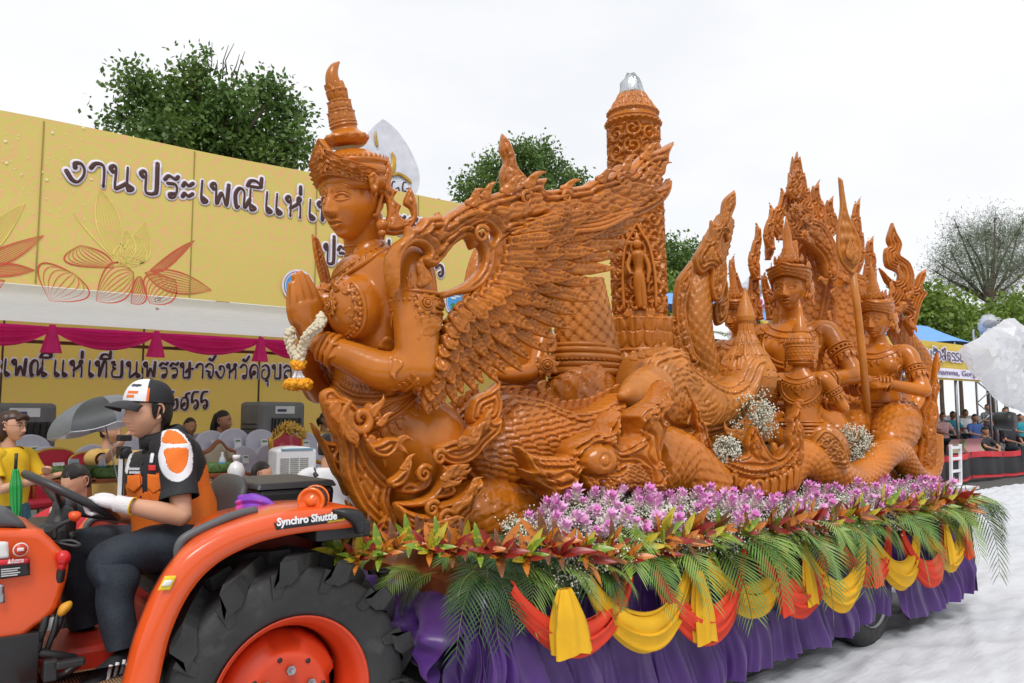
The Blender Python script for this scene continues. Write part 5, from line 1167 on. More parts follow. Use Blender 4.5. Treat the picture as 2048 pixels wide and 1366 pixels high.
def deity(name,label,pelvis,face,s,hs,arms,legs,spire=.26,nod=8,lean=0.,mat_=None,headoff=(0,0,0),hyaw=0.):
 mat_=mat_ or WAX;t=T(name,label,'statue',pelvis,face);b=G();Rl=roty(lean)
 X=lambda p:Rl@(np.array(p,float)*s)
 sp_=[((-.02,0,-.04),.13,.19),((-.01,0,.08),.12,.165),((.0,0,.20),.10,.145),((.01,0,.32),.115,.17),((.0,0,.42),.115,.19),((-.01,0,.49),.09,.16),((-.015,0,.535),.062,.085),((0,0,.60),.055,.058),((.01,0,.66),.054,.056)]
 limb(b,np.array([X(p)for p,_,_ in sp_]),np.array([(a_*s,c_*s)for _,a_,c_ in sp_]),24,ref=(1,0,0),k=5)
 for sy in(-1,1):b.ball(X((.07,sy*.085,.37)),(.06*s,.085*s,.07*s),10)
 for sy,(e,w,hd_)in zip((1,-1),arms):
  sh_=X((-.01,sy*.205,.455));el_,wr_=X(e),X(w)
  limb(b,[X((0,sy*.13,.47)),sh_,sh_*.5+el_*.5,el_],np.array([.064,.066,.057,.048])*s,14);limb(b,[el_,el_*.6+wr_*.4,wr_],np.array([.049,.046,.032])*s,12)
  d_=nrm(np.array(hd_,float));limb(b,[wr_,wr_+d_*.06*s,wr_+d_*.11*s],np.array([(.03,.022),(.042,.026),(.036,.022)])*s,10)
  for q in range(4):
   o_=nrm(np.cross(d_,[0,sy,.3]))*(q-1.5)*.018*s;limb(b,[wr_+d_*.09*s+o_,wr_+d_*.13*s+o_*.9+np.array([0,-sy*.012*s,0]),wr_+d_*.155*s+o_*.8+np.array([0,-sy*.04*s,0])],np.array([.013,.012,.009])*s,7)
 for sy in(-1,1):
  if legs=='kneel':
   limb(b,[X((-.02,sy*.10,-.02)),X((.18,sy*.15,-.10)),X((.40,sy*.17,-.20))],np.array([.15,.135,.095])*s,16);limb(b,[X((.40,sy*.17,-.22)),X((.12,sy*.18,-.24)),X((-.22,sy*.15,-.22))],np.array([.09,.085,.06])*s,12);limb(b,[X((-.22,sy*.15,-.22)),X((-.32,sy*.14,-.16)),X((-.34,sy*.14,-.08))],np.array([.055,.05,.03])*s,10)
  else:
   limb(b,[X((0,sy*.10,-.02)),X((.16,sy*.20,-.07)),X((.24,sy*.28,-.13))],np.array([.13,.12,.09])*s,16);limb(b,[X((.24,sy*.28,-.14)),X((.30,sy*.14,-.13)),X((.30,sy*-.12,-.08))],np.array([.085,.075,.05])*s,12)
 O('body',b,mat_,t,remesh=.014*s**.5,smooth=5);bvl=bvh_of(b)
 Hc_=X((.035,0,.735))+np.array(headoff,float)*s;HM_=M4(Rl@rotz(hyaw)@roty(R_(nod)),Hc_,hs)
 O('head',head_g().xf(HM_),mat_,t);g=G();(helmet(g,spire)if name[0]=='k' else crown_small(g,spire=spire));O('crown',g.xf(HM_),mat_,t)
 if legs=='kneel':
  g=G()
  for sy in(-1,1):V,F=swept([X((-.06,sy*.10,-.03)),X((.08,sy*.13,-.06)),X((.20,sy*.155,-.11)),X((.33,sy*.165,-.17)),X((.43,sy*.17,-.20))],np.array([.165,.158,.15,.128,.09])*s,90,70,scales(.07*s,12,.6),h=.014*s,mid=.6);g.add(V,F)
  O('lap_cloth',g,mat_,t)
 j=G();I=lambda z:np.interp(z,[.08,.2,.32,.42,.49,.535],[.12,.10,.115,.115,.09,.062]);J=lambda z:np.interp(z,[.08,.2,.32,.42,.49,.535],[.165,.145,.17,.19,.16,.085])
 def tring(z,tilt,r_,k=1.04,n=40):
  ax_=nrm(np.array([math.sin(tilt),0,math.cos(tilt)]));ring(j,X((0,0,z)),Rl@ax_,J(z)*k*s,r_*s,n,I(z)*k*s*1.05,ref=(0,1,0))
 for z,r_ in((.02,.018),(.05,.012),(.08,.016),(.105,.01)):ring(j,X((-.01,0,z)),Rl@np.array([0,0,1.]),.185*s,r_*s,40,.14*s,ref=(0,1,0))
 for p,n in ring_pts(X((-.01,0,.01)),(0,0,1),.19*s,16,(0,1,0),.145*s):put_flame(j,p,(0,0,-1),n,.11*s,4,True,1.6)
 for sx in(1,-1):
  def onb(y,z):
   r=bvl.ray_cast(Vector((sx*3*s,y*s,z*s)),Vector((-sx,0,0)));
   return(np.array(r[0]),np.array(r[1]))if r[0]is not None else(X((0,y,z)),np.array([sx,0,0.]))
  for pts_,r_,fl in(([(-.17,.50),(-.11,.455),(0,.425),(.11,.455),(.17,.50)],.011,.06),([(-.13,.52),(-.08,.485),(0,.465),(.08,.485),(.13,.52)],.009,0),([(-.17,.46),(-.165,.36),(-.10,.28),(0,.25),(.10,.28),(.165,.36),(.17,.46)],.012,.05),([(-.145,.45),(-.14,.37),(-.085,.30),(0,.275),(.085,.30),(.14,.37),(.145,.45)],.008,0)):
   H_=[onb(*p)for p in cr(pts_,7)];P2,N2=np.array([h[0]for h in H_]),nrm(np.array([h[1]for h in H_]));j.tube(P2,r_*s,8)
   if fl:
    Aq,Bq,Tq_=along(P2,N2,fl*s*.6)
    for p,n,tt in zip(Aq,Bq,Tq_):put_flame(j,p,np.cross(n,tt)*(-1 if tt[1]*sx>0 else 1)*sx*(1 if sx>0 else-1),n,fl*s,4,True,1.6)
  for(y,z,s_)in((0,.44,.13),(-.03,.45,.09),(.03,.45,.09),(0,.30,.10)):h_=onb(y,z);put_flame(j,h_[0],(0,y,-1),h_[1],s_*s,4,True,1.7)
  h_=onb(0,.262);rosette(j,h_[0],h_[1],.045*s,7)
 for sy,(e,w,_)in zip((1,-1),arms):
  sh_=X((-.01,sy*.205,.455));el_,wr_=X(e),X(w);armlet(j,sh_*.55+el_*.45,sh_-el_,.066*s,.06*s,True,16);ax_=nrm(wr_-el_)
  for q in(-.10,-.075,-.05,-.025):ring(j,wr_+ax_*q*s,ax_,(.043-q*.06)*s,.010*s,18,ref=(0,1,.2))
 O('jewellery',j,mat_,t);return t
kp=lambda px,py,v:A(px,py,v)
king=deity('crowned_statue','large crowned orange wax figure seated before the tall naga hood',kp(1590,822,4.25),math.pi+.30,1.62,1.9,(((.06,.36,.20),(.27,.20,.16),(.8,-.6,.1)),((.06,-.36,.20),(.27,-.20,.16),(.8,.6,.1))),'lotus',.24,6)
knl=deity('kneeling_statue','orange wax figure kneeling with its back to the camera, pointed crown',kp(1606,868,3.68),.25,.98,1.42,(((.05,.33,.22),(.30,.12,.26),(.8,-.5,.5)),((.05,-.33,.22),(.30,-.12,.26),(.8,.5,.5))),'kneel',.19,0,headoff=(0,0,-.03))
fnb=deity('fan_bearer_statue','orange wax figure kneeling at the rear and holding a tall leaf fan upright',kp(1762,832,3.75),math.pi+.15,1.28,1.6,(((.06,.33,.18),(.26,.05,.25),(.3,-.9,.2)),((.10,-.36,.20),(.27,-.02,.20),(.3,.9,.1))),'kneel',.22,10)
hid=deity('half_hidden_statue','smaller crowned orange wax figure mostly hidden behind the pointed jar',kp(1480,795,4.9),math.pi+.1,1.15,1.5,(((.05,.3,.2),(.25,.1,.2),(.8,-.5,.3)),((.05,-.3,.2),(.25,-.1,.2),(.8,.5,.3))),'kneel',.24,10)
fn=T('ceremonial_fan','tall leaf shaped orange wax fan on a long pole held by the rear figure','fan',A(1733,830,3.62))
def fan_carve(poly):
 def f(P,d):return-.012*np.exp(-((np.abs(((P[:,0]*1.0+.25*P[:,1])/.05)%1-.5))/.16)**2)*(d>.03)-.014*np.exp(-((d-.03)/.008)**2)+.006*np.sin(P[:,1]*60)*(d>.03)
 return f
g=G();prelief(g,R6([(300,165,1),(318,180),(327,235),(345,330),(388,420),(402,490),(388,550),(365,590),(335,572),(305,525),(293,470),(294,400),(308,300),(305,230)]),3.50,.0085,.04,fan_carve,.03);O('fan_leaf',g,WAXD,fn,world=True)
g=G();g.tube([A(1704,540,3.5),A(1715,620,3.51),A(1726,720,3.5),A(1735,825,3.52)],.032,12);O('pole',g,WAXD,fn,world=True)
for(x,y,s_)in((1700,520,.2),(1712,515,.2),(1706,530,.22)):put_flame(g:=G(),A(x,y,3.47),(.05,0,1),(0,-1,0),s_,4);O('collar_leaf',g,WAXD,fn,world=True)
hd_=T('naga_hood','tall many-headed orange wax naga hood with flame crests behind the seated king','statue',(*A(1640,840,4.75)[:2],1.0))
def scaly(Ln=.12,Wd=.06,ang=R_(-90),h=.02,lam=.035):
 def mk_(poly):
  x0,x1,y0,y1=box2(poly);lv=shingle(x0,x1,y0,y1,ang,Ln,Wd,.6,.01);st=c_stamp(lv,h=h,shape='scale',mid=.4);ct=c_contour(lam,.014,2);return lambda P,d:st(P,d)*sstep(d,lam,lam*2)+ct(P,d)
 return mk_
g=G();prelief(g,[(1545,850),(1540,640),(1552,540),(1572,490),(1598,455),(1632,462),(1660,495),(1682,540),(1725,560),(1740,640),(1745,720),(1735,800),(1700,860)],4.72,.012,.20,scaly(.13,.06,R_(-70)),.15);O('hood',g,WAXC,hd_,world=True)
for pts,v in(([(1660,600),(1672,560),(1700,540),(1725,570),(1740,640),(1745,740),(1725,830),(1690,850),(1672,760),(1664,680)],4.5),([(1575,470),(1600,440),(1640,445),(1665,480),(1675,520),(1670,560),(1650,560),(1640,520),(1610,490)],4.55),([(1622,720),(1640,600),(1655,540),(1672,560),(1668,680),(1676,780),(1660,860),(1640,850)],4.6)):
 g=G();prelief(g,pts,v,.011,.12,scaly(.10,.045,R_(-100)),.1);O('neck',g,WAXC,hd_,world=True)
for(b_,t_,w_,v,cu,nl)in(((1597,480),(1594,302),46,4.5,.04,5),((1590,400),(1592,330),26,4.45,-.1,3),((1626,470),(1640,358),24,4.55,.18,3),((1650,480),(1668,390),22,4.55,.2,3),((1562,480),(1560,372),22,4.62,-.18,3),((1545,500),(1538,405),18,4.65,-.15,3),((1700,560),(1722,392),26,4.6,.1,5),((1728,560),(1748,470),20,4.6,.15,3),((1735,610),(1756,535),17,4.62,.2,3),((1680,520),(1690,430),22,4.62,.1,3),((1515,560),(1510,442),19,4.8,-.12,4),((1535,520),(1537,455),15,4.8,.1,3),((1520,640),(1498,515),22,4.85,-.1,4),((1538,640),(1530,540),18,4.8,.1,3),((1470,640),(1470,505),20,4.95,.14,4),((1505,680),(1500,580),22,4.85,-.1,3),((1740,700),(1745,600),20,4.6,.1,3)):
 g=G();lob(g,b_,t_,w_,v,.0105,.07,nl,cu);O('flame_crest',g,WAXC,hd_,world=True)
g=G()
for(x,y,s_)in((1592,420,.10),(1668,545,.09),(1610,470,.07)):rosette(g,A(x,y,4.38),(-.3,-1,0),s_)
for(x,y,a2,s_)in((1575,470,200,.2),(1612,472,-20,.2),(1592,480,-90,.22),(1655,560,180,.2),(1685,560,0,.2),(1670,575,-90,.24),(1660,620,-90,.2),(1580,440,150,.18),(1606,440,30,.18)):put_flame(g,A(x,y,4.4),(math.cos(R_(a2)),0,math.sin(R_(a2))),(-.2,-1,0),s_,x%4)
O('face_scroll',g,WAXC,hd_,world=True,kind='stuff')
nl_=T('rearing_naga','rearing orange wax naga neck with ribbed throat standing between candle and jar','statue',(*A(1420,860,4.6)[:2],1.0))
VN=4.6
V,F=swept([A(1432,880,VN),A(1420,820,VN),A(1405,750,VN),A(1390,690,VN),A(1385,630,VN),A(1395,570,VN),A(1418,520,VN),A(1438,470,VN),A(1450,440,VN)],[.15,.16,.165,.17,.165,.155,.14,.12,.08],230,90,scales(.08,13,.6),ref=(0,-1,0),h=.013,mid=.5,extra=lambda u,t:np.where(np.cos(t-1.9)>.62,.012*np.abs(np.sin(u*90))+.006,0))
O('neck',G().add(V,F),WAXD,nl_,world=True)
for pts,v in(([(1352,560,1),(1362,545),(1382,520,1),(1384,560),(1372,600),(1372,640),(1386,700),(1398,720),(1380,735),(1358,700),(1348,650),(1346,600)],4.48),([(1385,520),(1400,490),(1408,470,1),(1416,480),(1420,440,1),(1432,450),(1440,430),(1446,400),(1468,380,1),(1470,410),(1460,440),(1462,470),(1452,485),(1446,470),(1440,500),(1452,530),(1450,570),(1440,600),(1425,600),(1418,570),(1420,540),(1400,550)],4.42),([(1425,610),(1445,596),(1452,560),(1456,600),(1450,640),(1430,650)],4.5),([(1330,640),(1360,640),(1375,690),(1392,760),(1410,820),(1400,860),(1376,820),(1362,760),(1340,720)],4.5)):
 g=G();prelief(g,pts,v,.0095,.09,flamy(.10,.038,R_(75),.02,.028,.014,2));O('crest',g,WAXD,nl_,world=True)
g=G();limb(g,[A(1335,668,4.95),A(1370,660,4.95),A(1395,680,4.95)],[.13,.13,.1],16);limb(g,[A(1335,700,4.9),A(1375,700,4.9),A(1400,730,4.9)],[.12,.12,.1],16);O('coil',g,WAXD,nl_,world=True)
rn=T('rearing_naga','orange wax naga with open mouth rearing at the far rear corner of the float','statue',(*A(1830,880,4.2)[:2],1.0))
V,F=swept([A(1775,900,4.2),A(1815,850,4.2),A(1838,790,4.2),A(1838,730,4.2),A(1815,690,4.2),A(1795,660,4.2),A(1785,630,4.2)],[.15,.165,.165,.15,.13,.115,.09],170,80,scales(.085,12,.6),h=.014,mid=.4);O('neck',G().add(V,F),WAX,rn,world=True)
rpts=R6([(478,562,1),(505,590),(530,615),(556,622),(560,590),(545,578),(510,560),(500,520),(505,480),(522,470),(512,435),(535,362,1),(552,410),(576,460),(568,505),(585,520),(612,545),(630,600),(626,650),(640,625),(655,590),(684,568,1),(678,610),(664,650),(690,680,1),(668,710),(655,745),(645,790),(622,870,1),(600,835),(585,800),(592,780),(605,772),(585,760),(560,770),(548,810),(520,835),(498,790),(490,730),(512,695),(532,660),(505,625)])
g=G();prelief(g,rpts,4.02,.0085,.10,kranok(.026,.017,4),.08)
for(x,y,a2,s_)in((1780,590,80,.18),(1800,560,95,.18),(1815,600,60,.16),(1830,590,50,.14),(1820,640,-60,.16),(1790,620,30,.16)):put_flame(g,A(x,y,3.93),(math.cos(R_(a2)),0,math.sin(R_(a2))),(0,-1,0),s_,x%4)
g.ball(A(1806,612,3.94),.05,9);O('head',g,WAXC,rn,world=True)
# parade float: trailer, skirt, swags, plants
UF0,UF1,VN0,VF0=2.12,7.56,2.98,5.35
fl=T('parade_trailer','long low trailer carrying the wax figures, black drawbar frame and rubber wheels','trailer',(4.9,4.15,0))
g=G();g.box(((UF0+UF1)/2,(VN0+VF0)/2+.04,.90),(UF1-UF0-.1,VF0-VN0-.14,.12));O('deck',g,WOOD,fl,world=True)
g=G();g.box((4.9,3.5,.62),(5.3,.1,.2));g.box((4.9,4.8,.62),(5.3,.1,.2));g.box((2.2,4.15,.52),(.12,1.9,.12));O('chassis_beam',g,BLACKM,fl,world=True)
g=G();g.box((2.10,3.62,.485),(1.5,.1,.1));g.box((2.0,3.72,.56),(1.3,.05,.04));O('drawbar',g,BLACKM,fl,world=True,bevel=.008)
g=G();a_=at(908,1345,Y=3.25);g.box(a_+[0,0,-.12],(.09,.07,.46),R=roty(-.18));O('prop_leg',g,M('chipped_grey_steel',(.10,.11,.12),.6,.3,var=.3),fl,world=True)
g=G();c=at(763,1200,Y=3.5);g.lathe([[.012,-.16],[.026,-.16],[.026,.10],[.02,.10],[.02,.13],[.045,.13],[.045,.145],[.01,.145]],14,c)
for k in range(9):g.lathe([[.024,0],[.033,.006],[.024,.012]],14,c+[0,0,-.14+k*.022])
g.box(c+[0.0,0,.14],(.14,.03,.02));O('screw_jack',g,BLACKM,fl,world=True)
O('jack_bar',G().bar(c+[-.02,-.05,-.2],c+[.09,-.1,-.215],.022,12),lam((.42,.36,.28),'bare_wood_bar'),fl,world=True)
def wheel_g(R,w,nt=48):
 g=G();pr_=[[R*.56,-w/2],[R*.72,-w/2-.012],[R*.93,-w/2+.01],[R,-w*.33],[R,-w*.12],[R*.975,-w*.10],[R*.975,w*.10],[R,w*.12],[R,w*.33],[R*.93,w/2-.01],[R*.72,w/2+.012],[R*.56,w/2]]
 V,F=lathe(pr_,nt);g.add(V[:,[0,2,1]],F);return g
for u in(5.95,3.3):
 for v in(3.17,5.1):
  g=wheel_g(.36,.22);g.v=[x+np.array([u,v,.36])for x in g.v];w=O('wheel',g,RUBBER,fl,world=True)
  V,F=lathe([[.02,0],[.14,.0],[.2,-.05],[.21,-.1],[.21,.08],[.02,.08]],28);g=G();g.add(V[:,[0,2,1]]*[1,1,1]+[u,v-.03,.36],F);O('rim',g,STEEL,w)
def skirt(u,seedk=0):
 return .030*np.sin(u*21+1.3*np.sin(u*3.1))+.016*np.sin(u*47+2*np.sin(u*5.3))+.008*np.sin(u*93+np.sin(u*11))
us=np.linspace(2.24,7.56,900);t=np.linspace(0,1,26);Uq,Tq=np.meshgrid(us,t,indexing='ij')
zb_=.205+.02*np.sin(us*2.7)+.02*sstep(us,3.2,2.3)+.26*np.exp(-((us-6.14)/.07)**2)+.09*np.exp(-((us-5.85)/.25)**2)-.02
zt_=.93-.02*us/7
amp=(.25+.9*Tq)
P_=np.stack([Uq+.02*np.sin(Uq*30)*Tq,VN0+.03-.05*Tq+skirt(Uq+.05*np.sin(Tq*5))*amp+.02*np.sin(Tq*9+Uq*4)*Tq,zt_[:,None]*(1-Tq)+zb_[:,None]*Tq],-1)
sk=T('float_skirt','pleated purple satin skirt hanging round the sides of the parade trailer','skirt',(4.9,3,.5))
O('side_panel',sheet(P_),PURP,sk,world=True)
vs=np.linspace(VN0,VF0,220);Vq,Tq=np.meshgrid(vs,t,indexing='ij')
P_=np.stack([UF1+.02+.05*Tq+skirt(Vq*1.1+3)*(.3+.8*Tq),Vq,(.9*(1-Tq)+.19*Tq)],-1);O('rear_panel',sheet(P_),PURP,sk,world=True)
us2=np.linspace(UF0,UF1,160);Uq,Tq=np.meshgrid(us2,t,indexing='ij');P_=np.stack([Uq,VF0+.02+skirt(Uq)*Tq,.9*(1-Tq)+.12*Tq],-1);O('far_panel',sheet(P_),PURP,sk,world=True)
vs=np.linspace(2.98,5.3,170);t2=np.linspace(0,1,40);Vq,Tq=np.meshgrid(vs,t2,indexing='ij')
fold=.05*np.sin(Vq*17+5*Tq)*np.sin(Tq*3.1)+.028*np.sin(Vq*31-9*Tq)*Tq+.02*np.sin(Tq*22+Vq*9)*np.sin(Tq*3.1)
P_=np.stack([2.22-.10*Tq-.16*np.sin(Tq*3.0)+fold-.08*sstep(Vq,3.2,2.98)*0,Vq+.03*np.sin(Tq*13),.92-.36*Tq+.03*np.sin(Vq*8)*Tq-.06*sstep(Vq,3.4,3.0)*Tq],-1);O('front_bunch',sheet(P_),PURP,sk,world=True)
th=np.linspace(0,1.9,60);Tq2,Qq=np.meshgrid(th,t2,indexing='ij')
r_=.14+.09*Qq+.035*np.sin(Tq2*9+4*Qq)*(.3+Qq)+.02*np.sin(Tq2*23-6*Qq)
P_=np.stack([2.38-r_*np.cos(Tq2*1.0-.2)*1.2,3.12-r_*np.sin(Tq2*1.0-.2)*.9+.03*np.sin(Qq*11),.93-.80*Qq*(.55+.45*sstep(Tq2,.2,1.6))],-1);O('corner_fold',sheet(P_),PURP,sk,world=True)
def swag(u0,u1,col,zt0,sag,wid,dv,seed):
 rs=np.random.default_rng(seed);t=np.linspace(0,1,48);s=np.linspace(0,1,18);Tq,Sq=np.meshgrid(t,s,indexing='ij');c=(1-(2*Tq-1)**2)
 ph=rs.uniform(0,6);zc_=zt0-sag*c**.85
 z=zc_-(Sq-.5)*wid*(.6+.4*c)+.012*np.sin(Sq*17+ph+2*Tq)
 v=2.93-dv-.05*c-.055*np.sin(Sq*math.pi)*(.4+.6*c)+.011*np.sin(Sq*23+ph+Tq*3)+.006*np.sin(Sq*41+5*Tq)
 P_=np.stack([u0+(u1-u0)*Tq+.01*np.sin(Sq*9),v,z],-1);o=O('swag',sheet(P_),col,None,solid=.006)
 return o
k=0;u=2.36;sl_y=[];
while u<6.88:
 sp=.80 if u<5 else .72;col=(REDC,YELC)[k%2];o=swag(u,u+sp,col,.93-.01*k,.27+.04*((k*7)%3),.19+.02*((k*5)%3),.012*(k%3),k)
 sl_y.append(o);u+=sp*.60;k+=1
names_y=['nearest the tractor','second from the tractor','third from the tractor','fourth from the tractor','fifth from the tractor','sixth from the tractor','seventh from the tractor']
for i,o in enumerate(sl_y):tag(o,('red' if i%2==0 else 'yellow')+' cloth swag draped along the purple skirt, '+('%s of the %s ones'%(names_y[min(6,i//2)],'red' if i%2==0 else 'yellow')),'swag','cloth swags along the float side')
def tail(u,col,z0,z1,w,label):
 t=np.linspace(0,1,24);s=np.linspace(0,6.28,41)[:-1];Tq,Sq=np.meshgrid(t,s,indexing='ij');r=w*(.35+.65*np.sin(np.clip(Tq*1.25,0,1)*1.57))*(1+.16*np.sin(Sq*7+2*Tq))
 P_=np.stack([u+r*np.cos(Sq)+.03*Tq,2.84+r*np.sin(Sq)*.45-.02*Tq,z0+(z1-z0)*Tq+.01*np.sin(Sq*3)*Tq],-1);tag(O('swag_tail',sheet(P_,cv=True),col,None),label,'swag tail','gathered cloth tails between the swags')
tail(3.62,YELC,.88,.50,.085,'yellow gathered cloth tail hanging in front of the widest red swag')
tail(2.62,YELC,.92,.62,.11,'yellow gathered cloth tail behind palm leaves near the drawbar corner')
tail(4.70,YELC,.86,.54,.06,'yellow gathered cloth tail at the middle of the float side')
tail(4.42,REDC,.84,.52,.06,'red gathered cloth tail at the middle of the float side')
tail(5.55,REDC,.82,.54,.06,'red gathered cloth tail left of the trailer wheel')
tail(6.75,YELC,.86,.56,.06,'yellow gathered cloth tail above the raised purple skirt flap')
tail(7.1,REDC,.84,.56,.06,'red gathered cloth tail near the rear corner')
PALM=M('palm_green',(.105,.215,.036),.4,var=.3,vs=3);PALM2=M('palm_light_green',(.20,.31,.06),.42,var=.3,vs=3);PALM3=M('palm_shaded_green',(.035,.085,.022),.35,var=.3,vs=3);STEMM=M('palm_stem',(.20,.22,.05),.5)  # PALM3: palm green darkened, shade at the float's front corner put into the colour
def frond(L_,droop,seed,wid=.30):
 rs=np.random.default_rng(seed);g=G();n=24;a=np.linspace(0,1,n)
 x=L_*(a-.18*a**3);z=.20*L_*np.sin(a*1.7)-droop*L_*a**2.2;yq=.05*L_*np.sin(a*3+seed);P=np.stack([x,yq,z],-1)
 g.tube(P,np.linspace(.007,.002,n),5,m=1);t=nrm(np.gradient(P,axis=0))
 for i in range(3,n):
  q=a[i];ln=wid*(.35+.75*math.sin(min(1,q*1.4+.12)*2.3))*rs.uniform(.85,1.1)*(1 if q<.9 else .8)
  for s in(-1,1):
   up=np.cross(t[i],[0,1.,0]);sd=np.array([0,s,0.]);d=nrm(sd*1.0+t[i]*(.5+.7*q)-np.array([0,0,.02+.15*rs.random()]))
   w=.0095*(1.15-.5*q);side=nrm(np.cross(d,np.cross(sd,t[i])+.35*np.array([0,0,1.])*s));b=P[i]
   m1=b+d*ln*.35;m2=b+d*ln*.72-np.array([0,0,.05*ln]);e=b+d*ln-np.array([0,0,.14*ln])
   V=[b-side*w*.5,b+side*w*.5,m1+side*w,m1-side*w,m2+side*w*.75,m2-side*w*.75,e]
   g.add(V,np.array([[0,1,2,3],[3,2,4,5]]),0);g.add(V,np.array([[5,4,6]]),0)
 return g
FR=[]
for k,(l_,dr)in enumerate(((.78,.75),(.72,.55),(.85,.95),(.66,.85),(.75,.35))):
 for m_,tg in((PALM,''),(PALM2,''),(PALM3,'')):FR.append(to_mesh('palm_frond',frond(l_,dr,k),[m_,STEMM]))
def put(nm,me,p,fwd,roll,sc,label,cat,group,parent=None):
 o=link(nm,me,parent);f=nrm(fwd);l=nrm(np.cross([0,0,1.],f));Rm=np.c_[f,l,np.cross(f,l)]@rotx(roll);o.matrix_world=Matrix(M4(Rm,p,sc).tolist())
 return tag(o,label,cat,group)if label else o
rs=np.random.default_rng(21)
GRP='palm fronds fanned along the float edge'
LMK=((2.35,'beside the tractor wheel'),(2.75,'below the winged statue'),(3.2,'right of the dark front corner'),(3.6,'below the serpent eye'),(4.05,'below the serpent crest'),(4.5,'left of the lettered prow'),(4.95,'below the lettered prow'),(5.4,'right of the lettered prow'),(5.85,'above the trailer wheel'),(6.3,'above the raised skirt flap'),(6.8,'below the undulating serpent'),(7.3,'near the rear corner'),(9,'at the rear end of the float'))
def near(u):return next(w for k_,w in LMK if u<k_+.22)
used={}
def uniq(lab):
 used[lab]=used.get(lab,0)+1;return lab+('',', lower one',', third one along',', fourth one along',', last one along',', shortest one')[min(5,used[lab]-1)]
def pal(u,v,z,az,el,sc,shade,kk=None):
 me=FR[(kk if kk is not None else rs.integers(5))*3+shade];f=(math.cos(az)*math.cos(el),math.sin(az)*math.cos(el),math.sin(el))
 if u<3.25 and shade<2:sc*=.72
 lab=uniq(('green','pale green','dark')[shade]+' palm frond '+('pointing left ' if math.cos(az)<-.25 else 'pointing right ' if math.cos(az)>.25 else 'hanging straight ')+near(u))
 return put('palm_frond',me,(u,v,z),f,rs.uniform(-.35,.35),sc,lab,'palm frond',GRP)
u=2.45
while u<7.7:
 for j in range(2):
  az=-math.pi/2+rs.uniform(-.75,.75)+(.1 if u<6.8 else .5);pal(u+rs.uniform(-.12,.12),3.02+.06*j,.99-.03*rs.random(),az,rs.uniform(-.4,.15),rs.uniform(.5,.74),int(rs.random()<.45))
 u+=.26
for k in range(9):pal(7.5,3.05+k*.25,.98,rs.uniform(-.9,.5),rs.uniform(-.3,.2),rs.uniform(.4,.52),int(rs.random()<.5))
for k in range(9):pal(2.28+.02*k,3.05+.03*k,1.0,rs.uniform(-2.9,-1.5),rs.uniform(-.35,.15),rs.uniform(.34,.46),2)
for k in range(10):pal(2.2,3.3+.2*k,.98,math.pi+rs.uniform(-.7,.7),rs.uniform(-.3,.3),rs.uniform(.4,.55),int(rs.random()<.5))
for k in range(6):pal(2.55+.09*k,3.12,1.02,rs.uniform(-2.4,-1.0),rs.uniform(0,.35),rs.uniform(.34,.42),2)
for k in range(22):pal(2.32+.05*k+rs.uniform(-.05,.05),3.12+rs.uniform(0,.35),1.03,rs.uniform(-3.0,-1.2),rs.uniform(.05,.5),rs.uniform(.36,.5),(2,0,2,1)[k%4])
def leaf_mesh(nm,L_,W_,mats,curve=.25):
 g=G();a=np.linspace(0,1,9);w=W_*np.sin(np.pi*np.clip(a,.02,.99)**.8)**.8;z=curve*L_*(a-a*a*1.2);rows=[]
 for s in(-1,-.5,0,.5,1):rows.append(np.stack([a*L_,s*w,z+.22*w*abs(s)-.0],-1))
 sheet(np.stack(rows,1),g)
 me=to_mesh(nm,g,mats);return me
def cm(n,a,b):return[lam(a,'croton_'+n,.33,col2=b,c2s=38,c2t=.56)]
CRM=[cm('green',(.16,.26,.02),(.5,.42,.03)),cm('orange',(.52,.16,.015),(.16,.04,.01)),cm('red',(.26,.018,.012),(.10,.012,.01)),cm('yellow',(.50,.40,.03),(.2,.24,.03)),cm('bronze',(.16,.055,.018),(.3,.12,.02))]
LF=[leaf_mesh('croton_leaf',.16,.021,m_,cu)for m_ in CRM for cu in(.25,-.15)]
def croton(p,out,sc,mix,label):
 t=T('croton_cluster',label,'leaf cluster',p,0,'croton leaf clusters in the flower border')
 n=9+int(rs.integers(4))
 for k in range(n):
  a_=k*2.4;el=.25+.9*(k/n);f=nrm(np.array(out));l=nrm(np.cross([0,0,1.],f));u_=np.cross(f,l);d=f*math.sin(el)+(l*math.cos(a_)+u_*math.sin(a_))*math.cos(el)
  o=link('leaf',LF[2*mix[k%len(mix)]+k%2],t);Rm=np.c_[d,nrm(np.cross(f,d)),np.cross(d,nrm(np.cross(f,d)))];o.matrix_local=Matrix(M4(Rm,(0,0,0),sc*.98*rs.uniform(.75,1.2)).tolist())
 return t
mixes=([0,2,1,3],[1,1,4,3],[2,2,4,1],[3,0,0,4],[1,2,0,4])
mixn=('green, red and orange','orange and bronze','dark red and bronze','yellow green','orange, red and green')
u=2.85;k=0
while u<7.6:
 j=k%5;croton((u+rs.uniform(-.05,.05),2.95+rs.uniform(-.03,.04),1.03+rs.uniform(-.04,.05)-.012*(u-3)),(rs.uniform(-.5,.5),-1,rs.uniform(.2,.7)),rs.uniform(.9,1.25),mixes[j],uniq('%s croton leaves in the flower border %s'%(mixn[j],near(u))));u+=.125;k+=1
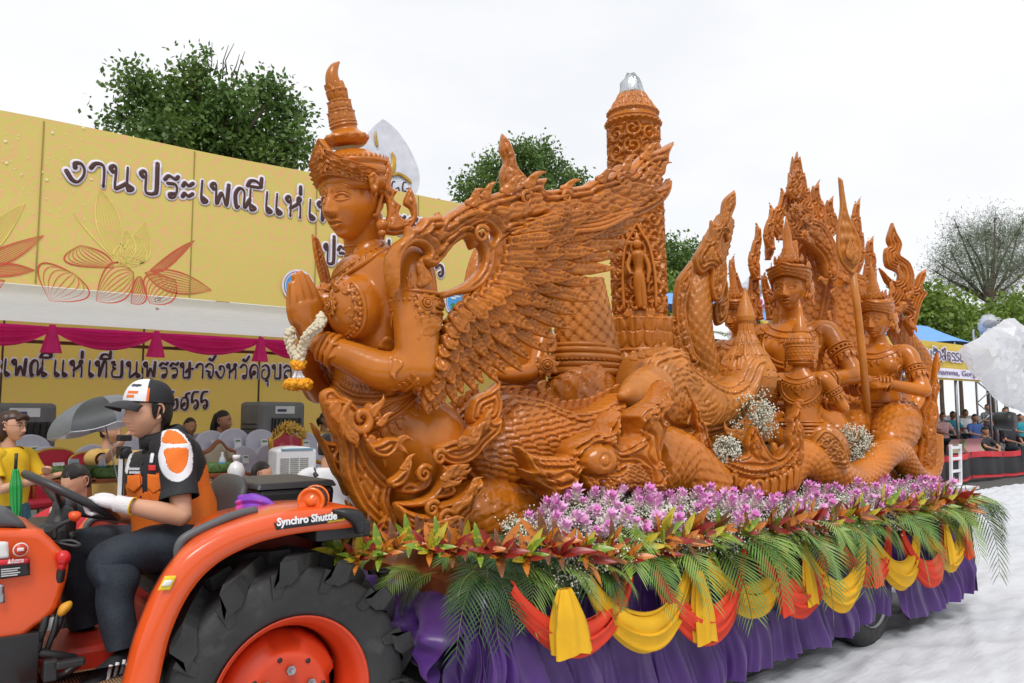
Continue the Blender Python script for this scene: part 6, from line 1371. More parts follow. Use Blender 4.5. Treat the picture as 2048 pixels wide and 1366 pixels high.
for(px,py,v,j)in((665,1080,3.8,2),(690,1075,3.6,1),(720,1090,3.45,3),(745,1075,3.4,2),(700,1100,3.35,0),(650,1095,4.0,3),(1250,1120,2.9,4),(1165,1105,2.92,0),(1120,1110,2.9,2),(820,1085,3.3,3),(790,1095,3.2,1),(860,1100,3.1,0),(905,1105,3.05,2),(960,1105,3.0,4),(680,1110,3.3,3),(640,1075,3.9,1),(840,1075,3.5,2),(880,1090,3.3,4),(930,1090,3.2,1),(760,1110,3.15,4),(715,1115,3.2,0),(1000,1110,2.95,2),(1050,1115,2.93,0),(1090,1090,2.97,1)):
 croton(at(px,py,Y=v),(-.5,-.6,.7),.8 if px<1000 else 1.0,mixes[j],uniq('%s croton leaves behind the tractor'%mixn[j]if px<800 else '%s croton leaves at the border front'%mixn[j]))
PK=[lam((.88,.74,.81),'tulip_pale',.5),lam((.82,.47,.72),'tulip_pink',.5),lam((.74,.27,.61),'tulip_magenta',.5),lam((.78,.72,.55),'tulip_cream',.5)]
def tulip(seed,tone):
 rs=np.random.default_rng(seed);g=G();tiers=((0,.018,.030,.35,3 if tone==0 else 0),(.020,.021,.034,.40,0),(.040,.021,.036,.5,1 if tone else 0),(.056,.018,.044,.75,1),(.066,.012,.046,1.05,2 if tone else 1))
 for ti,(z,r,L_,el,m_)in enumerate(tiers):
  for k in range(6):
   a_=k*1.047+ti*.52+rs.normal()*.1;e=el+rs.normal()*.1;c,s=math.cos(a_),math.sin(a_);d=np.array([c*math.cos(e),s*math.cos(e),math.sin(e)]);sd=np.array([-s,c,0]);b=np.array([c*r*.4,s*r*.4,z]);w=.0125
   up=np.cross(sd,d)*-.004
   V=[b-sd*w*.6,b+sd*w*.6,b+d*L_*.5+sd*w+up,b+d*L_*.5-sd*w+up,b+d*L_+up*.2]
   g.add(V,np.array([[0,1,2,3]]),m_);g.add(V,np.array([[3,2,4]]),m_)
 g.tube([[0,0,-.05],[0,0,.07]],[.006,.012],6,m=3);return to_mesh('siam_tulip',g,PK)
TU=[tulip(i,i%3)for i in range(6)]
def blossom(seed):
 rs=np.random.default_rng(seed);g=G()
 for ti,(n,L_,el)in enumerate(((6,.036,.25),(5,.028,.8))):
  for k in range(n):
   a_=k*6.283/n+ti*.5;e=el+rs.normal()*.12;c,s=math.cos(a_),math.sin(a_);d=np.array([c*math.cos(e),s*math.cos(e),math.sin(e)]);sd=np.array([-s,c,0]);w=.011
   V=[-sd*w*.3,sd*w*.3,d*L_*.55+sd*w,d*L_*.55-sd*w,d*L_-[0,0,.004]];g.add(V,np.array([[0,1,2,3]]),0);g.add(V,np.array([[3,2,4]]),0)
 g.ball((0,0,.006),.006,4,1);return to_mesh('white_blossom',g,[lam((.74,.74,.68),'white_petal',.5),lam((.5,.5,.12),'petal_heart',.6)])
WB=[blossom(i)for i in range(3)]
topz=lambda u:np.interp(u,[2.6,3.2,4.5,7.6],[1.13,1.215,1.15,1.085])
def bed(u,t):return np.array([u,3.36-.42*t,topz(u)-.20*t**1.6])
for k in range(205):
 u=2.78+4.88*((k+rs.random())/205)**1.25;t_=rs.uniform(.0,.85);p=bed(u,t_)+[rs.normal()*.02,rs.normal()*.02,rs.uniform(-.02,.05)]
 put('siam_tulip',TU[int(rs.integers(6))],p,nrm([rs.uniform(-.5,.5),-1,.1]),0,1,None,None,None);o=C.objects[-1]if False else bpy.context.scene.collection.objects[-1]
 up=nrm([rs.normal()*.35,-.35-.6*t_+rs.normal()*.25,1]);x_=nrm(np.cross(up,[0,1,.2]));o.matrix_world=Matrix(M4(np.c_[x_,np.cross(up,x_),up],p,rs.uniform(.8,1.2)).tolist());tag(o,'pink siam tulip flower standing in the baby breath of the float border','flower','pink siam tulips in the float border')
for k in range(110):
 u=2.9+4.7*((k+rs.random())/110)**1.2;p=bed(u,rs.uniform(.2,1.05))+[0,-.02,rs.uniform(0,.03)];up=nrm([rs.normal()*.3,-1+rs.normal()*.3,.6]);x_=nrm(np.cross(up,[0,.3,1]))
 o=link('white_blossom',WB[k%3]);o.matrix_world=Matrix(M4(np.c_[x_,np.cross(up,x_),up],p,rs.uniform(.85,1.25)).tolist());tag(o,'white star shaped blossom set among the pink flowers of the float border','flower','white blossoms in the float border')
BBW=lam((.72,.72,.60),'tiny_white_bud',.6);BBG=lam((.13,.17,.06),'sprig_green',.7)
OCT=np.array([[1,0,0],[-1,0,0],[0,1,0],[0,-1,0],[0,0,1],[0,0,-1.]]);OCF=np.array([[0,2,4],[2,1,4],[1,3,4],[3,0,4],[2,0,5],[1,2,5],[3,1,5],[0,3,5]])
def breath(ps,ups,n,spread,h,rb=.0055):
 """sprigs: thin stems branching to tiny buds"""
 g=G();B=[];S_=[]
 for p,up in zip(ps,ups):
  for k in range(n):
   d=nrm(np.array(up)+rs.normal(size=3)*.45);e=p+d*h*rs.uniform(.4,1.1)+rs.normal(size=3)*spread;B.append((e,rb*rs.uniform(.6,1.3)))
   if k%2==0:S_.append((p,e))
 Bc=np.array([b[0]for b in B]);Br=np.array([b[1]for b in B]);V=(Bc[:,None]+OCT[None]*Br[:,None,None]).reshape(-1,3);F=(OCF[None]+np.arange(len(B))[:,None,None]*6).reshape(-1,3);g.add(V,F,0)
 a=np.array([s[0]for s in S_]);b=np.array([s[1]for s in S_]);w=np.array([.0016,0,0]);V=np.stack([a-w,a+w,b+w,b-w],1).reshape(-1,3);g.add(V,np.arange(len(S_)*4).reshape(-1,4),1,False)
 return g
ps,ups=[],[]
for k in range(560):
 u=2.66+5.0*((k+rs.random())/560)**1.15;t_=rs.uniform(0,1);ps.append(bed(u,t_)+[0,0,-.07]);ups.append((0,-.5*t_,1))
tag(O('babys_breath',breath(ps,ups,44,.024,.11,.0066),[BBW,BBG]),'tiny white baby breath filling the flower border along the float','filler flowers',kind='stuff')
g=G()
for k in range(5200):
 u=rs.uniform(2.62,7.66);t_=rs.uniform(-.1,1.05);p=bed(u,t_)+[0,.03,rs.uniform(-.1,-.03)];d=nrm(rs.normal(size=3)+[0,-.6,.5]);s_=nrm(np.cross(d,rs.normal(size=3)))*.009;L_=rs.uniform(.03,.07);g.add([p-s_,p+s_,p+d*L_],np.array([[0,1,2]]),int(k%3==0))
tag(O('filler_leaves',g,[lam((.05,.10,.025),'filler_green'),lam((.10,.045,.03),'filler_bronze')]),'small green and bronze leaves packed under the border flowers','filler leaves',kind='stuff')
Uq,Tq=np.meshgrid(np.linspace(2.5,7.66,160),np.linspace(0,1,12),indexing='ij');P_=np.stack([Uq,3.40-.46*Tq,topz(Uq)-.08-.24*Tq**1.6+.02*np.sin(Uq*37)*np.sin(Tq*20)],-1)
tag(O('flower_border_bank',sheet(P_),lam((.035,.055,.02),'moss_bank',.9)),'mossy bank holding the flower border along the edge of the float','flower bank',kind='stuff')
g=G();Xq,Yq=np.meshgrid(np.linspace(2.5,7.6,80),np.linspace(3.38,5.3,40),indexing='ij');sheet(np.stack([Xq,Yq,.97+.16*sstep(Xq,2.9,3.6)+.05*np.sin(Xq*7)*np.cos(Yq*6)],-1),g);O('deck_cover',g,lam((.03,.05,.018),'deck_moss',.9),fl,world=True)
def bouquet(px,py,v,r,label,pinks,leaves):
 c=at(px,py,Y=v);t=T('flower_bouquet',label,'bouquet',c-[0,0,r]);ps,ups=[],[]
 for k in range(26):
  d=nrm(rs.normal(size=3));ps.append(c+d*r*.45*np.array([1,.6,1.15]));ups.append(d)
 O('filler_blossoms',breath(ps,ups,40,r*.12,r*.6,.0075),[BBW,BBG],t,world=True,kind='stuff')
 for(dx,dz)in pinks:
  o=put('siam_tulip',TU[2],c+[dx*r,-r*.75,dz*r],(0,-1,.3),0,1.5,None,None,None);W_=o.matrix_world.copy();up=nrm([dx,-1,.7+dz]);x_=nrm(np.cross(up,[0,1,.2]));o.parent=t;o.matrix_world=Matrix(M4(np.c_[x_,np.cross(up,x_),up],c+[dx*r,-r*.8,dz*r],1.5).tolist())
 for(az,el)in leaves:
  o=put('palm_leaf',FR[int(rs.integers(3))*3],c-[0,0,r*.5],(math.cos(az),math.sin(az),el),0,.38,None,None,None);Mw=o.matrix_world.copy();o.parent=t;o.matrix_world=Mw
bouquet(1502,835,3.5,.20,'large white bouquet with two pink tulips below the jar',[(.1,.1),(-.1,.35)],[(-.3,.2),(.3,.1),(3.4,.1)])
bouquet(1708,888,3.52,.16,'white bouquet with pink flowers in front of the fan bearer',[(-.1,.5),(.3,.5)],[(-1.2,-.2)])
bouquet(1452,900,3.42,.10,'small white and pink bouquet behind the carved prow',[(.1,-.2)],[(3.0,.4),(1.9,.6),(.2,.4)])
# tractor
VT=3.95;VW=3.15
tr=T('tractor','bright orange farm tractor with black tyres, driven by the man in the cap','tractor',(.8,VT,0))
ORI=M('orange_wheel',(.66,.055,.012),.38,var=.06,bump=.05,bs=90)
wc=np.array([1.41,3.30,.578]);RW=.578
def rear_wheel(v,mir):
 prof=np.array([[.335,-.14],[.36,-.155],[.43,-.168],[.50,-.160],[.525,-.13],[.535,0],[.525,.13],[.50,.160],[.43,.168],[.36,.155],[.335,.14]])
 V,F=lathe(prof,72);g=G();g.add(V[:,[0,2,1]],[F[0]])
 n=14
 for k in range(n):
  for s in(-1,1):
   a0=(k+(.5 if s>0 else 0))*6.2832/n;rows=[]
   for q in np.linspace(0,1,7):
    y=s*(.01+.165*min(1,q*1.25));a=a0+.36*q;rb=.525-(.0 if q<.72 else(q-.72)*.16);rt=.588-.0*q-(.0 if q<.8 else(q-.8)*.42);w=.078-.020*q
    rows.append([(rb,a-w-.02,y),(rt,a-w,y),(rt,a+w,y),(rb,a+w+.02,y)])
   P_=np.array([[(r*math.cos(a),y,r*math.sin(a))for r,a,y in row]for row in rows]);o=g.n
   g.add(P_.reshape(-1,3),gridf(7,4),0,False);g.add(P_[-1],np.array([[0,1,2,3]]),0,False);g.add(P_[0],np.array([[3,2,1,0]]),0,False)
   e=rows[-1];y=s*.172;P2=np.array([[(r*math.cos(a),yy,r*math.sin(a))for r,a in((.44,a0+.38),(.44,a0+.46),(.535,a0+.44),(.535,a0+.30))]for yy in(s*.160,y)])
   g.add(P2.reshape(-1,3),np.array([[4,5,6,7],[0,1,5,4],[1,2,6,5],[3,0,4,7]]),0,False)
 w=O('rear_wheel',(lambda q:(setattr(q,'v',[x+np.array([wc[0],v,wc[2]])for x in q.v]),q)[1])(g),RUBBER,tr,world=True)
 s=mir;g=G();V,F=lathe([[.335,-.150],[.345,-.158],[.338,-.146],[.315,-.130],[.305,-.09],[.285,-.05],[.275,.03],[.305,.10],[.335,.15]],64);V=V[:,[0,2,1]]*[1,s,1];g.add(V+[wc[0],v,wc[2]],[F[0]]);O('rim',g,ORI,w)
 g=G();V,F=lathe([[.02,-.085],[.155,-.085],[.175,-.09],[.19,-.07],[.235,-.06],[.25,-.03],[.275,.03],[.02,.03]],56);V=V[:,[0,2,1]]
 rr=np.hypot(V[:,0],V[:,2]);th=np.arctan2(V[:,2],V[:,0]);V[:,1]+=np.where(rr>.2,.06*(np.cos(th*4)>.45),0);g.add(V*[1,s,1]+[wc[0],v,wc[2]],F);O('disc',g,ORI,w)
 for k in range(6):
  a=k*1.047+.4;c=np.array([wc[0]+.115*math.cos(a),v-s*.088,wc[2]+.115*math.sin(a)]);V,F=lathe([[.002,-.03],[.011,-.03],[.011,-.012],[.02,-.012],[.02,0],[.002,0]],6);g=G();g.add(V[:,[0,2,1]]*[1,s,1]+c,F,0,False);O('wheel_bolt',g,STEEL,w)
 for k in range(8):
  a=k*.785+.2;c=np.array([wc[0]+.165*math.cos(a),v-s*.0895,wc[2]+.165*math.sin(a)]);V,F=lathe([[.0005,-.001],[.011,-.001],[.011,0],[.0005,0]],10);g=G();g.add(V[:,[0,2,1]]*[1,s,1]+c,F);O('disc_hole',g,BLACKP,w)
 V,F=lathe([[.002,-.13],[.05,-.13],[.058,-.12],[.06,-.05],[.002,-.05]],28);g=G();g.add(V[:,[0,2,1]]*[1,s,1]+[wc[0],v,wc[2]],F);O('hub_cap',g,BLACKP,w)
rear_wheel(3.30,1);rear_wheel(4.60,-1)
fo=[(250,1420),(262,1366),(285,1280),(322,1190),(368,1120),(430,1076),(500,1048),(560,1032),(620,1021),(690,1017),(718,1020)]
fi=[(722,1048),(712,1051),(690,1055),(620,1062),(560,1072),(500,1090),(430,1128),(378,1185),(338,1270),(316,1366),(306,1420)]
def fender(dv,mir):
 vo=VW-.02;P_=np.array([A(x,y,vo)for x,y in cr(np.array(fo,float),8)]);Pi=np.array([A(x,y,vo)for x,y in cr(np.array(fi[::-1],float),8)])
 f=lambda Q,off:np.c_[Q[:,0],np.full(len(Q),(vo+off)if mir>0 else 2*VT-vo-off),Q[:,2]]
 n=np.c_[np.gradient(P_,axis=0)[:,2]*-1,0*P_[:,0],np.gradient(P_,axis=0)[:,0]];n=nrm(n)
 dp=(.12+.34*sstep(np.linspace(0,1,len(P_)),.38,.62))[:,None]*[0,1,0]*(1 if mir>0 else-1)
 rows=[f(Pi,.010),f(Pi,-.002),f(Pi*.5+P_*.5,-.006),f(P_*.93+Pi*.07,-.002),f(P_,.012),f(P_+n*.006,.04),f(P_+n*.008,.0)+dp*.5,f(P_-n*.005,.0)+dp]
 g=sheet(np.stack(rows,1));O('fender',g,ORANGE,tr,world=True,solid=.006)
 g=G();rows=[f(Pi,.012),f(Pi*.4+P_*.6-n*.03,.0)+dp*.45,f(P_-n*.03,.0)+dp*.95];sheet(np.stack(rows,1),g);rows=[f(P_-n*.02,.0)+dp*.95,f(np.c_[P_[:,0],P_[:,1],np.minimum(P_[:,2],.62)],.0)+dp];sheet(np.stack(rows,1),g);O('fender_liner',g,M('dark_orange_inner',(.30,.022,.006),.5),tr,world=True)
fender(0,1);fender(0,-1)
def plate(nm,pts,v,th,mt,parent=None,res=.012,n=5,**k):
 g=G();prelief(g,pts,v,res,th,None,.01,n,yaw=0);return O(nm,g,mt,parent or tr,world=True,**k)
plate('fender_cap',[(660,1020,1),(695,1016),(720,1022),(726,1040),(724,1066,1),(712,1068,1),(705,1050),(690,1038)],VW-.04,.05,BLACKP)
g=G();c0_,c1_=A(665,1064,VW),A(712,1060,VW);g.box((c0_+c1_)/2+[0,.2,.0],(.26,.4,.07));O('tail_lamp_box',g,BLACKP,tr,world=True,bevel=.01)
plate('taillight',[(716,1024),(723,1030),(725,1062),(719,1062)],VW-.05,.03,M('red_lens',(.5,.01,.02),.15))
plate('decal',[(548,1046,1),(552,1060,1),(676,1044,1),(700,1032,1),(688,1022,1)],VW-.029,.006,BLACKP,res=.006)
plate('decal_stripe',[(655,1046,1),(688,1041,1),(700,1034,1),(688,1024,1),(655,1029,1),(655,1032,1),(686,1028,1),(692,1034,1),(682,1038,1),(655,1042,1)],VW-.034,.006,lam((.75,.5,.02),'decal_yellow',.4),res=.005)
a,b_=A(552,1057,VW-.04),A(672,1043,VW-.04);place_text('lettering','Synchro Shuttle',tr,a,b_-a,(0,0,1),np.linalg.norm(b_-a),.042,lam((.8,.8,.82),'decal_white',.4),None,.03)
plate('warning_label',[(330,1152,1),(354,1151,1),(340,1180,1),(315,1181,1)],VW-.034,.005,lam((.78,.55,.02),'label_yellow',.4),res=.008);plate('label_panel',[(330,1160,1),(347,1160,1),(339,1172,1),(322,1173,1)],VW-.040,.005,lam((.72,.72,.7),'label_white',.4),res=.006)
g=G();g.box((1.4,VT,.62),(.7,.95,.5));g.box((.75,VT,.60),(.9,.42,.36));g.box((1.62,VT,.86),(.2,.9,.3));O('rear_housing',g,M('dark_red_housing',(.34,.02,.008),.45,var=.2),tr,world=True,bevel=.02)
g=G();g.box(A(655,1100,3.5),(.09,.06,.34));g.box(A(610,1105,3.6),(.3,.03,.2));O('rear_bracket',g,BLACKM,tr,world=True)
bc=A(626,1000,3.22);g=G();g.bar(bc-[0,0,.09],bc-[0,0,.03],.025,12);O('beacon_foot',g,BLACKP,tr,world=True)
d_=nrm(np.array([-.75,-1.,0.]))
def disc(c,ax,prof,mt,nm,n=32):
 V,F=lathe(prof,n);f=nrm(ax);l=nrm(np.cross([0,0,1.],f));Rm=np.c_[l,np.cross(f,l),f];g=G();g.add(V@Rm.T+c,F);return O(nm,g,mt,tr,world=True)
AMB=M('amber_lens',(.80,.14,.005),.12,var=.1,coat=.6);
disc(bc,d_,[[.001,-.045],[.055,-.045],[.057,.03],[.001,.03]],BLACKP,'beacon_body');disc(bc+d_*.03,d_,[[.001,.022],[.018,.024],[.022,.006],[.04,.008],[.046,.020],[.056,.022],[.058,0],[.001,0]],AMB,'beacon_lens');disc(bc-d_*.045,d_,[[.001,0],[.056,0],[.060,-.01],[.055,-.022],[.001,-.022]],AMB,'beacon_lens')
g=G();rp_=[A(358,1128,3.26),A(357,1098,3.26),A(368,1078,3.26),A(400,1060,3.26),A(450,1038,3.26),A(480,1028,3.27),A(508,1022,3.28)];limb(g,rp_,np.array([.019]*7),12);limb(g,[A(472,1032,3.27),A(466,1055,3.27)],[.016,.02],10);O('grab_rail',g,GREYP,tr,world=True)
g=G();limb(g,[A(168,1075,4.55),A(178,1045,4.55),A(205,1035,4.55),A(250,1045,4.55),A(300,1050,4.55)],np.array([.019]*5),12);O('grab_rail',g,GREYP,tr,world=True)
sb=[]
for q,(px,py,w,t_)in enumerate(((408,1075,.20,.05),(420,1040,.23,.065),(436,1000,.235,.06),(448,968,.22,.05),(454,953,.16,.03),(456,949,.05,.01))):
 c=A(px,py,VT);sb.append((c+[.03,0,0],(t_,w)))
g=G();V,F=tube([s_[0]for s_ in sb],np.array([s_[1]for s_ in sb]),28,ref=(1,0,0));g.add(V,F);O('seat_back',g,M('seat_vinyl',(.045,.045,.048),.5,bump=.15,bs=120),tr,world=True,sub=1)
g=G();g.box(A(340,1150,VT)+[.12,0,.0],(.50,.50,.12));O('seat_cushion',g,BLACKP,tr,world=True,bevel=.04)
g=G()
for k in range(3):
 for i in range(6):g.ball(A(455+4*k-24+0,975+8*k,VT)+[.0,-.12+.05*i,0]+np.array([-.07,0,0]),(.004,.007,.003),5)
hpts=[(-80,1054,1),(0,1055),(52,1057,1),(84,1062),(128,1104,1),(136,1132),(122,1190),(104,1228),(62,1258),(36,1290),(18,1312),(-80,1330,1)]
g=G();prelief(g,hpts,3.66,.012,.05,None,.05,yaw=0);O('hood_side',g,ORANGE,tr,world=True)
a0=A(0,1009,3.66);b0=A(130,1104,3.66)
a0=A(0,1058,3.66);g=G();g.box((a0[0]-.28,VT,a0[2]-.22),(.9,.58,.42));O('hood',g,ORANGE,tr,world=True,bevel=.05)
g=G();prelief(g,[(-80,1012,1),(-40,1008),(0,1010),(18,1018),(40,1038),(54,1056,1),(0,1056,1),(-80,1054,1)],3.70,.01,.09,None,.08,yaw=0);O('dash_cowl',g,GREYP,tr,world=True)
g=G();c=A(110,1070,3.9);g.box(c+[-.03,.05,-.05],(.12,.34,.22));O('dashboard',g,BLACKP,tr,world=True,bevel=.03)
g=G();g.box(A(-20,1300,3.9),(.3,.3,.34));g.box(A(-60,1340,3.8),(.4,.4,.3));
for(p,q,r_)in(((96,1210),(70,1300),.016),((118,1215),(90,1310),.012),((30,1300),(150,1318),.02),((60,1280),(20,1360),.02),((85,1250),(60,1345),.014),((100,1366),(160,1325),.016),((20,1260),(55,1360),.01),((45,1290),(90,1370),.009)):g.tube([A(*p,3.66),A((p[0]+q[0])/2+4,(p[1]+q[1])/2,3.62),A(*q,3.64)],r_,8)
O('engine_frame',g,BLACKM,tr,world=True,bevel=.006)
g=G();g.box(A(105,1245,3.66),(.05,.04,.05));g.ball(A(50,1345,3.64),.03,7);O('hose_fitting',g,lam((.6,.6,.58),'fitting_white',.5),tr,world=True)
plate('foot_pedal',[(130,1205),(143,1202),(142,1215),(124,1232),(114,1228),(120,1212)],3.62,.03,lam((.70,.33,.02),'pedal_yellow',.5));g=G();limb(g,[A(125,1222,3.63),A(118,1250,3.64),A(108,1272,3.66)],[.012,.012,.01],8);O('pedal_arm',g,BLACKM,tr,world=True)
g=G();g.box(A(140,1326,3.5),(.10,.04,.03));g.box(A(100,1340,3.52),(.05,.04,.08));O('hitch_lever',g,BLACKP,tr,world=True,bevel=.008)
g=G();g.add([A(40,1366,3.5)+[0,0,0],A(40,1366,4.5),A(40,1366,4.5)+[.9,0,0],A(40,1366,3.5)+[.9,0,0]],np.array([[0,1,2,3]]));g.box((.55,VT,.65),(1.0,.96,.03));O('footboard',g,M('orange_red_plate',(.5,.035,.012),.5,var=.2),tr,world=True)
for pts,mt in(([(-10,1083,1),(16,1083,1),(18,1116,1),(-10,1118,1)],'decal_white_panel'),):
 plate('label_panel',pts,3.598,.004,lam((.74,.74,.72),mt,.4),res=.01)
plate('danger_decal',[(-10,1120,1),(59,1114,1),(60,1150,1),(-10,1160,1)],3.598,.004,BLACKP,res=.01);plate('danger_band',[(-10,1121,1),(58,1116,1),(58,1126,1),(-10,1132,1)],3.592,.004,lam((.65,.02,.03),'decal_red',.4),res=.01)
a,b_=A(14,1127,3.586),A(46,1124,3.586);place_text('lettering','▲อันตราย',tr,a,b_-a,(0,0,1),np.linalg.norm(b_-a),.018,lam((.78,.78,.78),'label_text_white',.4),None,.02)
g=G()
for k in range(4):
 y=1137+4.5*k;a,b_=A(2,y+2,3.590),A(40-5*(k%2),y-1,3.590);g.box((a+b_)/2,(b_[0]-a[0],.003,.004))
O('decal_print',g,lam((.6,.6,.6),'fine_print'),tr,world=True,kind='stuff')
c=A(41,1099,3.59);
for rr,mt,dy in((.026,lam((.75,.7,.66),'round_white',.4),0),(.022,lam((.62,.05,.02),'round_red',.4),.003)):
 V,F=lathe([[.0005,-.001],[rr,-.001],[rr,.001],[.0005,.001]],24);g=G();g.add(V[:,[0,2,1]]+c-[0,dy,0],F);O('round_decal',g,mt,tr,world=True)
plate('round_decal_bar',[(34,1096,1),(48,1095,1),(48,1102,1),(34,1103,1)],3.58,.003,lam((.75,.7,.66),'decal_bar_white',.4),res=.004)
plate('grey_plate',[(-6,1170,1),(8,1168,1),(10,1205,1),(-6,1208,1)],3.598,.004,STEEL,res=.01)
sc0=A(143,992,VT);nrm_=nrm(np.array([.50,0,.86]))
g=G();ring(g,sc0,nrm_,.205,.018,48,ref=(0,1,0))
for a in(2.6,.5,4.7):
 l=np.array([0,1.,0]);m_=np.cross(nrm_,l);e=sc0+(l*math.cos(a)+m_*math.sin(a))*.20;limb(g,[sc0-nrm_*.05,(sc0+e)/2-nrm_*.03,e],np.array([(.03,.014),(.024,.01),(.02,.012)]),10)
g.ball(sc0-nrm_*.05,(.05,.05,.04),8);O('steering_wheel',g,M('wheel_black',(.03,.03,.033),.38),tr,world=True)
g=G();limb(g,[sc0-nrm_*.06,A(122,1045,VT-.05),A(100,1110,VT-.05)],[.04,.06,.08],14);O('steering_column',g,BLACKP,tr,world=True)
g=G();limb(g,[A(108,1075,3.72),A(112,1055,3.72),A(145,1038,3.7)],[.012,.011,.009],8);O('stalk',g,BLACKP,tr,world=True);plate('stalk_knob',[(138,1025),(158,1023),(162,1031),(154,1042),(140,1040)],3.70,.03,M('orange_knob',(.75,.09,.015),.35))
g=G();limb(g,[A(118,1160,3.64),A(123,1138,3.62)],[.02,.015],10);O('throttle_boot',g,BLACKP,tr,world=True);g=G();g.ball(A(126,1116,3.6),(.028,.028,.03),9);g.ball(A(124,1128,3.6),(.018,.018,.025),8);O('red_knob',g,M('red_knob_plastic',(.55,.012,.012),.3),tr,world=True)
g=G();limb(g,[A(105,1085,3.75),A(142,1082,3.72),A(160,1090,3.7),A(145,1092,3.7),A(110,1085,3.74)],np.array([.008]*5),8);g.ball(A(142,1072,3.85),.022,7);g.bar(A(142,1072,3.85),A(140,1100,3.9),.008);O('shift_lever',g,BLACKP,tr,world=True)
bx=T('storage_crate','black lidded plastic crate standing behind the tractor seat','crate',A(555,1040,4.3))
c=A(553,995,4.35);g=G();g.box(c+[.02,.05,-.06],(.42,.55,.26),taper=1.06);O('tub',g,BLACKP,bx,world=True,bevel=.03);g=G();g.box(c+[.02,.05,.085],(.46,.60,.035),taper=.93);O('lid',g,M('crate_lid',(.04,.042,.046),.4),bx,world=True,bevel=.012)
wb=T('water_bottle','white plastic bottle standing behind the black tractor seat','bottle',A(472,955,4.3));g=G();g.lathe([[.01,-.06],[.045,-.06],[.045,.03],[.03,.06],[.015,.07],[.015,.085]],16,A(472,950,4.3));O('bottle_body',g,M('clear_white_plastic',(.7,.7,.7),.2),wb,world=True);g=G();g.lathe([[.001,.0],[.02,0],[.02,.025],[.001,.025]],14,A(472,950,4.3)+[0,0,.082]);O('cap',g,lam((.75,.75,.75),'white_cap',.4),wb,world=True)
um=T('folded_umbrella','folded purple patterned umbrella lying on the tractor fender','umbrella',A(530,1020,3.5));ua,ub=A(478,1010,3.55),A(556,1020,3.42)
V,F=swept([ua,ua*.6+ub*.4+[0,0,.01],ua*.15+ub*.85,ub],[.036,.042,.034,.012],40,40,extra=lambda u_,t_:.008*np.sin(t_*7+u_*4));g=G();g.add(V,F);O('canopy',g,M('purple_print',(.18,.03,.42),.5,col2=(.55,.06,.36),c2s=16,c2t=.52),um,world=True);g=G();g.bar(ub,A(585,1022,3.40),.009);O('shaft',g,BLACKP,um,world=True);g=G();ring(g,ub,ub-ua,.02,.011,14);O('strap',g,WHITEC,um,world=True)
cb=T('cardboard_sheet','torn corrugated cardboard lying under the driver\'s shoes','cardboard',A(180,1310,3.7));q0=A(105,1300,3.62);X_,Y_=np.meshgrid(np.linspace(0,.42,60),np.linspace(0,.5,24),indexing='ij');edge=.03*np.sin(Y_*40)*(X_<.01)
g=sheet(np.stack([q0[0]+X_+edge,3.45+Y_*1.5,.685+.012*np.sin(Y_*9+X_*5)+.03*np.maximum(0,Y_-.38)*np.sin(X_*14)],-1));O('sheet_top',g,CARD,cb,world=True,solid=.006)
g=G();X_,Z_=np.meshgrid(np.linspace(0,.34,160),np.linspace(0,.22,12),indexing='ij');sheet(np.stack([q0[0]+.02+X_,3.43+.004*np.sin(X_*300)-.03*Z_,.68-Z_+.012*np.sin(X_*30)*(Z_>.2)],-1),g);O('sheet_flap',g,CARD,cb,world=True,solid=.005)
# tractor driver
def person_head(g,Hc_,Rm,s=1.0,m=0):hg=head_g(False,False);hg.xf(M4(Rm,Hc_,s));g.join(hg,m=m)
def face_parts(parent,Hc_,Rm,s=1.0,brow=None,lip=(.30,.09,.07),glasses=False):
 Mx_=M4(Rm,Hc_,s)
 V,F=HEAD_P;bv=BVHTree.FromPolygons([Vector(v)for v in V],[list(map(int,f))for f in F[0]])
 on=lambda y,z,o=0.:(lambda r:np.array(r[0])+[o,0,0]if r[0]is not None else np.array([.08,y,z]))(bv.ray_cast(Vector((.3,y,z)),Vector((-1,0,0))))
 for sy in(-1,1):
  g=G();P_=[on(sy*y,z)for y,z in((.012,.020),(.022,.0255),(.036,.026),(.050,.019))];limb(g,P_,np.array([(.003,.003),(.004,.004),(.004,.004),(.002,.002)]),7);O('eyebrow',g.xf(Mx_),brow or HAIR,parent)
  g=G();g.ball(on(sy*.031,-.001,-.004),(.008,.0125,.0052),8);O('eye',g.xf(Mx_),lam((.6,.58,.55),'eye_white',.25),parent)
  g=G();g.ball(on(sy*.031,-.001,.0005),(.004,.0055,.005),7);O('iris',g.xf(Mx_),BLACKP,parent)
  g=G();P_=[on(sy*y,z,.001)for y,z in((.016,-.001),(.024,.0055),(.034,.006),(.046,.0))];limb(g,P_,np.array([.0012,.0018,.0018,.0012]),6);O('eyelash',g.xf(Mx_),HAIR,parent)
 g=G();LP=lam(lip,'lips',.45)
 for z,zc_,r in((-.0655,.003,.0042),(-.0765,-.003,.005)):
  P_=cr(np.array([on(y,z-(zc_ if abs(y)>.015 else 0)*1.2,.0)for y in(-.022,-.012,-.004,.004,.012,.022)]),4);q=np.linspace(0,math.pi,len(P_));g.tube(P_,r*(.3+.7*np.sin(q)),7)
 O('lips',g.xf(Mx_),LP,parent)
 if glasses:
  g=G()
  for sy in(-1,1):ring(g,(.102,sy*.033,-.002),(1,0,0),.022,.0014,20);g.tube([(.10,sy*.055,.004),(.03,sy*.083,.006)],.0012,5)
  g.tube([(.104,-.011,.002),(.104,.011,.002)],.0012,5);O('spectacles',g.xf(Mx_),BLACKP,parent)
dr=T('person','driver in white and black cap, orange and black shirt, white gloves on the steering wheel','person',A(340,1130,VT))
HDc=A(294,823,VT);RH=orient((-.95,-.30,-.03))
